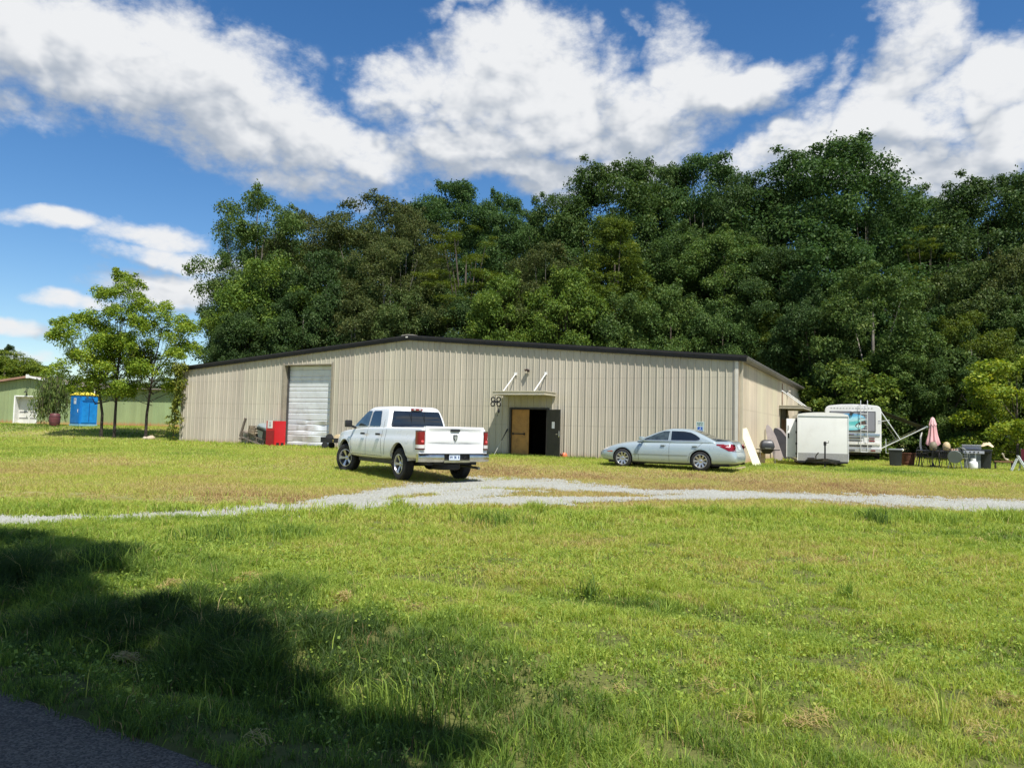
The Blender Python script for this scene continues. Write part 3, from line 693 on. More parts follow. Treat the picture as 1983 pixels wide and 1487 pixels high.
# ------------------------------------------------------------------ vehicles
def bake(o):
    dg = bpy.context.evaluated_depsgraph_get(); dg.update()
    me = bpy.data.meshes.new_from_object(o.evaluated_get(dg), depsgraph=dg); o.modifiers.clear(); o.data = me
def loft(rings, caps=True):
    n = len(rings[0]); mb = MB(); vs = [p for r in rings for p in r]; fs = []
    for i in range(len(rings)-1):
        for k in range(n):
            a = i*n+k; b = i*n+(k+1) % n; fs.append((a, b, b+n, a+n))
    if caps: fs.append(tuple(range(n))[::-1]); fs.append(tuple(range((len(rings)-1)*n, len(rings)*n)))
    return mb.add(vs, fs)
def rrect(x0, x1, hw, z, c=.12, bow=0.0, n=4):
    """rounded rectangle ring in the horizontal plane"""
    pts = []
    for (cx, cy, a0) in ((x1-c, hw-c, 0), (x0+c, hw-c, 90), (x0+c, -hw+c, 180), (x1-c, -hw+c, 270)):
        for k in range(n+1):
            a = R(a0+90*k/n); x = cx+c*cos(a); y = cy+c*sin(a)
            pts.append((x+bow*(1-(y/hw)**2)*(1 if cx > (x0+x1)/2 else -1), y, z))
    # side midpoints keep the subdivided sides straight
    return pts
def subsurf(o, lv=2):
    m = o.modifiers.new('s', 'SUBSURF'); m.levels = lv; m.render_levels = lv; bake(o)
def cut(o, cutters):
    for c in cutters:
        c.parent = o.parent
        m = o.modifiers.new('b', 'BOOLEAN'); m.operation = 'DIFFERENCE'; m.object = c; m.solver = 'EXACT'
    bake(o)
    for c in cutters:
        me = c.data; bpy.data.objects.remove(c); bpy.data.meshes.remove(me)
def fin(o, ang=35):
    o.data.polygons.foreach_set('use_smooth', [True]*len(o.data.polygons)); o.data.set_sharp_from_angle(angle=R(ang))
def bvh_of(objs):
    vs = []; fs = []
    for o in objs:
        b = len(vs); vs += [v.co.copy() for v in o.data.vertices]; fs += [[b+i for i in p.vertices] for p in o.data.polygons]
    return BVHTree.FromPolygons(vs, fs)
def decal(tree, poly, axis, sgn, name, m, parent, off=.004, grid=.06, far=4.0, thick=.004, smooth=True):
    """a patch that follows the body: polygon drawn in the plane across `axis`, dropped onto the surface"""
    A = {'y': (0, 2, 1), 'x': (1, 2, 0), 'z': (0, 1, 2)}[axis]
    P2 = [Vector(p) for p in poly]; n = len(P2)
    x0, x1 = min(p.x for p in P2), max(p.x for p in P2); y0, y1 = min(p.y for p in P2), max(p.y for p in P2)
    def inside(q):
        c = False
        for i in range(n):
            a, b = P2[i], P2[i-1]
            if (a.y > q.y) != (b.y > q.y) and q.x < (b.x-a.x)*(q.y-a.y)/(b.y-a.y)+a.x: c = not c
        return c
    pts = []; ed = []
    for i in range(n):
        a, b = P2[i], P2[(i+1) % n]; k = max(1, int((b-a).length/grid))
        for j in range(k): pts.append(a+(b-a)*j/k)
    m0 = len(pts); ed = [(i, (i+1) % m0) for i in range(m0)]
    x = x0+grid/2
    while x < x1:
        y = y0+grid/2
        while y < y1:
            q = Vector((x, y))
            if inside(q) and min((q-p).length for p in pts[:m0]) > grid*.45: pts.append(q)
            y += grid
        x += grid
    co, _, fs, _, _, _ = delaunay_2d_cdt(pts, ed, [list(range(m0))], 1, 1e-5)
    vs = []
    last = None
    for q in co:
        o = [0, 0, 0]; o[A[0]] = q.x; o[A[1]] = q.y; o[A[2]] = far*sgn; d = [0, 0, 0]; d[A[2]] = -sgn
        hit, nr, _, _ = tree.ray_cast(Vector(o), Vector(d), 8)
        if hit is None: hit = Vector(o); hit[A[2]] = last if last is not None else 0; nr = Vector([-k for k in d])
        if nr.dot(Vector(d)) > 0: nr = -nr
        last = hit[A[2]]; vs.append(hit+nr*off)
    me = bpy.data.meshes.new(name); me.from_pydata(vs, [], [tuple(f) for f in fs])
    bm = bmesh.new(); bm.from_mesh(me)
    # make it face outward, give it thickness
    s = sum((f.normal[A[2]] for f in bm.faces))
    if s*sgn < 0: bmesh.ops.reverse_faces(bm, faces=bm.faces)
    for f in bm.faces: f.smooth = smooth
    bm.to_mesh(me); bm.free()
    return link(name, me, m, parent)
def arc(cx, cz, r, a0, a1, n=14, sx=1.0): return [(cx+r*sx*cos(R(a0+(a1-a0)*k/n)), cz+r*sin(R(a0+(a1-a0)*k/n))) for k in range(n+1)]
def bend(poly, n=6): return poly
def strip_poly(pts, w):
    """thin band along a 2-D polyline"""
    L_ = []; R_ = []
    for i, p in enumerate(pts):
        a = Vector(pts[max(0, i-1)]); b = Vector(pts[min(len(pts)-1, i+1)]); d = (b-a).normalized(); nn = Vector((-d.y, d.x))*w/2; p = Vector(p)
        L_.append(tuple(p+nn)); R_.append(tuple(p-nn))
    return L_+R_[::-1]
def wheel(parent, x, y, r, w, rimr, spokes, steer=0, twin=True):
    s = 1 if y > 0 else -1
    e = empty('wheel', (x, y-s*w/2, r)); e.parent = parent; e.rotation_euler = (0, 0, steer)
    T = TR(rx=-pi/2*s)          # local z points outward
    mb = MB(); h = w/2
    mb.lathe([(rimr, -h*.9), (rimr+.02, -h), (r-.04, -h), (r-.008, -h*.78), (r, -h*.5), (r, 0), (r, h*.5), (r-.008, h*.78), (r-.04, h), (rimr+.03, h*1.02), (rimr, h*.93), (rimr-.005, h*.6)], 40, T, closed=False)
    # tread blocks
    for k in range(44):
        a = 2*pi*k/44; Tk = T @ Matrix.Rotation(a, 4, 'Z')
        mb.box((r-.004, -.012, -h*.72), (r+.006, .012, -.02), Tk); mb.box((r-.004, .004, .02), (r+.006, .028, h*.72), Tk)
    mb.build('tyre', RUBBER, e, smooth=35)
    mb = MB(); mb.lathe([(rimr+.004, h*.97), (rimr-.012, h*.98), (rimr-.022, h*.80), (rimr-.03, h*.1), (rimr-.03, -h*.8)], 36, T, closed=False)
    mb.lathe([(.0, h*.66), (.035, h*.66), (.06, h*.60), (.075, h*.45), (.075, h*.2)], 20, T, closed=False)
    for k in range(spokes):
        a0 = 2*pi*k/spokes
        for da in ((-.13, .13) if twin else (0,)):
            Tk = T @ Matrix.Rotation(a0+da*.6, 4, 'Z')
            wd = .026 if not twin else .020
            mb.add([(.05, -wd, h*.55), (.05, wd, h*.55), (rimr-.015, wd*1.25, h*.86), (rimr-.015, -wd*1.25, h*.86), (.05, -wd, h*.35), (.05, wd, h*.35), (rimr-.015, wd*1.25, h*.66), (rimr-.015, -wd*1.25, h*.66)],
                   [(0, 1, 2, 3), (4, 7, 6, 5), (0, 4, 5, 1), (1, 5, 6, 2), (2, 6, 7, 3), (3, 7, 4, 0)], Tk)
    mb.build('rim', RIM, e, smooth=35)
    MB().lathe([(rimr-.03, -h*.3), (rimr-.03, -h*.28), (0, -h*.28)], 24, T, closed=False).build('brake_disc', mat('brake_dark', (.03, .03, .03), .6, .3), e)
    return e
# ---- pickup
TW = mat('truck_white', (.80, .81, .80), .28, var=.012, vs=.6, coat=.7, dirt=((.45, .40, .30), .45), dirt_z=.50)
TK = empty('pickup_truck', (-2.02, 19.83, zg(-2.0, 19.8)+.035), R(124), 'white four-door pickup truck parked nose to the building, tailgate to the lawn', 'pickup')
def tring(x, hw, zb, zt_, sh=1.02, crown=.02):
    return [(x, -hw*.55, zb), (x, -hw*.93, zb+.01), (x, -hw, zb+.10), (x, -hw-.004, (zb+sh)/2), (x, -hw+.004, sh-.02), (x, -hw+.045, sh+.05), (x, -hw+.06, zt_-.05), (x, -hw+.085, zt_-.008), (x, -hw+.16, zt_+crown*.3), (x, -hw*.45, zt_+crown),
            (x, hw*.45, zt_+crown), (x, hw-.16, zt_+crown*.3), (x, hw-.085, zt_-.008), (x, hw-.06, zt_-.05), (x, hw-.045, sh+.05), (x, hw-.004, sh-.02), (x, hw+.004, (zb+sh)/2), (x, hw, zb+.10), (x, hw*.93, zb+.01), (x, hw*.55, zb)]
ST = [(-1.13, .955, .60, 1.33, 1.06), (-1.12, .965, .58, 1.34, 1.06), (-1.02, .975, .56, 1.34, 1.06), (-.55, .985, .52, 1.335, 1.05), (.3, .99, .50, 1.33, 1.05), (.85, .985, .47, 1.325, 1.04), (1.0, .985, .46, 1.325, 1.04), (2.0, .985, .45, 1.31, 1.03), (2.9, .985, .45, 1.28, 1.02), (3.15, .985, .47, 1.24, 1.02), (3.57, .995, .50, 1.21, 1.00), (4.05, .975, .50, 1.165, .97), (4.35, .90, .50, 1.10, .93), (4.50, .80, .52, 1.0, .88)]
body = loft([tring(*s) for s in ST]).build('body', TW, TK); subsurf(body, 2)
cut_l = []
for x in (0, 3.57):
    c = MB().lathe([(.475, -1.2), (.475, 1.2)], 40, TR(x, 0, .47, rx=pi/2)).build('c', TW); cut_l.append(c)
cut_l.append(MB().box((-1.07, -.82, .86), (.78, .82, 1.6)).build('c', TW))
cut(body, cut_l); fin(body, 30)
CB = [(1.22, .88, 3.30, .90), (1.30, .87, 3.22, .895), (1.45, .875, 2.96, .86), (1.62, .92, 2.68, .81), (1.78, .99, 2.42, .76), (1.855, 1.06, 2.26, .71), (1.895, 1.20, 2.08, .60)]
cab = loft([rrect(x0, x1, hw, z, .10, .03) for (z, x0, x1, hw) in CB]).build('cab', TW, TK); subsurf(cab, 2); fin(cab, 40)
tb = bvh_of([body, cab])
# glass
rwin = decal(tb, [(-.77, 1.345), (.77, 1.345), (.78, 1.39), (.69, 1.73), (.67, 1.755), (-.67, 1.755), (-.69, 1.73), (-.78, 1.39)], 'x', -1, 'rear_window', GLASS, TK, off=.006)
mb = MB(); mb.box((.868, -.20, 1.36), (.878, -.19, 1.75)); mb.box((.868, .19, 1.36), (.878, .20, 1.75)); mb.build('window_divider', BLACK, rwin)
for s in (1, -1):
    decal(tb, [(3.02, 1.335), (2.14, 1.335), (2.10, 1.36), (2.10, 1.72), (2.14, 1.755), (2.36, 1.755), (2.44, 1.72), (2.98, 1.38)], 'y', s, 'side_window', GLASSL, TK, off=.006)
    decal(tb, [(1.99, 1.335), (1.36, 1.335), (1.32, 1.36), (1.32, 1.40), (1.46, 1.72), (1.50, 1.755), (1.97, 1.755), (2.02, 1.72), (2.02, 1.36)], 'y', s, 'side_window', GLASS, TK, off=.006)
    # shut lines
    mseam = mat('shut_line', (.05, .05, .05), .8)
    decal(tb, strip_poly([(2.06, 1.74), (2.06, .56)], .014), 'y', s, 'shut_line', mseam, TK, off=.002)
    decal(tb, strip_poly([(1.13, 1.52), (1.08, 1.3), (1.08, .95), (1.00, .56)], .014), 'y', s, 'shut_line', mseam, TK, off=.002)
    decal(tb, strip_poly([(3.12, 1.22), (3.12, .95), (3.03, .56)], .014), 'y', s, 'shut_line', mseam, TK, off=.002)
    decal(tb, strip_poly([(1.02, .56), (3.03, .56)], .012), 'y', s, 'shut_line', mseam, TK, off=.002)
    decal(tb, strip_poly([(.845, 1.33), (.845, .50)], .016), 'y', s, 'shut_line', mseam, TK, off=.002)
    for x in (2.22, 1.22):
        mb = MB(); mb.box((x-.10, (.985)*s-.004*s, 1.10), (x+.10, 1.035*s, 1.155), ch=.012); mb.build('door_handle', BLACK, TK)
    decal(tb, arc(-.45, 1.02, .085, 0, 350), 'y', s, 'fuel_flap', TW, TK, off=.004) if s > 0 else None
    # wheel arch lips
    for x in (0, 3.57):
        pts = [(x+.50*cos(R(a)), .47+.50*sin(R(a))) for a in range(-4, 185, 9)]
        decal(tb, strip_poly(pts, .045), 'y', s, 'arch_lip', TW, TK, off=.012)
    # mirror
    mb = MB(); T = TR(3.02, 1.10*s, 1.38, rz=R(-8)*s)
    mb.box((-.06, -.10, -.09), (.08, .10, .11), T, ch=.045); mb.bar((2.98, .90*s, 1.28), (3.0, 1.04*s, 1.33), .09, .06); mb.build('mirror', BLACK, TK, smooth=40)
wsd = decal(tb, [(-.72, 1.30), (.72, 1.30), (.60, 1.80), (-.60, 1.80)], 'x', 1, 'windscreen', GLASS, TK, off=.005)
# rear: tailgate, lamps, bumper, plate
mb = MB()
TGX = -1.135
prof = [(-1.130, .66), (-1.150, .67), (-1.152, .86), (-1.146, .90), (-1.128, .945), (-1.146, .96), (-1.160, 1.00), (-1.163, 1.14), (-1.150, 1.19), (-1.118, 1.235), (-1.13, 1.26), (-1.165, 1.325), (-1.15, 1.365), (-1.06, 1.365), (-1.06, .66)]
ys = [-.82, -.80, -.70, -.35, 0, .35, .70, .80, .82]
vs = []; 
for y in ys:
    f = 1-min(1, (abs(y)/.80))**3
    for (px_, pz_) in prof:
        flat = -1.156
        if .85 < pz_ < 1.30 and px_ > -1.149 and px_ > -1.2 and px_ < -1.10: px_ = flat+(px_-flat)*(f)
        vs.append((px_, y, pz_))
n_ = len(prof); fs = [(i*n_+k, i*n_+(k+1) % n_, (i+1)*n_+(k+1) % n_, (i+1)*n_+k) for i in range(len(ys)-1) for k in range(n_)]
fs += [tuple(range(n_)), tuple(range((len(ys)-1)*n_, len(ys)*n_))[::-1]]
tg = MB().add(vs, fs).build('tailgate', TW, TK, smooth=30)
MB().box((-1.175, -.13, 1.245), (-1.14, .13, 1.300), ch=.01).build('tailgate_handle', BLACK, tg)
# shield badge with curled horns
EM = mat('badge_grey', (.10, .105, .11), .3, .6); EM2 = mat('badge_bright', (.6, .6, .6), .25, .8)
sh_ = [(-.06, 1.165), (-.062, 1.12), (-.052, 1.07), (-.025, 1.03), (0, 1.02), (.025, 1.03), (.052, 1.07), (.062, 1.12), (.06, 1.165), (.03, 1.175), (0, 1.168), (-.03, 1.175)]
bd = MB().prism(sh_, -1.182, -1.150, ax='x').build('badge', EM, tg, bevel=.003)
mb = MB(); mb.prism([(-.012, 1.15), (-.030, 1.10), (-.012, 1.035), (.012, 1.035), (.030, 1.10), (.012, 1.15), (0, 1.125)], -1.189, -1.180, ax='x')
mb.tube([(-1.184, -.012, 1.150), (-1.186, -.040, 1.150), (-1.186, -.050, 1.115), (-1.186, -.036, 1.085)], .006, 5); mb.tube([(-1.184, .012, 1.150), (-1.186, .040, 1.150), (-1.186, .050, 1.115), (-1.186, .036, 1.085)], .006, 5); mb.build('badge_horns', EM2, bd)
for s in (1, -1):
    e = empty('tail_lamp', (0, 0, 0)); e.parent = TK
    pl = [(.835*s, .78), (.845*s, 1.27), (.86*s, 1.285), (1.0*s, 1.285), (1.0*s, .78)]
    mb = MB(); mb.prism([(-1.165, .965), (-1.13, .965), (-.96, .985), (-.93, .99), (-.93, .999), (-1.0, 1.003), (-1.10, .985), (-1.150, .955), (-1.165, .90), (-1.170, .84), (-1.12, .84)] if s > 0 else [(-1.12, -.84), (-1.170, -.84), (-1.165, -.90), (-1.150, -.955), (-1.10, -.985), (-1.0, -1.003), (-.93, -.999), (-.93, -.99), (-.96, -.985), (-1.13, -.965), (-1.165, -.965)], .80, 1.24, ax='z')
    mb = MB()
    pts = [(-1.10, .835), (-1.168, .84), (-1.170, .90), (-1.155, .955), (-1.11, .99), (-1.03, 1.003), (-.97, 1.001), (-.97, .96), (-1.10, .96)]
    if s < 0: pts = [(a, -b) for a, b in pts][::-1]
    mb.prism(pts, .92, 1.235, ax='z'); l1 = mb.build('red_lens', REDLENS, e, smooth=40, bevel=.006)
    mb = MB(); mb.prism(pts, .835, .918, ax='z'); mb.build('reverse_lens', CLEARLENS, e, smooth=40)
    mb = MB(); mb.prism([(a*1.0-.001, b) for a, b in pts], .80, .835, ax='z'); mb.prism([(a, b) for a, b in pts], 1.237, 1.26, ax='z'); mb.build('lamp_housing', mat('lamp_housing', (.06, .01, .01), .4), e)
    # brighter red spot on the lens: a glint put in by colour
    mb = MB(); mb.sph((-1.172, .905*s, 1.0), (.006, .035, .03)); mb.build('reflector', mat('lens_glint', (.75, .10, .10), .1, coat=.6), e)
# high brake light on the roof edge
mb = MB(); mb.box((.93, -.17, 1.775), (1.0, .17, 1.835), ch=.015); hb = mb.build('brake_light', REDLENS, TK)
mb = MB(); mb.box((.922, -.11, 1.79), (.932, -.05, 1.82)); mb.box((.922, .05, 1.79), (.932, .11, 1.82)); mb.build('cargo_lens', CLEARLENS, hb)
# chrome bumper with the dark plate recess
bp = empty('rear_bumper', (0, 0, 0)); bp.parent = TK
BC = mat('bumper_chrome', (.58, .56, .50), .24, 1.0, var=.1, vs=4, dirt=((.30, .25, .17), .35))
def bumper(ya, yb, zl, zh, name='bumper_bar', m=BC):
    n_ = 8; vs = []; 
    pr_ = [(-.03, zl), (-.10, zl+.01), (-.125, zl+.05), (-.125, zh-.05), (-.11, zh-.012), (-.10, zh), (-.0, zh), (.0, zl)]
    rows = []
    for i in range(n_+1):
        y = ya+(yb-ya)*i/n_; back = .12*max(0, (abs(y)-.72)/.28)**1.6
        rows.append([(-1.16+px_+back, y, pz_) for (px_, pz_) in pr_])
    return loft(rows).build(name, m, bp, smooth=45)
bumper(-1.0, -.36, .50, .70); bumper(.36, 1.0, .50, .70); bumper(-.36, .36, .50, .545)
MB().box((-1.22, -.36, .53), (-1.10, .36, .69)).build('plate_recess', BLACK, bp)
mb = MB(); mb.box((-1.285, -1.0, .698), (-1.15, 1.0, .712), ch=.005); mb.build('bumper_step', mat('step_pad', (.03, .03, .03), .7), bp)
pl = MB().box((-1.262, .0, .555), (-1.252, .30, .695), TR(0, -.09, 0)).build('number_plate', mat('plate_white', (.62, .70, .80), .4), bp)
for yy in (.15, .045, -.045):
    pass
PM = mat('plate_ink', (.06, .10, .22), .5)
def glyph(mb, ch, y, z, h, w, x):
    SEG = {'8': 'abcdefg', '0': 'abcdef', '1': 'bc', '2': 'abged', '3': 'abgcd', '4': 'fgbc', '5': 'afgcd', '6': 'afgedc', '7': 'abc', '9': 'abfgcd', 'H': 'fbgec', 'A': 'abcefg', 'P': 'abefg', 'L': 'fed', 'E': 'afged'}
    S = {'a': ((0, h), (w, h)), 'b': ((w, h), (w, h/2)), 'c': ((w, h/2), (w, 0)), 'd': ((0, 0), (w, 0)), 'e': ((0, 0), (0, h/2)), 'f': ((0, h/2), (0, h)), 'g': ((0, h/2), (w, h/2))}
    for k in SEG.get(ch, ''):
        (a, b), (c, d) = S[k]; mb.bar((x, y-a, z+b), (x, y-c, z+d), .009, .009)
mb = MB(); yy = .182
for ch in 'H4 36 8':
    if ch != ' ': glyph(mb, ch, yy, .598, .05, .022, -1.264)
    yy -= .037
mb.build('plate_text', PM, pl)
mb = MB(); mb.tube([(-1.22, -.30, .56), (-1.25, -.22, .6), (-1.24, -.26, .64)], .012); mb.build('trailer_socket', DARKMETAL, bp)
# underside
mb = MB(); mb.box((-1.05, -.70, .42), (4.3, -.55, .55)); mb.box((-1.05, .55, .42), (4.3, .70, .55)); mb.box((-1.0, -.60, .44), (-.9, .60, .54)); mb.box((.7, -.8, .36), (2.9, .8, .50))
mb.tube([(0, -.78, .40), (0, .78, .40)], .05); mb.sph((0, .05, .40), (.17, .17, .15)); mb.box((-1.12, -.55, .46), (-1.0, .55, .56)); mb.build('chassis', DARKMETAL, TK, smooth=30)
mb = MB(); mb.tube([(.8, -.62, .36), (-.7, -.70, .36), (-1.15, -.72, .34)], .035, 10); mb.build('exhaust_pipe', mat('exhaust', (.25, .24, .22), .4, .8), TK, smooth=40)
mb = MB(); mb.lathe([(.32, 0), (.36, .03), (.36, .14), (.32, .17)], 20, TR(-.72, 0, .30)); mb.build('spare_wheel', RUBBER, TK, smooth=40)
MB().box((-.46, -.78, .28), (-.43, -.96, .58)).build('mud_flap', BLACK, TK) if False else None
for (x, y, st) in ((0, .965, 0), (0, -.965, 0), (3.57, .975, R(22)), (3.57, -.975, R(20))): wheel(TK, x, y, .40, .265, .245, 5, st)
for s in (1, -1):
    mb = MB(); c = [(.46*cos(R(a)), .46*sin(R(a))) for a in range(0, 181, 12)]
    for x in (0, 3.57):
        vs = [(x+a, .52*s, .47+b_) for a, b_ in c]+[(x+a, .93*s, .47+b_) for a, b_ in c]; k = len(c)
        mb.add(vs, [(i, i+1, i+1+k, i+k) for i in range(k-1)]); mb.prism([(x+a, .47+b_) for a, b_ in c], .50*s, .52*s)
    mb.build('wheel_liner', BLACK, TK)
# small door scuffs (red/brown) on the side
# ---- silver saloon
SV_ = mat('silver_green_paint', (.42, .50, .52), .30, .35, var=.015, vs=.5, coat=.8)
CR = empty('sedan', (6.69, 25.97, zg(6.6, 25.9)), R(151), 'silver-green four-door sedan parked along the building, nose to the left', 'sedan')
def cring(x, hw, zb, zt_, sh, crown=.03):
    return [(x, -hw*.6, zb), (x, -hw*.90, zb+.01), (x, -hw*.975, zb+.10), (x, -hw, (zb+sh)/2+.02), (x, -hw*.99, sh-.02), (x, -hw*.955, sh+.06), (x, -hw*.84, zt_-.01), (x, -hw*.5, zt_+crown*.8), (x, -hw*.2, zt_+crown),
            (x, hw*.2, zt_+crown), (x, hw*.5, zt_+crown*.8), (x, hw*.84, zt_-.01), (x, hw*.955, sh+.06), (x, hw*.99, sh-.02), (x, hw, (zb+sh)/2+.02), (x, hw*.975, zb+.10), (x, hw*.90, zb+.01), (x, hw*.6, zb)]
SS = [(-1.15, .62, .34, .50, .44, .0), (-1.13, .74, .29, .60, .50, .01), (-1.07, .81, .26, .74, .58, .01), (-.98, .85, .25, .98, .72, .02), (-.88, .87, .24, 1.005, .76, .02), (-.45, .895, .22, .985, .80, .03), (.3, .905, .21, .955, .79, .03), (1.1, .905, .20, .945, .77, .03), (2.0, .905, .20, .93, .75, .03), (2.45, .90, .20, .90, .73, .03), (2.85, .89, .21, .84, .70, .04), (3.2, .86, .22, .75, .63, .04), (3.5, .76, .24, .64, .54, .03), (3.66, .58, .27, .53, .45, .01), (3.70, .45, .30, .47, .42, .0)]
cb_ = loft([cring(*s) for s in SS]).build('body', SV_, CR); subsurf(cb_, 2)
cut(cb_, [MB().lathe([(.365, -1.2), (.365, 1.2)], 40, TR(x, 0, .335, rx=pi/2)).build('c', SV_) for x in (0, 2.72)]); fin(cb_, 30)
CC = [(.86, -.62, 2.36, .82, .14), (.95, -.52, 2.22, .805, .14), (1.06, -.28, 1.98, .765, .16), (1.17, -.04, 1.74, .715, .17), (1.27, .18, 1.50, .66, .18), (1.345, .38, 1.28, .60, .2), (1.395, .62, 1.05, .48, .2)]
cc_ = loft([rrect(x0, x1, hw, z, c, .06) for (z, x0, x1, hw, c) in CC]).build('cab', SV_, CR); subsurf(cc_, 2); fin(cc_, 45)
tb = bvh_of([cb_, cc_])
for s in (1, -1):
    decal(tb, [(2.06, .975), (1.12, .985), (1.10, 1.29), (1.28, 1.285), (1.48, 1.22), (1.75, 1.10), (1.98, 1.00)], 'y', s, 'side_window', GLASSL, CR, off=.006, grid=.05)
    decal(tb, [(1.02, .985), (.22, .99), (.10, 1.01), (.04, 1.05), (.08, 1.10), (.20, 1.18), (.38, 1.255), (.62, 1.29), (1.04, 1.295)], 'y', s, 'side_window', GLASS, CR, off=.006, grid=.05)
    decal(tb, strip_poly([(2.12, .965), (1.5, .972), (1.0, .976), (.2, .982), (.02, 1.01)], .016), 'y', s, 'window_trim', ALU, CR, off=.009)
    ml = mat('shut_line_grey', (.10, .11, .11), .8)
    decal(tb, strip_poly([(1.08, 1.30), (1.06, .97), (1.06, .28)], .012), 'y', s, 'shut_line', ml, CR, off=.003)
    decal(tb, strip_poly([(.00, 1.0), (-.04, .92), (.12, .74), (.36, .55), (.42, .30)], .012), 'y', s, 'shut_line', ml, CR, off=.003)
    decal(tb, strip_poly([(2.10, .93), (2.16, .80), (2.13, .28)], .012), 'y', s, 'shut_line', ml, CR, off=.003)
    decal(tb, strip_poly([(.42, .515), (1.3, .51), (2.34, .505)], .022), 'y', s, 'side_moulding', SV_, CR, off=.014)
    decal(tb, strip_poly([(.42, .496), (1.3, .491), (2.34, .487)], .010), 'y', s, 'moulding_shadow_gap', ml, CR, off=.006)
    for x in (1.28, .20):
        decal(tb, [(x-.10, .80), (x-.06, .775), (x+.06, .775), (x+.10, .80), (x+.06, .83), (x-.06, .83)], 'y', s, 'handle_recess', mat('recess_dark', (.04, .045, .05), .5), CR, off=.003, grid=.03)
        mb = MB(); mb.box((x-.075, .885*s, .795), (x+.065, .925*s, .822), ch=.008); mb.build('door_handle', SV_, CR)
    for x, r in ((0, .372), (2.72, .372)):
        pts = [(x+(r+.006)*cos(R(a)), .335+(r+.006)*sin(R(a))) for a in range(-2, 184, 9)]
        decal(tb, strip_poly(pts, .03), 'y', s, 'arch_lip', SV_, CR, off=.008)
    decal(tb, [(3.08, .53), (3.30, .535), (3.33, .555), (3.10, .575)], 'y', s, 'side_marker', ORANGELENS, CR, off=.005, grid=.04)
    tl = empty('tail_lamp', (0, 0, 0)); tl.parent = CR
    decal(tb, [(-.62, .815), (-.68, .85), (-.90, .89), (-1.06, .90), (-1.10, .80), (-1.06, .68), (-.92, .68), (-.80, .74)], 'y', s, 'red_lens', REDLENS, tl, off=.006, grid=.03)
    decal(tb, [(-.80, .81), (-.86, .84), (-.97, .835), (-.93, .79)], 'y', s, 'reverse_lens', mat('pink_white_lens', (.70, .45, .45), .1, coat=.5), tl, off=.010, grid=.03)
    decal(tb, [(.58*s, .69), (.84*s, .70), (.84*s, .90), (.60*s, .90)], 'x', -1, 'red_lens', REDLENS, tl, off=.006, grid=.04)
    decal(tb, [(3.30, .62), (3.58, .55), (3.60, .58), (3.34, .70), (3.20, .72)], 'y', s, 'headlight', CLEARLENS, CR, off=.006, grid=.04)
    mb = MB(); T = TR(1.98, .995*s, 1.02, rz=R(-12)*s); mb.box((-.045, -.10, -.06), (.07, .09, .065), T, ch=.03); mb.bar((1.98, .80*s, .98), (1.98, .93*s, .99), .06, .04); mb.build('mirror', SV_, CR, smooth=40)
decal(tb, [(-.60, .98), (.60, .98), (.56, 1.06), (.47, 1.24), (.42, 1.32), (-.42, 1.32), (-.47, 1.24), (-.56, 1.06)], 'x', -1, 'rear_window', GLASS, CR, off=.006)
decal(tb, [(-.66, .98), (.66, .98), (.47, 1.30), (-.47, 1.30)], 'x', 1, 'windscreen', GLASS, CR, off=.006)
decal(tb, [(-.20, .72), (.20, .72), (.20, .88), (-.20, .88)], 'x', -1, 'number_plate', mat('plate_pale', (.5, .55, .6), .4), CR, off=.008, grid=.1)
decal(tb, strip_poly([(-.80, .66), (.80, .66)], .012), 'x', -1, 'shut_line', ml, CR, off=.004)
mb = MB(); mb.box((-.9, -.7, .17), (3.3, .7, .30)); mb.tube([(-.5, -.55, .24), (-1.12, -.58, .25)], .035); mb.build('underbody', DARKMETAL, CR)
for (x, y) in ((0, .885), (0, -.885), (2.72, .885), (2.72, -.885)): wheel(CR, x, y, .325, .205, .225, 9, 0, False)
for s in (1, -1):
    mb = MB(); c = [(.355*cos(R(a)), .355*sin(R(a))) for a in range(0, 181, 12)]
    for x in (0, 2.72):
        vs = [(x+a, .55*s, .335+b_) for a, b_ in c]+[(x+a, .84*s, .335+b_) for a, b_ in c]; k = len(c)
        mb.add(vs, [(i, i+1, i+1+k, i+k) for i in range(k-1)]); mb.prism([(x+a, .335+b_) for a, b_ in c], .53*s, .55*s)
    mb.build('wheel_liner', BLACK, CR)

# ------------------------------------------------------------------ cargo trailer
def put(x, y, dz=0): return (x, y, zg(x, y)+dz)
TWH = mat('trailer_white', (.74, .74, .70), .35, var=.03, vs=.9, bump=.25, bs=2.2, dirt=((.5, .47, .40), .25))
CT = empty('cargo_trailer', put(12.07, 29.53), -R(17), 'white enclosed cargo trailer, front wall with jack facing the lawn, side door open', 'trailer')
b0 = .22
mb = MB(); mb.box((-.90, 0, b0), (.90, 3.7, 2.02), ch=.03); mb.build('body', TWH, CT, smooth=30)
mb = MB(); pr = [(-.91, 1.95), (-.91, 1.99)]+[(-.88+.15*0+.88*2*k/12, 2.02+.075*math.sin(pi*k/12)**.6) for k in range(13)]+[(.91, 1.99), (.91, 1.95)]
mb.prism(pr, -.012, 3.72); mb.build('roof_cap', mat('trailer_cap', (.76, .75, .70), .4, var=.03), CT, smooth=50)
MB().box((-.915, -.018, 1.925), (.915, 0, 1.955)).build('trim_band', ALU, CT)
MB().box((-.905, -.010, b0-.01), (.905, 0, .52)).build('stone_guard', mat('checker_plate', (.36, .35, .33), .5, .4, var=.1, vs=20, bump=.4, bs=60), CT)
mb = MB()
for x in (-.925, .905): mb.box((x, -.02, b0), (x+.02, .02, 1.96))
mb.build('corner_trim', mat('white_corner', (.72, .72, .70), .35), CT)
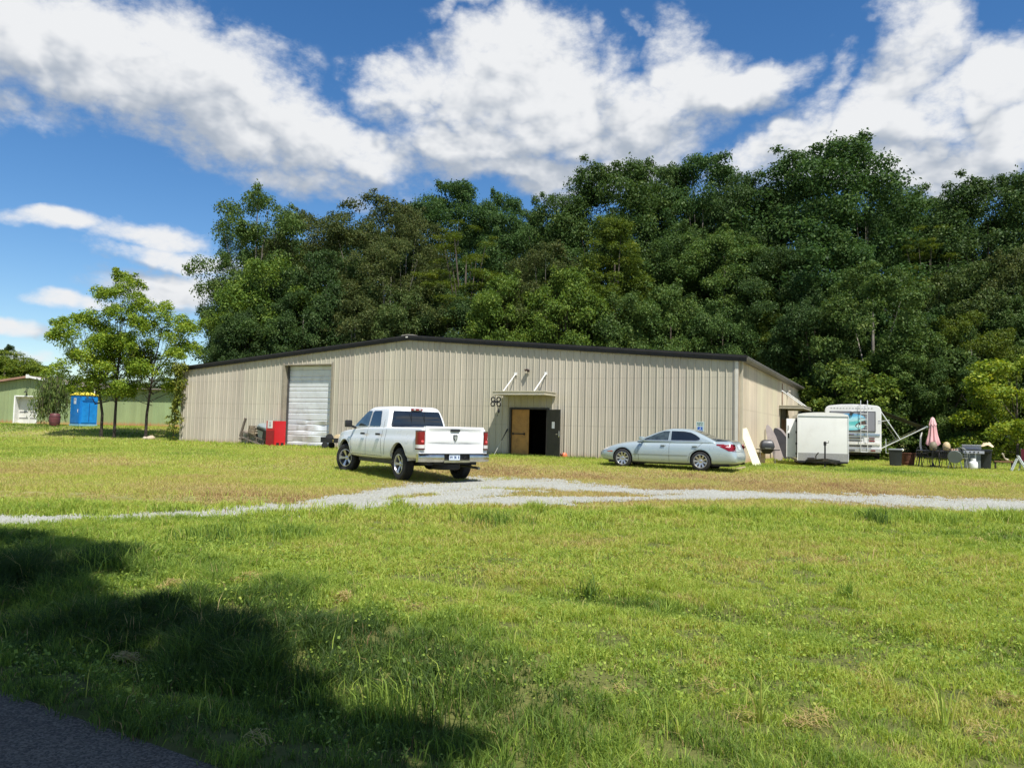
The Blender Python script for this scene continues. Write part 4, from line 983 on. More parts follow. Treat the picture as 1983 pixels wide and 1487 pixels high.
mb = MB(); mb.box((-.90, 0, .14), (.90, 3.7, .22)); mb.bar((-.75, .3, .17), (0, -1.1, .30), .07, .1); mb.bar((.75, .3, .17), (0, -1.1, .30), .07, .1); mb.build('chassis', DARKMETAL, CT)
jk = empty('tongue_jack', (0, -.85, 0)); jk.parent = CT
mb = MB(); mb.tube([(0, 0, .02), (0, 0, .85)], .03, 10); mb.tube([(0, 0, .0), (0, 0, .03)], .10, 12); mb.build('jack_post', DARKMETAL, jk)
mb = MB(); mb.lathe([(.05, .83), (.055, .95), (.02, .98)], 12); mb.tube([(0, 0, .93), (.12, -.02, .93), (.12, -.02, 1.0)], .012); mb.build('crank_head', BLACK, jk)
mb = MB(); mb.box((-.10, -1.25, .25), (.05, -1.0, .34)); mb.tube([(-.28, -.4, .05), (-.30, -.6, .42), (-.22, -.7, .55)], .02); mb.tube([(.3, -.3, .25), (.45, -.5, .12), (.2, -.9, .2)], .012); mb.box((-.55, -.18, .26), (-.30, -.02, .34)); mb.build('hitch', mat('greasy_metal', (.05, .04, .03), .6, .4), CT)
for (x, y) in ((-.78, 1.9), (.78, 1.9), (-.78, 2.7), (.78, 2.7)):
    e = empty('wheel', (x, y, .26), 0); e.parent = CT
    MB().lathe([(.16, -.09), (.24, -.09), (.26, -.05), (.26, .05), (.24, .09), (.16, .09)], 24, TR(ry=pi/2)).build('tyre', RUBBER, e, smooth=40); MB().lathe([(0, .02), (.05, .05), (.15, .03), (.16, .09)], 20, TR(ry=(-pi/2 if x < 0 else pi/2)), closed=False).build('rim', GALV, e)
for x in (-.99, .99):
    MB().box((x-.1, 1.5, .5), (x+.1, 3.1, .54)).build('fender', WHITE, CT, bevel=.01) if False else None
dr = empty('side_door', (-.93, .55, .32), R(28)); dr.parent = CT
MB().box((-.42, 0, 0), (0, .035, 1.52), ch=.01).build('door_panel', mat('door_white', (.80, .80, .78), .3, var=.03), dr)
mb = MB(); mb.box((-.38, -.03, .75), (-.33, 0, .95)); mb.tube([(-.38, -.03, 1.05), (-.36, -.06, 1.15), (-.38, -.03, 1.25)], .012); mb.build('latch', DARKMETAL, dr)
mb = MB()
for z in (.1, .5, .95, 1.4): mb.box((-.03, -.02, z), (.04, .0, z+.08))
mb.build('hinge', DARKMETAL, dr)
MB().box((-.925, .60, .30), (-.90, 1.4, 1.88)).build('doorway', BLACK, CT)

# ------------------------------------------------------------------ motorhome
RVW = mat('rv_white', (.78, .78, .77), .35, var=.03, vs=.8, coat=.3, dirt=((.5, .47, .42), .2))
RV = empty('motorhome', put(16.8, 37.5), -R(24.8), 'large white motorhome seen from behind, with rear ladder, mural and awning', 'motorhome')
mb = MB(); pr = [(-1.27, .50), (-1.27, 2.45), (-1.22, 2.62), (-1.08, 2.70), (-.6, 2.755), (0, 2.77), (.6, 2.755), (1.12, 2.70), (1.24, 2.60), (1.27, 2.45), (1.27, .50)]
mb.prism(pr, 0, 9.2); body = mb.build('body', RVW, RV, smooth=40, bevel=.03)
LG = mat('rv_grey', (.24, .24, .27), .35, coat=.3, var=.05)
MB().box((-1.05, -.030, 1.42), (1.02, -.008, 2.42), ch=.008).build('rear_window_panel', mat('rv_dark_band', (.05, .052, .06), .25, coat=.4), RV)
MB().box((-1.0, -.042, 1.46), (.98, -.031, 2.38)).build('grey_panel', LG, RV)
# painted seascape on the panel (sky, sea, surf, rocks)
mur = bpy.data.materials.new('mural'); mur.use_nodes = True; t = mur.node_tree; b = t.nodes['Principled BSDF']
tcn = t.nodes.new('ShaderNodeTexCoord'); sz_ = t.nodes.new('ShaderNodeSeparateXYZ'); t.links.new(tcn.outputs['Object'], sz_.inputs[0])
mp = t.nodes.new('ShaderNodeMapping'); mp.inputs['Scale'].default_value = (1.6, 1, 4.5); t.links.new(tcn.outputs['Object'], mp.inputs[0])
nn = NOISE(t, mp.outputs[0], 1.5, 4, .6)
cr = t.nodes.new('ShaderNodeValToRGB'); els = cr.color_ramp.elements
els[0].position = 0; els[0].color = (.16, .55, .62, 1); els[1].position = 1; els[1].color = (.08, .32, .60, 1)
for p_, c_ in ((.22, (.45, .80, .82)), (.32, (.16, .55, .55)), (.46, (.10, .50, .52)), (.58, (.42, .70, .70)), (.72, (.35, .72, .88)), (.86, (.14, .50, .80))):
    k = els.new(p_); k.color = (*c_, 1)
v_ = M(t, 'ADD', M(t, 'DIVIDE', M(t, 'SUBTRACT', sz_.outputs[2], 1.5), .8), M(t, 'MULTIPLY', M(t, 'SUBTRACT', nn, .5), .35)); t.links.new(v_, cr.inputs[0]); t.links.new(cr.outputs[0], b.inputs['Base Color']); b.inputs['Roughness'].default_value = .3
ov = [(-.16+.76*abs(cos(a))**.75*(1 if cos(a) > 0 else -1), 1.90+.41*abs(sin(a))**.8*(1 if sin(a) > 0 else -1)) for a in [2*pi*k/36 for k in range(36)]]
mu = MB().prism(ov, -.052, -.043).build('mural', mur, RV)
mb = MB(); mb.prism([(.10, 1.68), (.16, 1.80), (.28, 1.87), (.40, 1.95), (.58, 1.98), (.60, 1.80), (.52, 1.72), (.42, 1.76), (.30, 1.74), (.22, 1.66)], -.058, -.053); mb.prism([(-.62, 1.85), (-.58, 1.92), (-.48, 1.90), (-.5, 1.84)], -.058, -.053); mb.build('painted_rock', mat('mural_brown', (.10, .065, .05), .5, var=.4, vs=8), mu)
mb = MB(); mb.prism([(.14, 1.70), (.20, 1.66), (.24, 1.60), (.32, 1.66), (.38, 1.68), (.30, 1.75), (.26, 1.83), (.21, 1.76)], -.063, -.059); mb.prism([(.36, 2.06), (.42, 2.14), (.50, 2.13), (.49, 2.06)], -.063, -.059); mb.build('painted_surf', mat('mural_foam', (.65, .88, .88), .4), mu)
mb = MB(); mb.box((-.10, -.14, 2.33), (.05, -.04, 2.40)); mb.box((-.13, -.11, 2.22), (-.02, -.04, 2.33)); mb.build('camera_housing', mat('cam_dark', (.08, .08, .09), .4), RV, bevel=.01)
MB().box((-.05, -.145, 2.40), (.05, -.05, 2.44)).build('camera_cap', WHITE, RV)
# lower striped bodywork
mb = MB(); mb.box((-1.2, -.03, 1.23), (1.2, -.004, 1.33)); mb.build('stripe', mat('blue_grey_stripe', (.22, .30, .38), .4), RV)
mb = MB(); mb.box((-1.10, -.034, 1.10), (.42, -.004, 1.145)); mb.box((-1.10, -.034, .965), (.42, -.004, 1.01)); mb.box((-1.10, -.040, .70), (.85, -.012, .76)); mb.box((-1.10, -.040, .56), (.45, -.012, .60)); mb.build('dark_stripe', mat('dark_stripe', (.035, .03, .03), .4), RV)
mb = MB(); mb.box((-1.24, -.10, .42), (1.24, .02, .62), ch=.03); mb.build('rear_bumper', mat('rv_bumper', (.45, .45, .44), .3, .3), RV)
MB().box((-1.22, -.05, .80), (1.22, -.006, .92), ch=.01).build('moulding', mat('rv_moulding', (.70, .69, .66), .4), RV)
MB().box((-.36, -.11, .47), (.10, -.101, .56)).build('plate_recess', mat('grey_plate', (.12, .12, .13), .4), RV)
for s in (1, -1):
    e = empty('tail_lamp', (0, 0, 0)); e.parent = RV
    MB().box((.72*s, -.045, .955), (.98*s, -.005, 1.015)).build('red_lens', REDLENS, e, bevel=.005); MB().box((.72*s, -.045, 1.09), (.98*s, -.005, 1.14)).build('upper_lens', mat('dark_red_lens', (.10, .01, .012), .2, coat=.5), e); MB().box((.80*s, -.115, .50), (1.0*s, -.101, .55)).build('reflector', REDLENS, e)
MB().box((-.20, -.045, 1.27), (.06, -.031, 1.30)).build('brake_light', mat('dark_red_lens', (.10, .01, .012), .2), RV)
mb = MB(); lad = []
for x in (.36, .66): mb.tube([(x, -.02, 2.80), (x, -.10, 2.95), (x, -.14, 2.72), (x, -.14, 1.50), (x+.0, -.13, .44)], .015, 8)
for z in (2.55, 2.30, 2.02, 1.76, 1.50, .44): mb.tube([(.36, -.14, z), (.66, -.14, z)], .015, 8)
for z in (2.5, 1.6): mb.tube([(.36, -.14, z), (.36, -.02, z)], .012); mb.tube([(.66, -.14, z), (.66, -.02, z)], .012)
mb.build('ladder', mat('ladder_white', (.72, .74, .74), .35, .2), RV)
mb = MB()
x = -1.0
while x < .9: mb.box((x, -.012, 2.56), (x+.07, -.002, 2.60)); x += .14 if rnd.random() < .7 else .24
mb.build('lettering', mat('faded_letters', (.42, .42, .42), .5), RV)
mb = MB(); mb.box((1.12, -.01, 1.95), (1.272, .002, 1.97)); mb.box((1.12, -.01, 1.85), (1.272, .002, 1.865)); mb.build('pinstripe', mat('violet_grey', (.25, .25, .35), .5), RV)
for y in (1.9, 7.6):
    for x in (-1.1, 1.1):
        e = empty('wheel', (x, y, .44)); e.parent = RV
        MB().lathe([(.26, -.12), (.41, -.12), (.44, -.07), (.44, .07), (.41, .12), (.26, .12)], 28, TR(ry=pi/2)).build('tyre', RUBBER, e, smooth=40); MB().lathe([(0, .0), (.1, .06), (.25, .02), (.26, .11)], 20, TR(ry=(-pi/2 if x < 0 else pi/2)), closed=False).build('rim', GALV, e)
mb = MB(); mb.box((-1.1, .3, .30), (1.1, 8.8, .52)); mb.build('chassis', DARKMETAL, RV)
# awning on the right flank
aw = empty('awning', (1.27, .35, 0)); aw.parent = RV
mb = MB(); v = [(0.0, 0, 2.50), (1.95, 0, 1.72), (1.95, 5.2, 1.72), (0, 5.2, 2.50)]
mb.add(v+[(a, b_, c-.012) for a, b_, c in v], [(0, 1, 2, 3), (7, 6, 5, 4), (0, 4, 5, 1), (1, 5, 6, 2), (2, 6, 7, 3), (3, 7, 4, 0)]); mb.prism([(1.80, 1.60), (1.95, 1.60), (1.97, 1.73), (1.80, 1.80)], 0.02, 5.18)
mb.build('awning_fabric', mat('dark_green_canvas', (.010, .016, .012), .8), aw)
MB().tube([(1.97, -.05, 1.73), (1.97, 5.25, 1.73)], .045, 10).build('roller_tube', ALU, aw)
WPOLE = mat('white_pole', (.62, .64, .62), .35, .2)
for y in (0, 5.2):
    a = MB(); a.tube([(-.02, y, .62), (1.97, y, 1.73)], .028, 8); a.build('awning_arm', WPOLE, aw)
    a = MB(); a.tube([(.0, y, 2.42), (.82, y, 1.10)], .022, 8); a.build('awning_rafter', WPOLE, aw)
    a = MB(); a.tube([(-.02, y, 1.95), (.36, y, 2.02), (.32, y, 1.85)], .018, 8); a.build('awning_strut', WPOLE, aw)
a = MB(); a.tube([(.20, -.02, 1.10), (.20, -.02, .42), (.60, -.02, .42)], .014); a.build('hook_rail', WPOLE, aw)

# ------------------------------------------------------------------ items by the side wall
uxv = Vector((cos(TH), -sin(TH))); uyv = Vector((sin(TH), cos(TH))); RC = Vector((8.674, 29.22))
def sp(off, s): p = RC+uxv*off+uyv*s; return p.x, p.y
def lean(name, lab, cat, base, top, w, th, m, shape='rect', group=None, yaw=None):
    """a flat thing leaning: base and top points of its centre line"""
    B = Vector(base); T_ = Vector(top); d = (T_-B); ln = d.length
    e = bpy.data.objects.new(name, None); bpy.data.objects.remove(e)
    z = d.normalized(); side = Vector((uyv.x, uyv.y, 0)) if yaw is None else Vector((cos(yaw), sin(yaw), 0)); y = z.cross(side).normalized(); x = y.cross(z).normalized()
    T = Matrix((x, y, z)).transposed().to_4x4()
    mb = MB()
    if shape == 'rect': mb.box((-w/2, -th/2, 0), (w/2, th/2, ln))
    else:
        pts = [(-w/2*.62, 0), (-w/2, ln*.12), (-w/2, ln*.62), (-w/2*.7, ln*.86), (-w/2*.3, ln*.97), (0, ln), (w/2*.3, ln*.97), (w/2*.7, ln*.86), (w/2, ln*.62), (w/2, ln*.12), (w/2*.62, 0)]
        mb.prism(pts, -th/2, th/2)
    o = mb.build(name, m, bevel=.004); o.matrix_world = Matrix.Translation(B) @ T
    return tag(o, lab, cat, group)
x0_, y0_ = sp(.72, .10); x1_, y1_ = sp(.10, .62)
lean('leaning_board', 'pale unpainted board leaning on the sunlit corner beside the sedan tail', 'board', put(x0_, y0_, 0), (x1_, y1_, 1.70), .30, .04, mat('cream_board', (.66, .64, .45), .7, var=.06, vs=4), yaw=math.atan2(-.35, 1)+.25)
x0_, y0_ = sp(.70, 6.6); x1_, y1_ = sp(.12, 6.8)
lean('ironing_board', 'pinkish grey narrow board with rounded top leaning on wall right of the barbecue', 'board', put(x0_, y0_), (x1_, y1_, 1.95), .40, .05, mat('pinkish_grey', (.42, .37, .37), .6, var=.12), 'round', yaw=-.5)
x0_, y0_ = sp(1.05, 8.2); x1_, y1_ = sp(.25, 8.3)
lean('folded_table', 'second grey rounded panel with dark back, leaning beside the brown side door', 'board', put(x0_, y0_), (x1_, y1_, 1.82), .55, .05, mat('dark_panel', (.035, .032, .035), .5, var=.3), 'round', yaw=-.3)
x0_, y0_ = sp(.85, 9.4); x1_, y1_ = sp(.2, 9.6)
lean('folded_table', 'pale mauve shell of a folding table, rearmost of the things leaning by the side door', 'board', put(x0_, y0_), (x1_, y1_, 1.86), .6, .04, mat('mauve_grey', (.36, .31, .30), .6, var=.15), 'round', yaw=-.35)
# portable gas barbecue on a folding cart
gxx, gyy = sp(.85, 1.65)
BB = empty('portable_barbecue', put(gxx, gyy), R(-8), 'small charcoal-black lidded barbecue on a thin stand by the sunlit wall', 'barbecue')
LID = mat('barbecue_lid', (.045, .046, .050), .45, .2, var=.15)
mb = MB()
rows = []
for (z, hx, hy) in ((.62, .24, .20), (.70, .27, .22), (.82, .25, .20), (.92, .21, .16), (.97, .14, .10)): rows.append(rrect(-hx, hx, hy, z, .06, 0, 3))
loft(rows).build('lid', LID, BB, smooth=50)
loft([rrect(-.10, .10, .08, .42, .03, 0, 3), rrect(-.2, .2, .16, .50, .05, 0, 3), rrect(-.24, .24, .20, .61, .05, 0, 3)]).build('fire_bowl', BLACK, BB, smooth=40)
mb = MB(); mb.box((-.40, -.14, .58), (-.26, .14, .61)); mb.box((.26, -.14, .56), (.48, .14, .59)); mb.build('side_table', BLACK, BB)
mb = MB(); mb.bar((-.12, -.22, .64), (.12, -.22, .64), .02); mb.build('lid_handle', CHROME, BB)
for x, y in ((-.30, -.12), (-.30, .12), (.30, -.12), (.30, .12)): MB().tube([(x, y, 0), (x*.9, y, .58)], .012, 6).build('leg', mat('grey_leg', (.25, .24, .23), .5, .5), BB)
gxx, gyy = sp(.55, 1.9)
WB = empty('wooden_box', put(gxx, gyy), R(-20), 'upright pale timber box standing under the barbecue', 'box')
mb = MB(); mb.box((-.19, -.12, 0), (.19, .12, .46)); mb.build('crate_wall', mat('box_timber', (.60, .44, .26), .75, var=.2, vs=5, dirt=((.3, .15, .07), .7)), WB, bevel=.006)
mb = MB(); mb.box((-.20, -.135, .42), (.20, -.121, .47)); mb.box((-.20, -.135, 0), (.20, -.121, .05)); mb.box((-.205, -.13, .05), (-.165, -.121, .42)); mb.build('batten', WOODP, WB)
# sign at the accessible parking place
sgx, sgy = (RC-uxv*1.12-uyv*1.2) if True else (0, 0)
SG = empty('parking_sign', put(7.13, 28.75), -TH-.05, 'small blue and white accessible parking sign on a post behind the sedan', 'sign')
MB().tube([(.03, .02, 0), (-.01, .02, 1.58)], .022, 8).build('post', mat('sign_post', (.55, .55, .48), .5, .2), SG)
pl = MB().box((-.155, -.012, 1.13), (.155, 0, 1.62), ch=.003).build('sign_plate', mat('sign_plate', (.52, .60, .56), .5, var=.06), SG)
MB().box((-.095, -.018, 1.235), (.095, -.0125, 1.425)).build('blue_field', mat('sign_blue', (.02, .10, .42), .5), pl)
wm = mat('sign_symbol', (.65, .75, .85), .5); mb = MB()
mb.sph((.01, -.022, 1.395), (.013, .003, .013)); mb.bar((.01, -.021, 1.38), (-.005, -.021, 1.325), .004, .014); mb.bar((-.005, -.021, 1.325), (.038, -.021, 1.322), .004, .012); mb.bar((.038, -.021, 1.322), (.052, -.021, 1.27), .004, .012); mb.bar((.006, -.021, 1.355), (.035, -.021, 1.352), .004, .010)
for k in range(10):
    a, b_ = R(100+k*23), R(100+(k+1)*23); mb.bar((-.004+.043*cos(a), -.021, 1.30+.043*sin(a)), (-.004+.043*cos(b_), -.021, 1.30+.043*sin(b_)), .004, .010)
mb.build('wheelchair_symbol', wm, pl)
gm_ = mat('sign_green', (.05, .20, .16), .5); mb = MB()
def word(mb, s, xc, z, h, x_off=-.0165):
    w = h*.55; st = h*.85; n_ = len(s); x = xc-(n_*st)/2
    SEGL = {'R': [((0,0),(0,1)), ((0,1),(1,1)), ((1,1),(1,.5)), ((1,.5),(0,.5)), ((.3,.5),(1,0))], 'E': [((0,0),(0,1)), ((0,1),(1,1)), ((0,.5),(.8,.5)), ((0,0),(1,0))], 'S': [((0,0),(1,0)), ((1,0),(1,.5)), ((1,.5),(0,.5)), ((0,.5),(0,1)), ((0,1),(1,1))],
            'V': [((0,1),(.5,0)), ((.5,0),(1,1))], 'D': [((0,0),(0,1)), ((0,1),(.8,.9)), ((.8,.9),(1,.5)), ((1,.5),(.8,.1)), ((.8,.1),(0,0))], 'P': [((0,0),(0,1)), ((0,1),(1,1)), ((1,1),(1,.5)), ((1,.5),(0,.5))], 'A': [((0,0),(.5,1)), ((.5,1),(1,0)), ((.2,.4),(.8,.4))],
            'K': [((0,0),(0,1)), ((1,1),(0,.45)), ((0,.45),(1,0))], 'I': [((.5,0),(.5,1))], 'N': [((0,0),(0,1)), ((0,1),(1,0)), ((1,0),(1,1))], 'G': [((1,.9),(0,1)), ((0,1),(0,0)), ((0,0),(1,0)), ((1,0),(1,.45)), ((1,.45),(.5,.45))]}
    for c in s:
        for (a, b_) in SEGL.get(c, []): mb.bar((x+a[0]*w, x_off, z+a[1]*h), (x+b_[0]*w, x_off, z+b_[1]*h), .004, h*.14)
        x += st
word(mb, 'RESERVED', 0, 1.55, .034); word(mb, 'PARKING', 0, 1.48, .034); mb.box((-.10, -.017, 1.165), (.10, -.0125, 1.185)); mb.build('lettering', gm_, pl)

# ------------------------------------------------------------------ things on the front wall and door
def fw(u, off): p = Vector((-18.559, 42.910))+uxv*u-uyv*off; return p.x, p.y
x, y = fw(20.60, 1.16)
WS = empty('ring_ornament', (x, y, 2.82), -TH+.1, 'black wrought ornament of four rings hanging at the canopy corner', 'ornament')
mb = MB()
for (cx_, cz_, r_) in ((-.13, -.10, .085), (.13, -.10, .085), (-.14, -.30, .085), (.14, -.30, .085)):
    mb.tube([(cx_+r_*cos(2*pi*k/20), 0, cz_+r_*1.05*sin(2*pi*k/20)) for k in range(21)], .027, 6)
mb.tube([(-.17, 0, -.20), (.17, 0, -.20)], .022, 6); mb.sph((0, 0, -.20), .05); mb.build('ring_frame', BLACK, WS, smooth=50)
mb = MB(); mb.tube([(0, 0, .0), (0, 0, -.20)], .006, 5); mb.tube([(.0, 0, -.2), (.06, .02, -.42), (.12, 0, -.52)], .008, 5); mb.build('hanging_chain', DARKMETAL, WS)
mb = MB(); mb.lathe([(.0, -.50), (.04, -.52), (.05, -.62), (.02, -.68)], 10, TR(.14, 0, 0)); mb.tube([(.12, 0, -.66), (.06, .05, -.82)], .010, 5); mb.build('chime_weight', DARKMETAL, WS)
x, y = fw(20.25, .55); x2_, y2_ = fw(20.66, .10)
BR = empty('leaning_broom', put(x, y), 0, 'broom leaning upside down beside the tan door leaf', 'broom')
d = Vector((x2_-x, y2_-y, 1.15)); MB().tube([(0, 0, 0), tuple(d*.55)], .012, 7).build('handle', mat('pale_handle', (.5, .5, .44), .5), BR); MB().tube([tuple(d*.55), tuple(d*.8), tuple(d)], [.016, .022, .035], 8).build('brush_head', BLACK, BR)
x, y = fw(23.45, .25)
JG = empty('plastic_jug', put(x, y), .3, 'small orange plastic jug at the foot of the wall right of the doors', 'jug')
MB().lathe([(.10, 0), (.12, .03), (.12, .14), (.07, .20), (.04, .22)], 14, sy=.7).build('jug_body', mat('orange_plastic', (.62, .17, .07), .5), JG, smooth=40)
mb = MB(); mb.sph((-.15, -.03, .13), (.06, .05, .07)); mb.build('black_cap', mat('dark_red_cap', (.08, .01, .01), .4), JG)
# red cabinet
CBX = empty('red_cabinet', put(-11.95, 38.85), R(55), 'bright red metal cabinet with a white notice standing left of the rolling door', 'cabinet')
REDP = mat('red_enamel', (.52, .008, .014), .42, var=.06, vs=2, coat=.2)
mb = MB(); mb.box((-.34, -.34, 0), (.34, .34, 1.27)); mb.build('cabinet_body', REDP, CBX, bevel=.008)
mb = MB(); mb.box((-.345, -.30, .05), (-.352, .30, .78)); mb.build('recessed_panel', mat('dark_red_enamel', (.30, .006, .01), .45), CBX)
nt_ = MB().box((-.352, -.16, .90), (-.343, .22, 1.29)).build('notice', mat('notice_white', (.75, .74, .70), .6), CBX)
mb = MB()
for k in range(4): mb.box((-.356, -.05, 1.0+.06*k), (-.3525, .12, 1.02+.06*k))
mb.build('notice_text', mat('notice_ink', (.15, .15, .15), .6), nt_)
mb = MB(); mb.box((-.22, -.345, .03), (-.05, -.340, .17)); mb.box((.06, -.345, .03), (.23, -.340, .17)); mb.build('vent_hole', BLACK, CBX)
mb = MB(); mb.box((-.36, -.36, .0), (-.30, .36, .06)); mb.build('foot', mat('dark_red_enamel', (.30, .006, .01), .45), CBX)
# tipped bench with a tub
BN = empty('tipped_bench', put(-13.35, 40.15), R(-32), 'weathered wooden bench frame lying tipped against the wall', 'bench', rot=(0, R(13), R(-32)))
mb = MB(); mb.box((-.85, -.22, .34), (.75, .22, .40)); mb.box((-.85, -.22, .10), (.70, -.16, .16)); mb.box((-.85, .16, .10), (.70, .22, .16)); mb.build('seat_frame', WOODG, BN)
for (x, y) in ((-.80, -.2), (-.80, .2), (-.35, -.2), (-.35, .2), (.20, -.2), (.66, -.2), (.66, .2)): MB().box((x-.035, y-.03, .0), (x+.035, y+.03, .36)).build('leg', WOODG, BN)
mb = MB(); mb.box((-.92, -.26, .02), (-.84, -.18, .86), TR(ry=R(8))); mb.box((-.92, .18, .02), (-.84, .26, .86), TR(ry=R(8))); mb.box((-.90, -.26, .02), (-.84, .26, .08)); mb.build('end_post', WOODG, BN)
CRT = empty('wooden_crate', put(-13.45, 40.1, .47), 0, 'small slatted wooden crate sitting on the tipped bench', 'crate', rot=(0, R(13), R(-32)))
mb = MB()
for z in (.02, .13, .24): mb.box((-.22, -.2, z), (.22, -.18, z+.07)); mb.box((-.22, .18, z), (.22, .2, z+.07)); mb.box((-.22, -.2, z), (-.20, .2, z+.07)); mb.box((.20, -.2, z), (.22, .2, z+.07))
for x in (-.2, .2):
    for y in (-.18, .18): mb.box((x-.02, y-.02, 0), (x+.02, y+.02, .33))
mb.box((-.2, -.18, .0), (.2, .18, .02)); mb.build('slats', mat('crate_timber', (.24, .19, .13), .8, var=.3, vs=6), CRT)
TB = empty('plastic_tub', put(-12.78, 39.80, .30), 0, 'grey plastic tub with dark lining resting on the tipped bench beside the red cabinet', 'tub', rot=(R(6), R(14), R(-30)))
TG_ = mat('grey_tub', (.30, .33, .34), .5, var=.08, coat=.1)
loft([rrect(-.26, .26, .20, 0, .05, 0, 3), rrect(-.36, .36, .27, .48, .07, 0, 3)]).build('tub_body', TG_, TB, smooth=40)
mb = MB(); mb.sph((0, 0, .50), (.46, .32, .10)); mb.build('tub_lid', mat('blue_grey_lid', (.22, .26, .26), .45), TB, smooth=50)
mb = MB(); mb.box((-.30, -.285, .34), (.32, -.262, .42)); mb.box((.12, -.29, .05), (.34, -.25, .34)); mb.build('dark_recess', BLACK, TB)
for o_ in (BN, CRT, TB): o_.scale = (1.2, 1.2, 1.25)
CRT.location.z += .08; TB.location.z += .06
# garden cart with a sawn log
GC = empty('garden_cart', put(-8.25, 36.2), R(-14), 'black garden cart beside the rolling door, carrying a log', 'cart')
mb = MB(); mb.box((-.62, -.34, .30), (.62, .34, .34)); mb.box((-.62, -.35, .30), (.62, -.32, .52)); mb.box((-.62, .32, .30), (.62, .35, .52)); mb.box((-.65, -.34, .30), (-.62, .34, .56)); mb.box((.62, -.34, .30), (.65, .34, .52)); mb.build('tray', BLACK, GC, bevel=.006)
for x, y in ((-.42, -.33), (-.42, .33), (.42, -.33), (.42, .33)):
    e = empty('wheel', (x, y, .17)); e.parent = GC
    MB().lathe([(.08, -.04), (.15, -.04), (.17, 0), (.15, .04), (.08, .04)], 18, TR(rx=pi/2)).build('tyre', RUBBER, e, smooth=40); MB().lathe([(0, .03), (.08, .035), (.085, -.035), (0, -.03)], 14, TR(rx=pi/2)).build('rim', WHITE, e)
mb = MB(); mb.box((-.02, -.356, .40), (.03, -.352, .44)); mb.box((-.02, -.356, .34), (.03, -.352, .36)); mb.build('reflector', mat('amber', (.5, .4, .1), .3), GC)
LGO = empty('sawn_log', put(-8.12, 36.2, .52), R(-14), 'short pale sawn log lying in the black garden cart', 'log')
MB().lathe([(.0, -.30), (.17, -.30), (.18, 0), (.17, .30), (0, .30)], 16, TR(rx=R(82), ry=R(70))).build('log_body', mat('log_pale', (.62, .49, .30), .8, var=.2, vs=6, dirt=((.2, .09, .04), .5)), LGO, smooth=30)
DT = empty('spare_tyre', put(-8.55, 36.05, .52), R(-14), 'small black tyre propped at the left end of the garden cart', 'tyre')
MB().lathe([(.09, -.07), (.18, -.07), (.20, 0), (.18, .07), (.09, .07)], 20, TR(rx=R(78), ry=R(-15))).build('tyre', RUBBER, DT, smooth=40)

# ------------------------------------------------------------------ seating corner on the right
BIN = mat('dark_bin_plastic', (.018, .022, .022), .5, var=.2)
def bin_(name, x, y, w, h, rz, lab, lidm, deep=None):
    e = empty(name, put(x, y), rz, lab, 'bin'); d = deep or w
    loft([rrect(-w*.41, w*.41, d*.41, .02, .05, 0, 3), rrect(-w*.48, w*.48, d*.48, h*.92, .06, 0, 3), rrect(-w*.5, w*.5, d*.5, h*.93, .06, 0, 3)]).build('bin_body', BIN, e, smooth=40)
    loft([rrect(-w*.54, w*.54, d*.54, h*.93, .06, 0, 3), rrect(-w*.54, w*.54, d*.54, h*.97, .06, 0, 3), rrect(-w*.44, w*.44, d*.44, h, .06, 0, 3)]).build('lid', lidm, e, smooth=40)
    return e
e = bin_('trash_can', 16.0, 31.75, .52, .72, -.5, 'dark green-grey trash can with white sticker beside the motorhome', mat('grey_lid', (.22, .23, .23), .5))
MB().box((-.02, -.245, .36), (.12, -.236, .48), TR(.05, -.005, 0, rx=R(-3))).build('sticker', mat('sticker', (.75, .75, .75), .5), e)
FB = empty('fire_barrel', put(16.75, 32.2), 0, 'short rusty brown barrel between the trash can and the table', 'barrel')
mb = MB(); mb.lathe([(.22, 0), (.23, .05), (.25, .16), (.24, .18), (.27, .32), (.29, .50), (.31, .52), (.31, .55), (.27, .55), (.24, .1)], 22, closed=False); mb.build('barrel_body', RUST, FB, smooth=35)
mb = MB(); mb.tube([(.30, 0, .48), (.38, .02, .44), (.37, .02, .34)], .014, 6); mb.build('handle', mat('pale_handle2', (.5, .42, .28), .6), FB)
# table
TBL = empty('patio_table', put(17.55, 31.0), -.5, 'long black metal patio table under the pink umbrella', 'table')
mb = MB(); mb.box((-.95, -.45, .68), (.95, .45, .70)); mb.build('tabletop', mat('grey_glass_top', (.22, .22, .24), .25, var=.15, vs=6), TBL)
mb = MB(); mb.box((-.97, -.47, .66), (.97, -.44, .70)); mb.box((-.97, .44, .66), (.97, .47, .70)); mb.box((-.97, -.47, .66), (-.94, .47, .70)); mb.box((.94, -.47, .66), (.97, .47, .70)); mb.build('rim', DARKMETAL, TBL)
for x in (-.88, .88):
    for y in (-.38, .38): MB().tube([(x, y, 0), (x*.93, y*.9, .4), (x, y, .67)], .018, 6).build('leg', DARKMETAL, TBL)
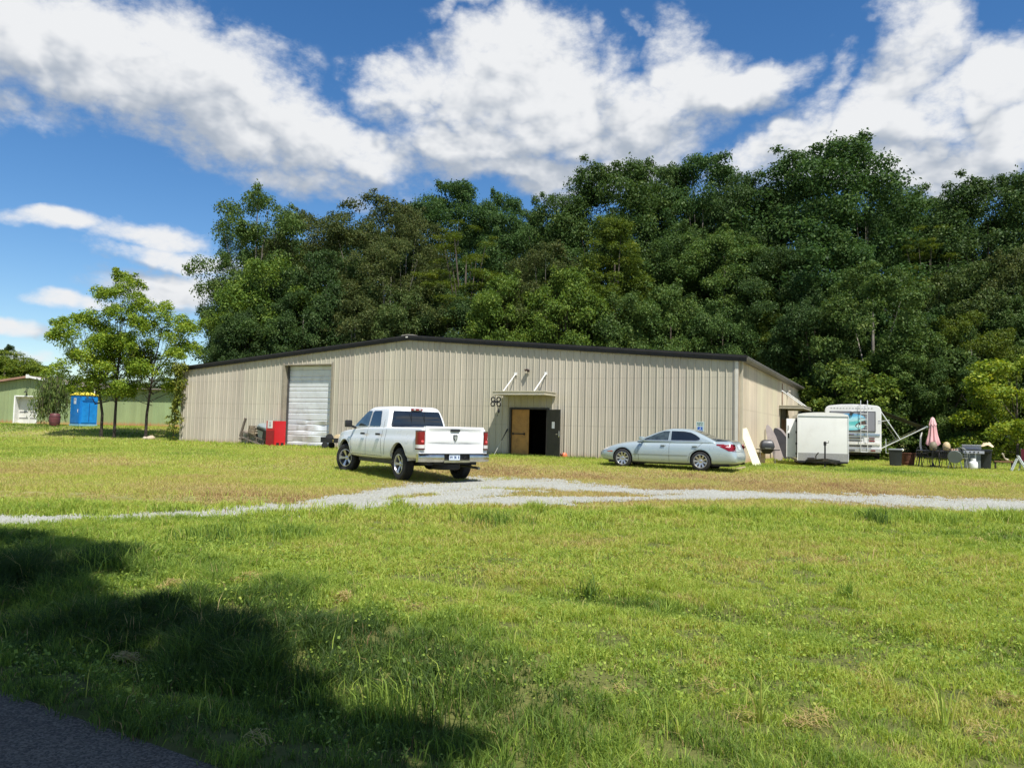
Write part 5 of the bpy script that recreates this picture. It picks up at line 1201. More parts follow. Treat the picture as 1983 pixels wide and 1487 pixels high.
# umbrella
UB = empty('closed_umbrella', put(17.22, 31.15), 0, 'closed pink patio umbrella standing through the black table', 'umbrella')
PINK = mat('pink_canvas', (.68, .38, .38), .8, var=.08, vs=4)
def folded(profile, n=64, folds=8, amp=.16):
    mb = MB(); vs = []; fs = []
    for (r, z) in profile:
        for k in range(n):
            a = 2*pi*k/n; rr_ = r*(1-amp+amp*2*abs(math.cos(a*folds/2))**1.5-.06*math.sin(a*3+1)); vs.append((rr_*cos(a), rr_*sin(a), z-(.07*abs(math.sin(a*folds/2)) if z == profile[-1][1] else 0)))
    for i in range(len(profile)-1):
        for k in range(n):
            a = i*n+k; b_ = i*n+(k+1) % n; fs.append((a, b_, b_+n, a+n))
    fs.append(tuple(range(n)))
    return mb.add(vs, fs)
folded([(.02, 1.98), (.08, 1.84), (.11, 1.72), (.12, 1.60), (.15, 1.35), (.20, 1.12), (.235, .98), (.21, .95)], amp=.20).build('canopy', PINK, UB, smooth=60, fix=True)
folded([(.015, 2.05), (.06, 2.0), (.10, 1.88), (.135, 1.76)], amp=.10).build('top_flap', mat('pink_flap', (.72, .42, .42), .8, var=.06), UB, smooth=60)
mb = MB(); mb.tube([(0, 0, .02), (0, 0, 2.06)], .019, 8); mb.build('pole', mat('umbrella_pole', (.12, .12, .12), .5), UB); MB().lathe([(.22, 0), (.22, .05), (.05, .10), (.03, .2)], 18).build('base', DARKMETAL, UB)
MB().tube([(0, 0, .82), (0, 0, .92)], .03, 10).build('pole_collar', WHITE, UB)
# pots on the table
for (x, y, r_, c_, lab) in ((17.02, 30.75, .145, (.20, .17, .11), 'round dark brown pot on the table, left of the umbrella pole'), (17.48, 30.62, .14, (.52, .40, .22), 'round tan gourd-shaped pot on the table, right of the umbrella pole')):
    p = MB().lathe([(r_*.55, 0), (r_*.9, .06), (r_, .16), (r_*.93, .25), (r_*.6, .33), (r_*.25, .355), (.0, .36)], 20).build('round_pot', mat('pot%.2f' % c_[0], c_, .6, var=.15, vs=8), None, smooth=60); p.location = put(x, y, .70); tag(p, lab, 'pot', 'round pots on the patio table')
# white curved strap / pole at the awning end
o = MB().tube([(0, 0, .62), (-.05, 0, .9), (-.03, 0, 1.25), (.02, 0, 1.42)], [.035, .04, .035, .025], 8).build('curved_pole', mat('curved_white', (.60, .58, .54), .5)); o.location = put(16.98, 31.55, 0); 
mb = MB(); mb.tube([(0, 0, 0), (0, 0, .63)], .02, 6); q = mb.build('lower_pole', DARKMETAL, o); tag(o, 'pale curved pole rising left of the pink umbrella under the awning tip', 'pole')
# chairs
def patio_chair(x, y, rz, lab, m=DARKMETAL, rnd_back=False):
    e = empty('patio_chair', put(x, y), rz, lab, 'chair', 'metal chairs around the patio table')
    mb = MB(); mb.lathe([(0, .42), (.20, .42), (.22, .44), (.22, .455), (0, .45)], 20); mb.build('seat', m, e)
    if rnd_back:
        MB().lathe([(.0, -.012), (.235, -.014), (.25, 0), (.235, .014), (0, .012)], 32, TR(0, .22, .50, rx=pi/2-.15)).build('backrest', m, e, smooth=40)
    else:
        mb = MB(); n_ = 9; pts = [(.22*cos(R(200-220*k/12)), .20+.02, .50+.36*max(0, sin(R(200-220*k/12)))) for k in range(13)]
        mb.tube([(-.21, .2, .42), (-.22, .22, .62), (-.16, .25, .80), (0, .26, .86), (.16, .25, .80), (.22, .22, .62), (.21, .2, .42)], .013, 6)
        for k in range(5): mb.tube([(-.14+.07*k, .2, .44), (-.14+.07*k, .245, .80)], .006, 5)
        for z in (.55, .68): mb.tube([(-.21, .215, z), (.21, .215, z)], .006, 5)
        mb.build('backrest', m, e)
        mb = MB(); mb.tube([(-.22, .2, .64), (-.24, -.1, .62), (-.23, -.18, .45)], .011, 6); mb.tube([(.22, .2, .64), (.24, -.1, .62), (.23, -.18, .45)], .011, 6); mb.build('armrest', m, e)
    for sx1, sy1 in ((-1, -1), (1, -1), (-1, 1), (1, 1)): MB().tube([(.17*sx1, .16*sy1, .43), (.20*sx1, .20*sy1, .2), (.24*sx1, .23*sy1, 0)], .012, 6).build('leg', m, e)
    return e
patio_chair(16.65, 30.25, .4+pi, 'black metal chair at the left end of the patio table')
patio_chair(17.15, 31.75, -.3, 'black metal chair behind the patio table, half hidden by the pots')
patio_chair(18.0, 31.55, -.7, 'black metal chair behind the right end of the patio table')
patio_chair(16.95, 29.95, pi-.2, 'black metal chair in front of the left half of the table')
patio_chair(17.28, 29.70, pi-.55, 'grey chair with a solid round back, nearest the lawn', mat('grey_green_metal', (.13, .15, .145), .5, .2, var=.1), True)
patio_chair(17.72, 30.0, pi-.7, 'pale-legged grey metal chair beside the white gas bottle', mat('pale_grey_metal', (.30, .31, .27), .5, .3))
# trays and cups on table
for k, (x, y, lab) in enumerate(((17.75, 30.55, 'reddish tray of small items at the right of the table'), (18.05, 30.65, 'cluster of small pale cups at the table end by the grill'))):
    mb = MB()
    if k == 0: mb.box((-.16, -.1, 0), (.16, .1, .03)); [mb.lathe([(.03, .03), (.035, .09), (0, .09)], 10, TR(-.1+.1*i, 0, 0)) for i in range(3)]
    else: [mb.lathe([(.025, 0), (.033, .08), (0, .08)], 10, TR(-.1+.1*i, .03*(i % 2), 0)) for i in range(3)]
    p = mb.build('table_tray' if k == 0 else 'cup_cluster', mat('tray%d' % k, ((.5, .35, .28), (.45, .45, .38))[k], .5), None); p.location = put(x, y, .705); tag(p, lab, 'tableware')
# stainless barbecue
GR = empty('gas_grill', put(18.32, 30.35), -.52, 'stainless gas grill with raised lid, left of the big black bin', 'grill')
SSM = mat('stainless', (.50, .51, .55), .28, .9, var=.1)
mb = MB(); mb.box((-.26, -.24, .05), (.30, .24, .66)); mb.build('cabinet', mat('grill_grey', (.16, .18, .18), .5, .3), GR, bevel=.01)
mb = MB(); mb.box((.10, -.252, .06), (.15, -.241, .64)); mb.build('door_edge', mat('pale_edge', (.6, .62, .6), .4), GR)
mb = MB(); mb.box((-.30, -.30, .66), (.34, .26, .76)); mb.build('fire_box', DARKMETAL, GR)
mb = MB(); mb.box((-.28, -.33, .63), (.42, -.30, .74)); pnl = mb.build('control_panel', mat('panel_bright', (.55, .55, .62), .35, .5), GR)
mb = MB()
for x in (-.2, -.06, .08, .22): mb.lathe([(.028, 0), (.025, .03), (0, .03)], 12, TR(x, -.33, .685, rx=pi/2))
mb.build('knob', BLACK, pnl)
mb = MB(); mb.add([(-.33, .16, .80), (.33, .16, .80), (.33, .06, 1.0), (-.33, .06, 1.0), (-.33, .24, .80), (.33, .24, .80), (.33, .22, 1.0), (-.33, .22, 1.0)], [(0, 1, 2, 3), (7, 6, 5, 4), (0, 3, 7, 4), (1, 5, 6, 2), (3, 2, 6, 7), (0, 4, 5, 1)], TR(0, -.10, -.03)); mb.build('lid', mat('grill_lid', (.72, .72, .76), .35, .25), GR, bevel=.01)
mb = MB(); mb.box((-.60, -.24, .70), (-.32, .22, .73)); mb.box((.36, -.24, .70), (.62, .22, .73)); mb.build('side_shelf', DARKMETAL, GR)
MB().tube([(-.25, -.17, .84), (.25, -.17, .84)], .012).build('lid_handle', CHROME, GR)
PT = empty('propane_tank', put(18.02, 29.75), 0, 'white propane gas bottle standing in front of the grill', 'gas bottle')
MB().lathe([(.10, 0), (.11, .03), (.145, .06), (.155, .12), (.155, .24), (.14, .31), (.08, .345), (.04, .35)], 24).build('tank_body', mat('tank_white', (.82, .82, .80), .4, var=.03), PT, smooth=50)
mb = MB(); c = [(.085*cos(R(a)), .085*sin(R(a))) for a in range(20, 341, 20)]
vs = [(a, b_, .33) for a, b_ in c]+[(a, b_, .45) for a, b_ in c]; k = len(c); mb.add(vs, [(i, i+1, i+1+k, i+k) for i in range(k-1)]); mb.tube([(0, 0, .34), (0, 0, .41)], .02); mb.build('collar', mat('tank_white', (.82, .82, .80), .4), PT)
bn_ = bin_('wheeled_bin', 18.92, 30.55, .58, .80, -.55, 'large black wheeled bin right of the gas grill', BIN, .6)
CL = empty('crumpled_cloth', put(18.95, 30.55, .80), -.5, 'crumpled cream cloth lying on the black wheeled bin', 'cloth')
rgx = np.random.default_rng(9); vs = []; n1_ = 14
for i in range(n1_):
    for j in range(9):
        u = -.27+.54*i/(n1_-1); v = -.16+.32*j/8; vs.append((u, v, .03+.15*math.exp(-((u-.08)/.18)**2)*(.6+.5*rgx.random())*max(0, 1-(v/.2)**2)+.02*rgx.random()))
MB().add(vs, [(i*9+j, (i+1)*9+j, (i+1)*9+j+1, i*9+j+1) for i in range(n1_-1) for j in range(8)]).build('cloth_fold', mat('cream_cloth', (.62, .50, .32), .9, var=.2, vs=8), CL, smooth=50, fix=False); CL.scale = (1.15, 1.2, 1.7)
# lantern ball under awning
gl = MB().sph((0, 0, 0), .065).build('globe_lantern', mat('white_globe', (.85, .86, .82), .3), None, smooth=60); gl.location = (17.95, 35.0, .94); tag(gl, 'small white globe lantern in the dark under the awning', 'lantern')
st = MB().tube([(0, 0, -.60), (0, 0, -.06)], .01).build('stake', DARKMETAL, gl)
# far right: low bench, folding stand, dark red chair
LB = empty('wooden_stool', put(19.75, 30.6), -.5, 'low brown wooden bench with things on it at the right edge', 'bench')
mb = MB(); mb.box((-.32, -.2, .30), (.32, .2, .35)); mb.build('seat', WOODB, LB)
for x in (-.28, .28):
    for y in (-.16, .16): MB().box((x-.025, y-.02, 0), (x+.025, y+.02, .30)).build('leg', mat('dark_leg', (.05, .04, .02), .7), LB)
MT = empty('rubber_mallet', put(19.72, 30.55, .35), .3, 'pale-headed stick lying on the low brown bench', 'tool')
MB().tube([(-.06, 0, .30), (.06, 0, .10), (.2, 0, .05)], [.032, .022, .05], 8).build('shaft', mat('pale_tool', (.55, .50, .36), .6), MT)
FS = empty('folding_stand', put(19.62, 29.55), -.45, 'white folding trestle legs standing at the right edge of the lawn', 'trestle')
WL = mat('white_legs', (.70, .74, .74), .35, .2)
for s in (-1, 1):
    MB().tube([(.0, .18*s, .60), (.30, .18*s, 0)], .028, 8).build('leg', WL, FS); MB().tube([(-.02, .18*s, .50), (-.22, .18*s, 0)], .022, 8).build('leg', WL, FS)
mb = MB(); mb.tube([(0, -.2, .60), (0, .2, .60)], .02); mb.tube([(.18, -.18, .24), (.18, .18, .24)], .015); mb.build('crossbar', WL, FS)
RCH = empty('folding_chair', put(20.15, 29.8), -.8, 'dark red canvas folding chair cut by the right edge of the photo', 'chair')
mb = MB(); mb.box((-.24, -.22, .40), (.24, .22, .43)); mb.build('seat', mat('maroon_canvas', (.16, .02, .035), .8), RCH); MB().box((-.24, .20, .43), (.24, .23, .85)).build('backrest', mat('maroon_canvas', (.16, .02, .035), .8), RCH)
for s in (-1, 1): MB().tube([(.24*s, .22, .88), (.24*s, .22, .4), (.24*s, -.24, 0)], .014).build('leg', GALV, RCH); MB().tube([(.24*s, -.22, .42), (.24*s, .26, 0)], .014).build('leg', GALV, RCH)
# scraps behind the sedan
o = MB().box((-.16, -.05, 0), (.18, .05, .05)).build('wood_scrap', WOODP, None, bevel=.006); o.location = put(8.05, 26.75, .02); o.rotation_euler = (0, R(-14), R(-20)); tag(o, 'short pale wood scrap on the grass behind the sedan tail', 'wood scrap')
# ------------------------------------------------------------------ left side
PB = empty('portable_toilet', put(-28.35, 50.6), R(60), 'bright blue portable toilet with yellow roof standing by the green shed', 'portable toilet')
BLU = mat('blue_plastic', (.010, .20, .58), .42, var=.10, vs=2.5, coat=.15, bump=.15, bs=6)
BLD_ = mat('deep_blue_plastic', (.006, .10, .34), .45)
mb = MB(); mb.box((-.58, -.58, .14), (.58, .58, 2.02)); mb.build('cabin', BLU, PB, bevel=.03)
mb = MB()
for s in (-1, 1):       # raised panels on two faces
    pass
mb.box((-.50, -.600, .22), (.50, -.581, 1.58)); mb.box((-.50, -.600, 1.66), (.50, -.581, 1.92)); mb.build('panel', mat('blue_panel', (.012, .23, .64), .4, coat=.2, bump=.3, bs=3), PB, bevel=.008)
mb = MB(); mb.box((-.03, -.606, .3), (.03, -.601, 1.5)); mb.box((-.45, -.606, 1.56), (.45, -.601, 1.62)); mb.box((-.34, -.606, 1.70), (.30, -.601, 1.86)); mb.build('vent_slot', BLD_, PB)
dd = MB().box((-.602, -.48, .2), (-.581, .48, 1.95)).build('door', mat('blue_door', (.010, .17, .50), .4, coat=.2), PB, bevel=.006)
mb = MB(); mb.box((-.610, -.10, 1.45), (-.603, .16, 1.84)); dk = mb.build('door_sticker', mat('sticker_grey', (.55, .62, .68), .5), dd)
mb = MB(); mb.box((-.614, -.03, 1.68), (-.611, .09, 1.76)); mb.build('sticker_mark', mat('sticker_ink', (.08, .10, .12), .5), dk)
mb = MB(); mb.tube([(-.61, -.35, .9), (-.64, -.35, 1.0), (-.61, -.35, 1.1)], .015); mb.build('handle', WHITE, dd)
mb = MB(); mb.box((-.60, -.60, 0), (.60, .60, .14)); mb.build('skid_base', mat('pale_blue_base', (.20, .42, .55), .5), PB, bevel=.01)
mb = MB(); mb.box((-.62, -.62, 2.02), (.62, .62, 2.08)); rows = [rrect(-.60, .60, .60, 2.08, .1, 0, 3), rrect(-.40, .40, .40, 2.22, .15, 0, 3), rrect(-.18, .18, .18, 2.27, .1, 0, 3)]
YEL = mat('yellow_roof', (.72, .58, .06), .45, var=.06); a = loft(rows); mb.v, mb.f, mb.m = mb.v+a.v, mb.f+[tuple(i+len(mb.v) for i in f) for f in a.f], mb.m+a.m; mb.build('roof', YEL, PB, smooth=35)
MB().tube([(.42, -.42, 2.1), (.42, -.42, 2.48)], .06, 12).build('vent_pipe', WHITE, PB, smooth=40)
RB = empty('red_barrel', put(-29.65, 49.6), 0, 'faded maroon barrel standing between the shed door and the blue toilet', 'barrel')
mb = MB(); mb.lathe([(.26, 0), (.29, .05), (.32, .25), (.33, .42), (.32, .6), (.28, .80), (.26, .82)], 24); mb.build('barrel_body', mat('maroon_barrel', (.11, .028, .03), .6, var=.2, vs=4, dirt=((.10, .06, .05), .6)), RB, smooth=40)
mb = MB(); [mb.lathe([(r_, z-.012), (r_+.012, z), (r_, z+.012)], 24, closed=False) for r_, z in ((.315, .22), (.322, .62))]; mb.build('hoop', mat('dark_hoop', (.06, .03, .03), .6, .3), RB)
rk = MB().sph((0, 0, .10), (.26, .2, .15), u=10, v=7)
rk.v = [(a*(1+.2*math.sin(7*b_+3*c)), b_*(1+.2*math.sin(9*a)), c*(1+.15*math.sin(11*a+5*b_))) for a, b_, c in rk.v]
o = rk.build('pale_stone', mat('pale_stone', (.50, .40, .30), .9, var=.3, vs=8), None, smooth=50); o.location = put(-20.35, 43.1, -.02); tag(o, 'pale stone at the foot of the third young tree', 'stone')
o = MB().sph((0, 0, .10), (.10, .08, .10), u=10, v=7).build('small_stone', mat('pale_stone2', (.55, .47, .38), .9, var=.3, vs=8), None, smooth=50); o.location = put(-20.62, 43.05, -.02); tag(o, 'smaller of the two pale stones by the third young tree', 'stone')

# ------------------------------------------------------------------ trees
def at(px, py, Y):
    """photo pixel and distance -> world point (camera pose as above)"""
    a, b = px-991.5, py-743.5; c, s = cos(ROLL), sin(ROLL)
    X = (c*a+s*b)/FPX; U = -(-s*a+c*b)/FPX
    y = cos(PITCH)-U*sin(PITCH); z = sin(PITCH)+U*cos(PITCH)
    return X*Y/y, Y, CZ+z*Y/y
LEAF = leafmat('leaf', [(0, (.016, .034, .010)), (.35, (.040, .072, .017)), (.65, (.080, .120, .030)), (1, (.15, .175, .055))], trans=.30, gloss=.16, rough=.55)
BARK = mat('bark', (.10, .08, .06), .9, var=.35, vs=3, bump=.6, bs=12)
BARKP = mat('pale_bark', (.20, .18, .15), .9, var=.35, vs=3, bump=.6, bs=12)
def leaves(c, r, n, size, rg, flat=.8, up=.5, asp=.62, tone0=.5, droop=0.0, shell=.55, sub=0):
    """n leaves on blobs (c: (k,3), r: (k,)) -> verts, quads, tones"""
    if sub:      # each mass breaks into smaller leafy tufts
        m = sub; dd = rg.normal(size=(len(r)*m, 3)); dd /= np.linalg.norm(dd, axis=1)[:, None]; dd[:, 2] = np.abs(dd[:, 2])*.9-.15
        rr2 = np.repeat(r, m); c2 = np.repeat(c, m, 0)+dd*rr2[:, None]*np.array([.82, .82, .82*flat]); r2 = rr2*rg.uniform(.30, .55, len(rr2))
        c = np.concatenate([c, c2]); r = np.concatenate([r*.92, r2*1.0]); tb = np.concatenate([np.zeros(len(rr2)//m)-.02, rg.normal(.02, .08, len(rr2))])
    else: tb = np.zeros(len(r))
    k = len(r); w = r**2; idx = rg.choice(k, n, p=w/w.sum())
    d = rg.normal(size=(n, 3)); d /= np.linalg.norm(d, axis=1)[:, None]
    d[:, 2] = np.where((d[:, 2] < -.25) & (rg.random(n) < .6), -d[:, 2], d[:, 2])
    rad = r[idx]*(shell+(1-shell)*rg.random(n)**.5)*(1+.18*rg.normal(size=n))
    p = c[idx]+d*rad[:, None]*np.array([1, 1, flat])
    if droop: p[:, 2] -= droop*rg.random(n)*r[idx]
    nr = d*.65+np.array([0, 0, up])+rg.normal(size=(n, 3))*.55; nr /= np.linalg.norm(nr, axis=1)[:, None]
    a = rg.normal(size=(n, 3)); a -= nr*(a*nr).sum(1)[:, None]; a /= np.linalg.norm(a, axis=1)[:, None]
    if droop: a = a*.4+np.array([0, 0, -1.0]); a /= np.linalg.norm(a, axis=1)[:, None]
    b = np.cross(nr, a); b /= np.linalg.norm(b, axis=1)[:, None]+1e-9
    s = size*rg.uniform(.6, 1.35, n); L2 = (a*s[:, None]); W2 = (b*s[:, None]*asp*.5)
    V = np.stack([p, p+L2*.45+W2+nr*s[:, None]*.08, p+L2, p+L2*.45-W2+nr*s[:, None]*.08], 1).reshape(-1, 3)
    F = np.arange(4*n).reshape(n, 4)
    bt = rg.normal(size=k)*.06+tb
    tone = np.clip(tone0+bt[idx]+rg.normal(size=n)*.17, 0, 1)
    return V, F, tone
def env(kind, t):
    if kind == 'oval': return np.where(t > .45, np.sqrt(np.clip(1-((t-.45)/.55)**2, 0, 1)), .70+.30*np.clip(t/.45, 0, 1))
    if kind == 'dome': return np.where(t > .30, np.sqrt(np.clip(1-((t-.30)/.70)**2.2, 0, 1)), .8+.2*t/.3)
    if kind == 'tall': return np.where(t > .6, np.sqrt(np.clip(1-((t-.6)/.4)**2, 0, 1)), .55+.45*np.clip(t/.6, 0, 1))
    if kind == 'cone': return np.clip(1.06-t, 0, 1)**.62
    if kind == 'pine': return np.where(t > .35, np.clip(1.05-t, 0, 1)**.5, .5)
def make_tree(name, seed, H, Rr, base, kind, nb, nl, leaf, br=(.13, .24), flat=.75, bark=None, tone0=.5, up=.5, droop=0.0, tr_r=.28, lean_=(0, 0), inner=.45, limbs=9, asp=.62, nofree=.3):
    rg = np.random.default_rng(seed); n0 = VN(seed)
    t = rg.random(nb)**.85; ang = rg.uniform(0, 2*pi, nb)
    lob = 1+.34*(fbm(n0, ang*1.1+3, t*3.5, 2)-.5)*2
    rr = env(kind, t)*Rr*lob*(inner+(1-inner)*rg.random(nb)**.4)
    br_ = Rr*rg.uniform(br[0], br[1], nb)*np.clip(.55+.6*env(kind, t), .5, 1)
    c = np.stack([rr*np.cos(ang)+lean_[0]*t, rr*np.sin(ang)+lean_[1]*t, base+(H-base-br_*.6)*t], 1)
    V, F, tone = leaves(c, br_, nl, leaf, rg, flat, up, asp, tone0, droop, sub=7)
    # stray sprays outside the outline
    k = int(nb*nofree)
    j = rg.choice(nb, k); cc = c[j]+np.stack([np.cos(ang[j]), np.sin(ang[j]), rg.uniform(-.2, .9, k)], 1)*br_[j][:, None]*1.0
    V2, F2, t2 = leaves(cc, br_[j]*.45, int(nl*.10), leaf, rg, flat, up, asp, tone0+.05, droop, .1)
    me = mesh_np('crown', np.concatenate([V, V2]), np.concatenate([F, F2+len(V)]), attrs=[('tone', 'FACE', np.concatenate([tone, t2]))])
    root = empty(name, (0, 0, 0))
    cr_ = link('crown', me, LEAF, root)
    mb = MB(); pts = [(0, 0, -.3), (0, 0, base*.6), (lean_[0]*.3, lean_[1]*.3, base+(H-base)*.35), (lean_[0]*.8, lean_[1]*.8, base+(H-base)*.8)]
    mb.tube(pts, [tr_r*1.25, tr_r, tr_r*.62, tr_r*.15], 9)
    for i in rg.choice(nb, min(limbs, nb), replace=False):
        z0 = base*.8+(c[i][2]-base)*.45; z0 = min(max(z0, base*.7), H*.8); p0 = Vector((lean_[0]*.3, lean_[1]*.3, z0)); p1 = Vector(c[i]); mid = p0.lerp(p1, .5)+Vector((0, 0, -.06*(p1-p0).length))
        mb.tube([p0, mid, p1], [tr_r*.34, tr_r*.2, tr_r*.06], 6)
    mb.build('trunk', bark or BARK, root, smooth=60, fix=False)
    root['H'] = H; root['R'] = Rr
    return root
NL = 78000
PR = {
 'a2': make_tree('broadleaf_tree', 111, 12, 5.0, .8, 'oval', 70, 56000, .19, br=(.20, .32)),
 'b2': make_tree('broadleaf_tree', 112, 12, 5.2, .6, 'dome', 80, 60000, .19, br=(.18, .30)),
 'd2': make_tree('broadleaf_tree', 114, 12, 5.4, .5, 'dome', 100, 62000, .175, br=(.14, .24), bark=BARKP, inner=.6),
 'a': make_tree('broadleaf_tree', 11, 20, 5.6, 1.5, 'oval', 95, NL, .19, br=(.20, .34)),
 'b': make_tree('broadleaf_tree', 12, 20, 6.2, 1.0, 'dome', 110, NL, .19, br=(.18, .31)),
 'c': make_tree('broadleaf_tree', 13, 20, 5.0, 2.0, 'tall', 85, NL, .185, br=(.22, .36), bark=BARKP),
 'd': make_tree('broadleaf_tree', 14, 20, 6.5, .8, 'dome', 150, NL+4000, .175, br=(.13, .24), bark=BARKP, inner=.6),
 'e': make_tree('oak_tree', 15, 20, 6.5, 3.0, 'tall', 80, 36000, .22, br=(.16, .27), bark=BARKP, limbs=22, inner=.35),
 'k': make_tree('cedar_tree', 16, 14, 3.6, .2, 'cone', 150, NL, .16, br=(.14, .26), asp=.30, up=.2, flat=.9, tone0=.45),
 'p': make_tree('pine_tree', 17, 20, 4.6, 4.0, 'pine', 70, 34000, .22, br=(.16, .28), asp=.16, up=.8, flat=.42, tone0=.5, limbs=30, tr_r=.25),
 's': make_tree('edge_shrub', 18, 6, 3.0, .0, 'dome', 60, 20000, .17, br=(.18, .30), tr_r=.08, tone0=.6),
}
used = set()
for r_ in PR.values():
    tag(r_, 'x', 'tree')
BASEC = {'g': (1.0, 1.15, 1.08), 'o': (1.12, 1.10, 1.10), 'd': (.78, .92, .98), 'y': (1.5, 1.55, .90), 'l': (1.25, 1.35, 1.18), 'k': (1.45, 1.34, .66), 'b': (1.2, 1.02, 1.12), 't': (.84, 1.08, 1.10), 'h': (1.9, 1.7, .85), 'v': (2.5, 2.3, 1.0)}
def place(kind, px, py, Y, hw, colk, label, zr=None, rot=None, dens=1, cat=None, group='trees of the wood behind the building'):
    x, y, ztop = at(px, py, Y)
    if ztop < 15.5 and kind in 'abcd': kind = {'a': 'a2', 'b': 'b2', 'c': 'a2', 'd': 'd2'}[kind]
    src = PR[kind]
    z0 = zg(x, y) if zr is None else zr
    root = src if kind not in used else copy_tree(src)
    used.add(kind)
    H, Rr = src['H'], src['R']; Wd = hw*1.5/FPX*Y
    root.location = (x, y, z0-.1); root.scale = (Wd/Rr*1.02, Wd/Rr*1.02, (ztop-z0)/H); root.rotation_euler = (0, 0, rot if rot is not None else rnd.uniform(0, 6.28))
    for ch in root.children:
        if ch.name.startswith('crown'):
            q = BASEC[colk]; j = rnd.uniform(.9, 1.1); ch.color = (q[0]*j, q[1]*j, q[2]*j, 1)
    tag(root, label, cat or 'tree', group)
    return root
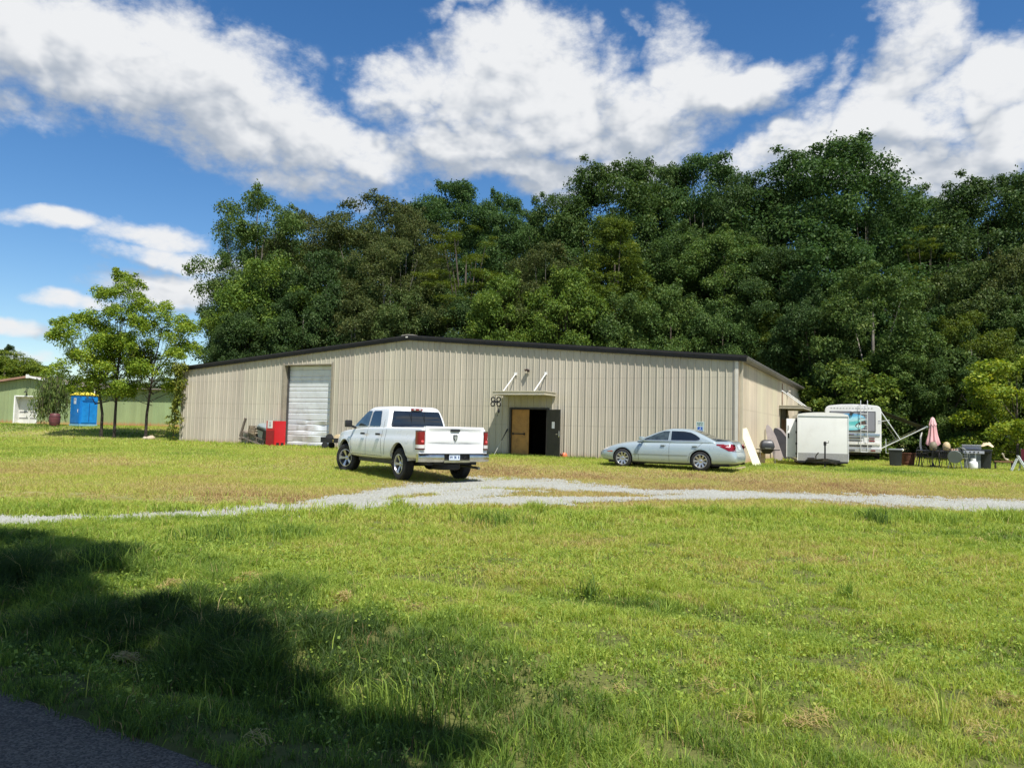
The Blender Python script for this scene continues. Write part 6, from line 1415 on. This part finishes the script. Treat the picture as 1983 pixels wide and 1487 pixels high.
WOOD = [
 # skyline row
 ('e', 502, 366, 66, 72, 'l', 'tall open-crowned oak at the left end of the wood, pale limbs showing'),
 ('e', 468, 440, 67, 36, 'g', 'thinner dark oak leaning out at the far left edge of the wood'),
 ('d', 600, 408, 70, 80, 'b', 'brownish olive crown filling the dip right of the tall left-hand oak'),
 ('d', 722, 378, 68, 100, 'b', 'broad dark brown-green crown above the left slope of the roof'),
 ('d', 790, 396, 64, 62, 'b', 'rusty-tipped tree just left of the ridge, right shoulder of the broad dark crown'),
 ('c', 876, 350, 72, 70, 't', 'pointed blue-green tree rising right above the roof ridge'),
 ('c', 968, 370, 72, 48, 't', 'narrow blue-green tree right of the pointed one above the ridge'),
 ('c', 1022, 402, 74, 40, 'g', 'low narrow tree in the skyline notch above the entrance canopy'),
 ('a', 1082, 374, 66, 56, 'g', 'rounded tree left of the big dome above the entrance'),
 ('b', 1188, 304, 66, 95, 'g', 'big domed tree standing highest above the entrance doors'),
 ('c', 1288, 318, 68, 52, 'g', 'slim ragged tree between the big dome and its right neighbour'),
 ('c', 1362, 300, 66, 72, 't', 'spiky-topped tree above the roofline behind the sedan'),
 ('a', 1452, 330, 62, 70, 'd', 'dark tree on the left shoulder of the tallest crown'),
 ('b', 1598, 272, 60, 125, 't', 'tallest and widest crown of the wood, above the cargo trailer'),
 ('c', 1680, 340, 61, 50, 't', 'narrow tree hanging off the right side of the tallest crown'),
 ('a', 1765, 358, 66, 76, 'g', 'even round-headed tree above the awning, right of the tallest crown'),
 ('b', 1912, 330, 58, 100, 'd', 'dark blue-green tree cut by the skyline above the right-hand shrubs'),
 ('c', 2030, 338, 58, 80, 'd', 'dark tree leaving the picture at the upper right edge'),
 ('a', 1840, 405, 68, 50, 't', 'far tree filling the gap left of the dark right-hand tree'),
 # deep row closing the gaps
 ('b', 560, 455, 82, 80, 'd', 'dark tree deep in the wood behind the brownish left-hand crown'),
 ('a', 700, 440, 82, 90, 'd', 'dark tree deep in the wood behind the broad dark crown left of the ridge'),
 ('b', 920, 425, 82, 80, 'd', 'dark tree deep in the wood right of the pointed blue-green tree'),
 ('b', 1060, 430, 82, 80, 'd', 'dark tree deep in the wood below the skyline notch'),
 ('a', 1240, 375, 82, 80, 'd', 'dark tree deep in the wood behind the big dome'),
 ('b', 1420, 370, 82, 85, 'd', 'dark tree deep in the wood left of the tallest crown'),
 ('a', 1560, 350, 82, 85, 'd', 'dark tree deep in the wood behind the tallest crown'),
 ('b', 1730, 400, 82, 85, 'd', 'dark tree deep in the wood behind the round-headed tree above the awning'),
 ('a', 1880, 400, 82, 90, 'd', 'dark tree deep in the wood behind the dark right-hand tree'),
 # middle row
 ('b', 503, 500, 61, 50, 'g', 'full tree in the middle row at the left end of the wood'),
 ('a', 530, 492, 60, 70, 'y', 'yellow-green tree below the tall left-hand oak'),
 ('d', 635, 480, 60, 76, 'd', 'very dark tree in the middle row over the left roof slope'),
 ('d', 760, 460, 60, 76, 'b', 'second brown-green tree in the middle row left of the ridge'),
 ('p', 905, 425, 60, 78, 'k', 'layered yellow-green pine right of the ridge'),
 ('d', 1062, 468, 60, 78, 'b', 'dull grey-brown crown above the left part of the right roof slope'),
 ('k', 1192, 424, 57, 72, 'k', 'soft olive cedar with feathery rounded top above the entrance'),
 ('a', 1310, 430, 61, 64, 'g', 'green tree in the middle row right of the olive cedar'),
 ('c', 1405, 440, 58, 66, 'l', 'light green ragged tree in the middle row above the sedan'),
 ('b', 1510, 470, 55, 70, 'd', 'dark hollowed tree in the middle row above the building corner'),
 ('a', 1620, 440, 56, 74, 't', 'mid-row tree directly below the tallest crown'),
 ('p', 1800, 430, 56, 66, 'k', 'thin layered pine in the middle row above the awning'),
 ('d', 1895, 505, 52, 76, 'o', 'grey-green dense crown above the pink umbrella, right side'),
 ('d', 1985, 470, 52, 70, 'b', 'brownish dense crown at the right edge below the dark tree'),
 # front row
 ('b', 478, 600, 56, 42, 'd', 'low dark tree at the left end, meeting the building roof'),
 ('a', 505, 590, 57, 56, 'g', 'front-row green tree over the rolling door end of the roof'),
 ('d', 590, 560, 57, 60, 'd', 'dense dark front-row tree left of the ridge'),
 ('d', 690, 570, 57, 62, 'b', 'front-row tree with glinting leaves over the rolling door'),
 ('b', 790, 560, 57, 58, 'o', 'front-row tree straight behind the roof ridge'),
 ('a', 880, 545, 58, 52, 'd', 'dark front-row tree just right of the ridge'),
 ('b', 985, 530, 56, 62, 'y', 'yellow-green front-row tree above the entrance canopy, left one'),
 ('b', 1100, 515, 55, 66, 'y', 'yellow-green front-row tree with the highest top above the entrance'),
 ('a', 1200, 555, 55, 56, 'l', 'light front-row tree under the olive cedar'),
 ('b', 1300, 548, 55, 62, 'l', 'light green front-row tree behind the right roof slope'),
 ('a', 1400, 575, 54, 50, 'g', 'front-row tree with a dark gap on its right, behind the roof end'),
 ('k', 1500, 600, 53, 52, 'k', 'dark olive cedar poking over the side wall eave'),
 ('a', 1578, 560, 51, 56, 'd', 'dark front-row tree right behind the building corner'),
 ('d', 1690, 505, 48, 88, 'l', 'big pale green bushy crown above the motorhome'),
 ('a', 1790, 590, 50, 56, 't', 'dull green tree above the awning tip, front row'),
 ('d', 1880, 600, 47, 66, 'k', 'olive front-row crown above the patio table'),
 ('b', 1965, 570, 50, 60, 'g', 'green crown in the front row at the right edge'),
 # low edge
 ('s', 1640, 690, 47, 68, 'y', 'yellow-green shrub rising behind the motorhome roof'),
 ('b', 1735, 655, 47, 60, 'l', 'low spreading tree drooping over the awning'),
 ('b', 1835, 670, 45, 56, 'g', 'low green tree hanging over the pink umbrella'),
 ('s', 1968, 682, 40, 74, 'v', 'bright yellow-green shrub at the right edge of the lawn'),
 ('s', 1560, 700, 58, 46, 'l', 'light shrub seen past the end of the building side wall'),
]
for (k_, px_, py_, Y_, hw_, ck_, lab_) in WOOD: place(k_, px_, py_, Y_, hw_, ck_, lab_)
for k_, (px_, py_, Y_, hw_, ck_, lab_) in enumerate([
 (12, 676, 92, 60, 'h', 'pale green tree showing over the shed roof at the left edge'), (-40, 690, 96, 60, 'y', 'tree at the extreme left edge behind the shed'), (82, 706, 100, 40, 'y', 'small far tree over the right roof slope of the shed'), (20, 668, 104, 20, 'd', 'tiny dark conifer tip above the far left trees'),
 (330, 730, 90, 44, 'g', 'far tree seen between the young trees and the wood'), (205, 728, 95, 50, 'g', 'far low tree behind the green shed, seen through the young trees')]):
    place('b' if k_ != 3 else 'k', px_, py_, Y_, hw_, ck_, lab_, group='far trees behind the shed')
# dark undergrowth at the foot of the wood
rg = np.random.default_rng(21)
n_ = 420; ux = rg.uniform(-26, 60, n_); uy = np.where(ux > 18, rg.uniform(44, 62, n_), rg.uniform(60, 78, n_)); ub = rg.uniform(.5, 1.3, n_)
cc = np.stack([ux, uy, ub*.6+rg.uniform(0, 1.6, n_)+.3], 1)
V, F, tn = leaves(cc, ub, 60000, .24, rg, .8, .5, .6, .42)
tag(link('undergrowth', mesh_np('undergrowth', V, F, attrs=[('tone', 'FACE', tn)]), LEAF), kind='stuff'); bpy.data.objects['undergrowth'].color = (.7, .8, .8, 1)
bpy.data.objects['undergrowth']['label'] = 'dark undergrowth of bushes along the foot of the wood'
# the three young trees
YL = (2.7, 2.6, 1.2)
def young(x, y, H, Rr, base, seed, lab, lean_=(0, 0), nl=21000, nb=66):
    r_ = make_tree('young_tree', seed, H, Rr, base, 'oval', nb, nl, .125, br=(.16, .32), tr_r=.075, lean_=lean_, limbs=26, tone0=.55, inner=.3, flat=1.0, asp=.5, bark=mat('dark_bark', (.045, .035, .028), .9, var=.3, vs=4, bump=.5, bs=20))
    r_.location = put(x, y, -.02)
    for c in r_.children:
        if c.name.startswith('crown'): c.color = (YL[0], YL[1], YL[2], 1)
    tag(r_, lab, 'tree', 'young trees by the corner')
young(-23.26, 43.4, 7.0, 1.9, 2.3, 31, 'leftmost young tree beside the blue toilet, crown leaning left', (-1.6, 0))
young(-22.52, 43.4, 9.5, 1.95, 2.4, 32, 'tallest of the three young trees, middle trunk', (.1, 0), 25000, 78)
young(-20.97, 43.9, 7.9, 2.1, 2.3, 33, 'right-hand young tree reaching towards the building corner', (.9, 0))
# weeping shrub on the shed corner
rg = np.random.default_rng(41)
root = empty('weeping_shrub', put(-30.4, 50.6), 0, 'drooping grey-green shrub hanging over the shed corner left of the blue toilet', 'shrub')
V = []; tn = []
c = np.stack([rg.normal(0, .55, 60), rg.normal(0, .45, 60), rg.uniform(1.6, 3.4, 60)], 1); r_ = rg.uniform(.25, .5, 60)
V, F, tn = leaves(c, r_, 5000, .24, rg, .8, .1, .22, .45, 3.2)
link('foliage', mesh_np('foliage', V, F, attrs=[('tone', 'FACE', tn)]), LEAF, root).color = (2.3, 2.0, 2.2, 1)
mb = MB()
for k in range(26):
    a = rg.uniform(0, 6.28); q = rg.uniform(.5, 1.05); mb.tube([(0, 0, 2.6), (.5*q*cos(a), .5*q*sin(a), 3.2), (.95*q*cos(a), .95*q*sin(a), 2.4), (1.05*q*cos(a), 1.05*q*sin(a), rg.uniform(.2, 1.2))], [.02, .016, .012, .006], 5)
mb.tube([(0, 0, 0), (.1, 0, 1.5), (0, 0, 2.8)], [.09, .07, .04], 7); mb.build('stems', BARK, root)
# climbing vine on the left corner of the metal building
rg = np.random.default_rng(43)
root = empty('climbing_vine', put(-18.75, 42.7), -TH, 'vine climbing the left corner of the beige building', 'vine')
u_ = rg.normal(0, .22, 70)+.05; z_ = rg.uniform(.1, 4.3, 70); u_ = u_*(.5+.5*np.abs(np.sin(z_*1.4)))+.35*(z_ > 2.2); c = np.stack([u_, rg.uniform(-.35, .0, 70), z_], 1); r_ = rg.uniform(.08, .26, 70)
V, F, tn = leaves(c, r_*.85, 1500, .14, rg, .9, .2, .7, .6)
link('foliage', mesh_np('foliage', V, F, attrs=[('tone', 'FACE', tn)]), LEAF, root).color = (2.3, 1.8, 1.2, 1)
MB().tube([(-.05, -.1, 0), (.0, -.1, 1.2), (-.06, -.12, 2.4), (.1, -.1, 4.2)], [.03, .025, .02, .01], 6).build('stem', BARK, root)
# ------------------------------------------------------------------ the roadside trees over the photographer, whose shade lies on the near left lawn
def shade_tree(name, loc, shadow_pts, lab, seed, nl):

    rg = np.random.default_rng(seed); root = empty(name, loc, 0, lab, 'tree', 'roadside trees over the lane')
    c = []; r_ = []
    for (gx_, gy_, h, rad) in shadow_pts:
        for j in range(5):
            hh = h+rg.uniform(-.5, .5); q = rg.normal(0, rad*.20, 2)
            c.append((gx_+q[0]+.254*hh-loc[0], gy_+q[1]-.519*hh-loc[1], hh)); r_.append(rad*(rg.uniform(.45, .80) if rad < .6 else rg.uniform(.65, .95)))
    V, F, tn = leaves(np.array(c), np.array(r_), nl, .17, rg, .5, .6, .7, .5, shell=.35)
    link('crown', mesh_np('crown', V, F, attrs=[('tone', 'FACE', tn)]), LEAF, root)
    mb = MB(); mb.tube([(0, 0, -.1), (0, 0, 3), (.2, .3, 6), (.3, .5, 9)], [.30, .24, .17, .06], 10)
    for k in range(0, len(c), 9): mb.tube([(0, .1, 4.5), tuple(Vector((0, .1, 5.5)).lerp(Vector(c[k]), .55)), c[k]], [.11, .07, .02], 6)
    mb.build('trunk', BARK, root, fix=False)
SHP = [(-9.5, 6.5, 11, 1.5), (-9, 3.5, 11, 1.6), (-7, 1.5, 10.5, 1.6), (-4.5, -.5, 9.5, 1.6), (-9, -.5, 11, 1.8), (-6, -2, 11, 1.6), (-11.5, 5, 10, 1.6), (-12, 1.5, 11, 1.8), (-3.3, -2.2, 10.5, 1.5), (-7.4, 8.9, 10.5, .9), (-6.5, 8.9, 10.5, .7), (-5.7, 8.95, 10, .55), (-5.1, 8.6, 9.6, .5), (-4.5, 8.25, 9.5, .45), (-4.1, 7.75, 9.2, .38), (-5.0, 7.8, 9.6, .6), (-6.2, 7.7, 10, 1.0), (-4.9, 7.0, 9.6, .7), (-4.2, 6.5, 9, .6), (-3.85, 7.15, 9, .42), (-5.3, 6.6, 9.4, .7), (-4.7, 5.9, 9, .6), (-6.2, 6.6, 9.8, .9), (-3.75, 6.5, 8.9, .38), (-3.5, 6.15, 8.8, .3), (-6.9, 7.3, 10, .8), (-7.5, 6.2, 10, 1.2), (-5.6, 5.6, 9.3, 1.1), (-3.9, 5.6, 8.8, .75), (-3.1, 5.75, 8.6, .5), (-2.6, 5.75, 8.6, .38), (-4.2, 4.7, 8.8, 1.0), (-2.9, 5.0, 8.4, .7), (-4.8, 3.8, 8.8, 1.2), (-3.0, 3.8, 8.3, 1.1), (-6.8, 4.2, 9.5, 1.3), (-5, 2.2, 8.5, 1.3)]  # leading broad clumps are unseen crown added to dim the skylight below
SHP2 = [(1.6, -.8, 8, 1.2), (.2, -1.6, 8.5, 1.3), (-1.6, -.6, 9, 1.3), (2.6, -2.2, 8.5, 1.3), (-.6, -3.2, 9.5, 1.4), (1.5, -4, 9, 1.4), (-2.15, 5.55, 8, .36), (-1.8, 5.2, 8, .33), (-2.1, 4.8, 8, .6), (-1.6, 4.6, 7.8, .42), (-1.5, 3.95, 7.6, .55), (-.9, 3.9, 7.4, .36), (-.5, 3.95, 7.4, .28), (-.3, 3.85, 7.4, .22), (-.55, 3.3, 7.3, .35), (-1.25, 4.35, 7.7, .3), (-1.7, 3.3, 7.8, .9), (-.75, 3.15, 7.4, .55), (-1.9, 2.2, 7.8, 1.0), (-.7, 2.3, 7.4, .8), (0.0, 1.6, 7.2, .8), (-3.0, 2.0, 8, 1.2), (.6, .6, 7, .9), (-1.0, .8, 7.2, 1.1)]  # broad clumps listed first add unseen crown that blocks skylight
shade_tree('roadside_tree', (-3.2, -1.6, .0), SHP, 'big tree over the lane left of the viewpoint, casting the shade on the near lawn', 51, 120000)
shade_tree('roadside_tree', (1.9, -3.4, .0), SHP2, 'second roadside tree behind the viewpoint, shading the lane corner', 52, 80000)

# ------------------------------------------------------------------ grass
GR_ = leafmat('grass_blade', [(0, (.045, .085, .020)), (.22, (.16, .255, .045)), (.5, (.37, .47, .080)), (.68, (.43, .43, .105)), (.82, (.48, .40, .17)), (.93, (.50, .36, .18)), (1, (.26, .15, .08))], trans=.42, gloss=.25, rough=.55, objcol=False)
def blades(x, y, h, w, tone, rg, seg=2, lean_=.45, z0=None):
    n = len(x); a = rg.uniform(0, 2*pi, n); wx, wy = np.cos(a), np.sin(a)
    b = rg.uniform(0, 2*pi, n); ln = lean_*h*rg.random(n)**.7; lx, ly = np.cos(b)*ln, np.sin(b)*ln
    z = (zgn(x, y) if z0 is None else z0)-.008
    P = lambda dx, dy, dz: np.stack([x+dx, y+dy, z+dz], 1)
    if seg == 1:
        V = np.stack([P(-wx*w/2, -wy*w/2, 0*h), P(wx*w/2, wy*w/2, 0*h), P(lx, ly, h)], 1).reshape(-1, 3)
        return V, np.arange(3*n).reshape(n, 3), tone
    V = np.stack([P(-wx*w/2, -wy*w/2, 0*h), P(wx*w/2, wy*w/2, 0*h), P(-wx*w*.42+lx*.3, -wy*w*.42+ly*.3, h*.58), P(wx*w*.42+lx*.3, wy*w*.42+ly*.3, h*.58), P(lx, ly, h*(1-.25*(ln/(h+1e-6))))], 1).reshape(-1, 3)
    i = (np.arange(n)*5)[:, None, None]; F = (i+np.array([[0, 1, 3], [0, 3, 2], [2, 3, 4]])[None]).reshape(-1, 3)
    return V, F, np.repeat(tone, 3)
def scatter(n, y0, y1, rg, mx=1.4):
    y = np.sqrt(rg.uniform(y0**2, y1**2, n)) if y0 > 0 else rg.uniform(y0, y1, n); x = rg.uniform(-1, 1, n)*(.72*y+mx); return x, y
n5, n6, n7 = VN(61), VN(62), VN(63)
DRY = [(1570, 1405, .17), (1365, 1340, .11), (1195, 1350, .07), (1440, 1395, .06), (660, 1165, .16), (480, 1125, .18), (810, 1185, .14), (330, 1140, .22), (1630, 1090, .12), (1950, 1370, .10), (1900, 1430, .10), (1890, 1050, .15), (240, 1290, .2), (30, 1210, .3), (500, 1445, .08)]
RIB = [(700, 1150, 1010, 1235), (560, 1195, 900, 1170), (1010, 1250, 1400, 1330), (1330, 1290, 1640, 1300), (1040, 1120, 1420, 1180), (1330, 1040, 1700, 1075), (60, 1210, 420, 1400), (1150, 1390, 1500, 1460), (1500, 1440, 1980, 1470), (1700, 1330, 1983, 1400)]
def ground_px(px, py):
    a, b = px-991.5, py-743.5; c, s = cos(ROLL), sin(ROLL); X = (c*a+s*b)/FPX; U = -(-s*a+c*b)/FPX
    yy = cos(PITCH)-U*sin(PITCH); zz = sin(PITCH)+U*cos(PITCH); Y = 6.0
    for _ in range(12): Y = (zg(X/yy*Y, Y)-CZ)/zz*yy
    return X/yy*Y, Y
DRYW = [(*ground_px(a, b), r) for a, b, r in DRY]
def dry_amt(x, y):
    s = np.zeros_like(x)
    for (cx_, cy_, r) in DRYW: s = np.maximum(s, np.exp(-(((x-cx_)/r)**2+((y-cy_)/(r*1.5))**2)*.8))
    for (a, b, c, d) in RIB:      # windrows of old clippings, thin and broken
        ax, ay = ground_px(a, b); bx, by = ground_px(c, d); dx, dy = bx-ax, by-ay
        t = np.clip(((x-ax)*dx+(y-ay)*dy)/(dx*dx+dy*dy), 0, 1); q = np.hypot(x-ax-t*dx, y-ay-t*dy)
        s = np.maximum(s, .8*np.exp(-(q/.16)**2)*np.clip(fbm(n6, x*3.1, y*3.1, 3)*4-1.8, 0, 1))
    return s
def lawn_tone(x, y, rg):
    near = 1-sst(12.5, 13.9, y-.10*x+1.2*(fbm(n7, x*.25, y*.25, 2)-.5))
    n1 = fbm(n5, x*.9, y*.9, 3); n2 = fbm(n6, x*.22+9, y*.22, 3); n3 = fbm(n7, x*3, y*3, 2)
    tn = .46+(n1-.5)*.42+(n2-.5)*.28+(n3-.5)*.25
    far = .66+(n2-.5)*.55+(n1-.5)*.30
    # tan strips where the cars pass, greener turf at the foot of the buildings and on the left
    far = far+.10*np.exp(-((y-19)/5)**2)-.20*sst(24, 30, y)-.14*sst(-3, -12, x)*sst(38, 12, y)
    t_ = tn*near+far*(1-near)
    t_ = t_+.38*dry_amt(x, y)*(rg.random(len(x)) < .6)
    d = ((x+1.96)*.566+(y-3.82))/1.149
    t_ = t_-.34*(1-sst(1.6, 3.8, d))*sst(1.2, -.8, x)-.22*np.exp(-((((x-1.89)*.425+(y-6.18))/1.087)/.22)**2)*sst(-1.5, .2, x)*near+rg.normal(0, .10, len(x))  # first term darkens blades to deepen the tree shade; second darkens the rut
    t_ = np.where(rg.random(len(x)) < np.where(near > .5, .022, .04), rg.uniform(.8, 1, len(x)), t_)
    return np.clip(t_, 0, 1)
def hmod(x, y):
    n1 = fbm(n6, x*.7+3, y*.7, 3); n2 = fbm(n5, x*2.2, y*2.2, 2)
    h = .030+.065*n1+.05*(n2-.4)
    d = ((x+1.96)*.566+(y-3.82))/1.149
    h = h+.085*np.exp(-((d-1.05)/.40)**2)*np.clip(fbm(n7, x*1.2, y*1.2, 2)*2-.35, 0, 1.2)          # rank growth in the ditch
    h = h+.075*sst(11.0, 12.8, y-.12*x)*(1-sst(13.1, 14.0, y-.10*x))*np.clip(n2*2.4-.5, .1, 1.3)     # uncut fringe along the track
    h = h+.13*sst(.5, .9, d)*(1-sst(2.2, 3.6, d))*sst(-.6, -2.0, x)*np.clip(fbm(n6, x*1.5, y*1.5, 2)*2-.4, .1, 1)       # the unmown bank under the trees
    h = h*(1-.35*np.clip(dry_amt(x, y)*1.5, 0, 1))
    return np.clip(h, .025, .32)
def build_grass(name, parts_, kindlab):
    V = []; F = []; T_ = []; o = 0
    for v, f, t_ in parts_: V.append(v); F.append(f+o); T_.append(t_); o += len(v)
    ob = link(name, mesh_np(name, np.concatenate(V), np.concatenate(F), attrs=[('tone', 'FACE', np.concatenate(T_))]), GR_)
    tag(ob, kind='stuff'); ob['label'] = kindlab
    return ob
rg = np.random.default_rng(71); PA = []
for (y0, y1, n_, w0, seg, hs) in ((1.2, 4.5, 190000, .0045, 2, 1.0), (4.5, 7.5, 330000, .0058, 2, 1.0), (7.5, 11, 300000, .0088, 2, 1.0), (11, 15.5, 260000, .012, 2, 1.0)):
    x, y = scatter(n_, y0, y1, rg); ok = (droad(x, y) > -.06+.12*rg.random(len(x))) & (gmask(x, y) < .30+.75*rg.random(len(x))**3); x, y = x[ok], y[ok]
    clump = fbm(n7, x*8.5, y*8.5, 2)*.7+fbm(n6, x*3.3, y*3.3, 2)*.3
    keep = rg.random(len(x)) < np.clip((clump-.30)*3.4, .06, 1); x, y, clump = x[keep], y[keep], clump[keep]; n = len(x)
    near_fringe = 1-sst(13.1, 14.0, y-.10*x)
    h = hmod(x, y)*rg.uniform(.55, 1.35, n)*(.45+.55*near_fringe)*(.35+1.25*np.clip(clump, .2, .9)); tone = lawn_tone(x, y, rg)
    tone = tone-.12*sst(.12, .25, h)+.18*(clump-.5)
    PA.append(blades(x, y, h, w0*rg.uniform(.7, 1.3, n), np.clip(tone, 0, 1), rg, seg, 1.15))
# single tall stalks and tufts
x, y = scatter(3500, 2.5, 14.5, rg); ok = (droad(x, y) > .2) & (gmask(x, y) < .3); x, y = x[ok], y[ok]
PA.append(blades(x, y, rg.uniform(.10, .24, len(x)), .0035+.0006*y, np.clip(rg.normal(.55, .15, len(x)), 0, 1), rg, 2, .9))
TUFT = [(1290, 1190, .12, .22, .30), (1640, 1160, .10, .2, .22), (740, 1400, .18, .26, .35), (850, 1380, .25, .24, .12), (620, 1370, .15, .18, .35), (1720, 1350, .02, .20, .60), (1830, 1420, .02, .36, .55), (1470, 1400, .02, .28, .62), (1320, 1430, .02, .2, .6), (1140, 1170, .08, .25, .15), (1690, 1015, .25, .32, .12), (940, 1475, .35, .16, .18), (1100, 1460, .4, .15, .22), (560, 1040, .4, .22, .25), (420, 1045, .5, .22, .20), (960, 1015, .5, .24, .22), (200, 1110, .4, .28, .3), (1800, 1010, .5, .28, .40), (1950, 1010, .5, .30, .40), (430, 1260, .2, .25, .3)]
for (a, b, r, h_, tn_) in TUFT:
    cx_, cy_ = ground_px(a, b); n = int(6+600*r); x = rg.normal(cx_, r*.5, n); y = rg.normal(cy_, r*.5, n)
    ok = droad(x, y) > .05; x, y = x[ok], y[ok]; PA.append(blades(x, y, h_*rg.uniform(.5, 1.15, len(x)), .0042+.0007*cy_, np.clip(rg.normal(tn_, .1, len(x)), 0, 1), rg, 2, .8))
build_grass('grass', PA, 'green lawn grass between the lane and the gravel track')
rg = np.random.default_rng(72); PA = []
for (y0, y1, n_, w0, h0) in ((14.5, 22, 260000, .016, .055), (22, 34, 230000, .026, .060), (34, 60, 190000, .045, .09)):
    x, y = scatter(n_, y0, y1, rg, 2.5)
    p = np.stack([x+18.559, y-42.910]); u = p[0]*cos(TH)-p[1]*sin(TH); v = p[0]*sin(TH)+p[1]*cos(TH)
    inb = (u > 0) & (u < BW) & (v > -.02) & (v < BD)
    ok = (gmask(x, y) < .30+.75*rg.random(len(x))**3) & ~inb; x, y = x[ok], y[ok]; n = len(x)
    h = h0*(.5+1.1*fbm(n6, x*.9, y*.9, 3))*rg.uniform(.6, 1.4, n)
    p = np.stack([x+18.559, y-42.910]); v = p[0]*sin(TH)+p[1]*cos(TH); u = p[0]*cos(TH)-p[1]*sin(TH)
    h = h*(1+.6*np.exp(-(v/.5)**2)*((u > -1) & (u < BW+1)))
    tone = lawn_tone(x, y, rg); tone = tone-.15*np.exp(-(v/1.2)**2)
    PA.append(blades(x, y, h, w0*rg.uniform(.7, 1.3, n), np.clip(tone, 0, 1), rg, 1, 1.1))
build_grass('dry_grass', PA, 'short sun-dried grass around the vehicles and buildings')
# straw heaps: flat dead blades lying in little heaps
rg = np.random.default_rng(73); V = []; T_ = []
for (cx_, cy_, r) in DRYW:
    n = int(10+ (900 if r > .15 else 420)*r*min(1, 6/cy_)); k = r*(.5 if r > .12 else .7)
    j_ = rg.integers(0, 4, n); ox = rg.normal(0, k*.5, 4); oy = rg.normal(0, k*.5, 4)
    x = rg.normal(cx_, k*.42, n)+ox[j_]; y = rg.normal(cy_, k*.45, n)+oy[j_]; a = rg.uniform(0, 2*pi, n); L_ = rg.uniform(.02, .075, n); el_ = rg.normal(.1, .25, n)
    d = np.stack([np.cos(a)*np.cos(el_), np.sin(a)*np.cos(el_), np.sin(el_)], 1)*L_[:, None]; w_ = np.stack([-np.sin(a), np.cos(a), 0*a], 1)*(.0014+.0003*cy_)
    hh = .03*np.exp(-(((x-cx_)/k)**2+((y-cy_)/k)**2))+rg.uniform(.0, .04, n)
    p = np.stack([x, y, zgn(x, y)+hh+.02], 1)-d/2
    V.append(np.stack([p-w_, p+w_, p+d+w_*.5, p+d-w_*.5], 1).reshape(-1, 3)); T_.append(np.clip(rg.normal(.84, .08, n), .6, 1))
V = np.concatenate(V); ob = link('cut_straw', mesh_np('cut_straw', V, np.arange(len(V)).reshape(-1, 4), attrs=[('tone', 'FACE', np.concatenate(T_))]), GR_); tag(ob, kind='stuff'); ob['label'] = 'little heaps of cut brown straw on the near lawn'
# clover and broad weeds near the front
rg = np.random.default_rng(74)
x, y = scatter(45000, 2.6, 9, rg); ok = (droad(x, y) > .12) & (rg.random(len(x)) < np.clip(fbm(n6, x*1.3+40, y*1.3, 3)*3.2-1.25, 0, 1)); x, y = x[ok], y[ok]; n = len(x)
a = rg.uniform(0, 2*pi, n); s = rg.uniform(.010, .024, n)*(1+y*.03); hh = rg.uniform(.02, .10, n)
el_ = rg.normal(0, .45, n); e2 = rg.normal(0, .4, n)
d = np.stack([np.cos(a), np.sin(a), np.sin(el_)], 1)*s[:, None]; w_ = np.stack([-np.sin(a), np.cos(a), np.sin(e2)], 1)*s[:, None]*.42
p = np.stack([x, y, zgn(x, y)+hh], 1)
V = np.stack([p, p+d*.5+w_, p+d, p+d*.5-w_], 1).reshape(-1, 3)
ob = link('clover', mesh_np('clover', V, np.arange(4*n).reshape(-1, 4), attrs=[('tone', 'FACE', np.clip(rg.normal(.33, .12, n), 0, 1))]), GR_); tag(ob, kind='stuff'); ob['label'] = 'clover and small broad-leaved weeds in the near lawn'
# fallen leaves and grit on the lane edge
for o in list(bpy.data.objects):
    if 'H' in o.keys(): del o['H']; del o['R']
for o in list(bpy.data.objects):
    if o.type == 'MESH' and o.name.split('.')[0] == 'lettering' and o.parent and o.parent.name == 'motorhome': explode(o)
    if o.type == 'MESH' and o.name.split('.')[0] in ('door_track', 'door_seam', 'window_divider', 'lamp_housing', 'wheel_liner', 'side_table', 'side_shelf', 'vent_hole', 'dark_stripe', 'pinstripe', 'armrest', 'hoop', 'corner_trim', 'cargo_lens', 'painted_surf', 'painted_rock', 'knob', 'hinge', 'ring_frame') and o.name.split('.')[0] != 'ring_frame': explode(o)
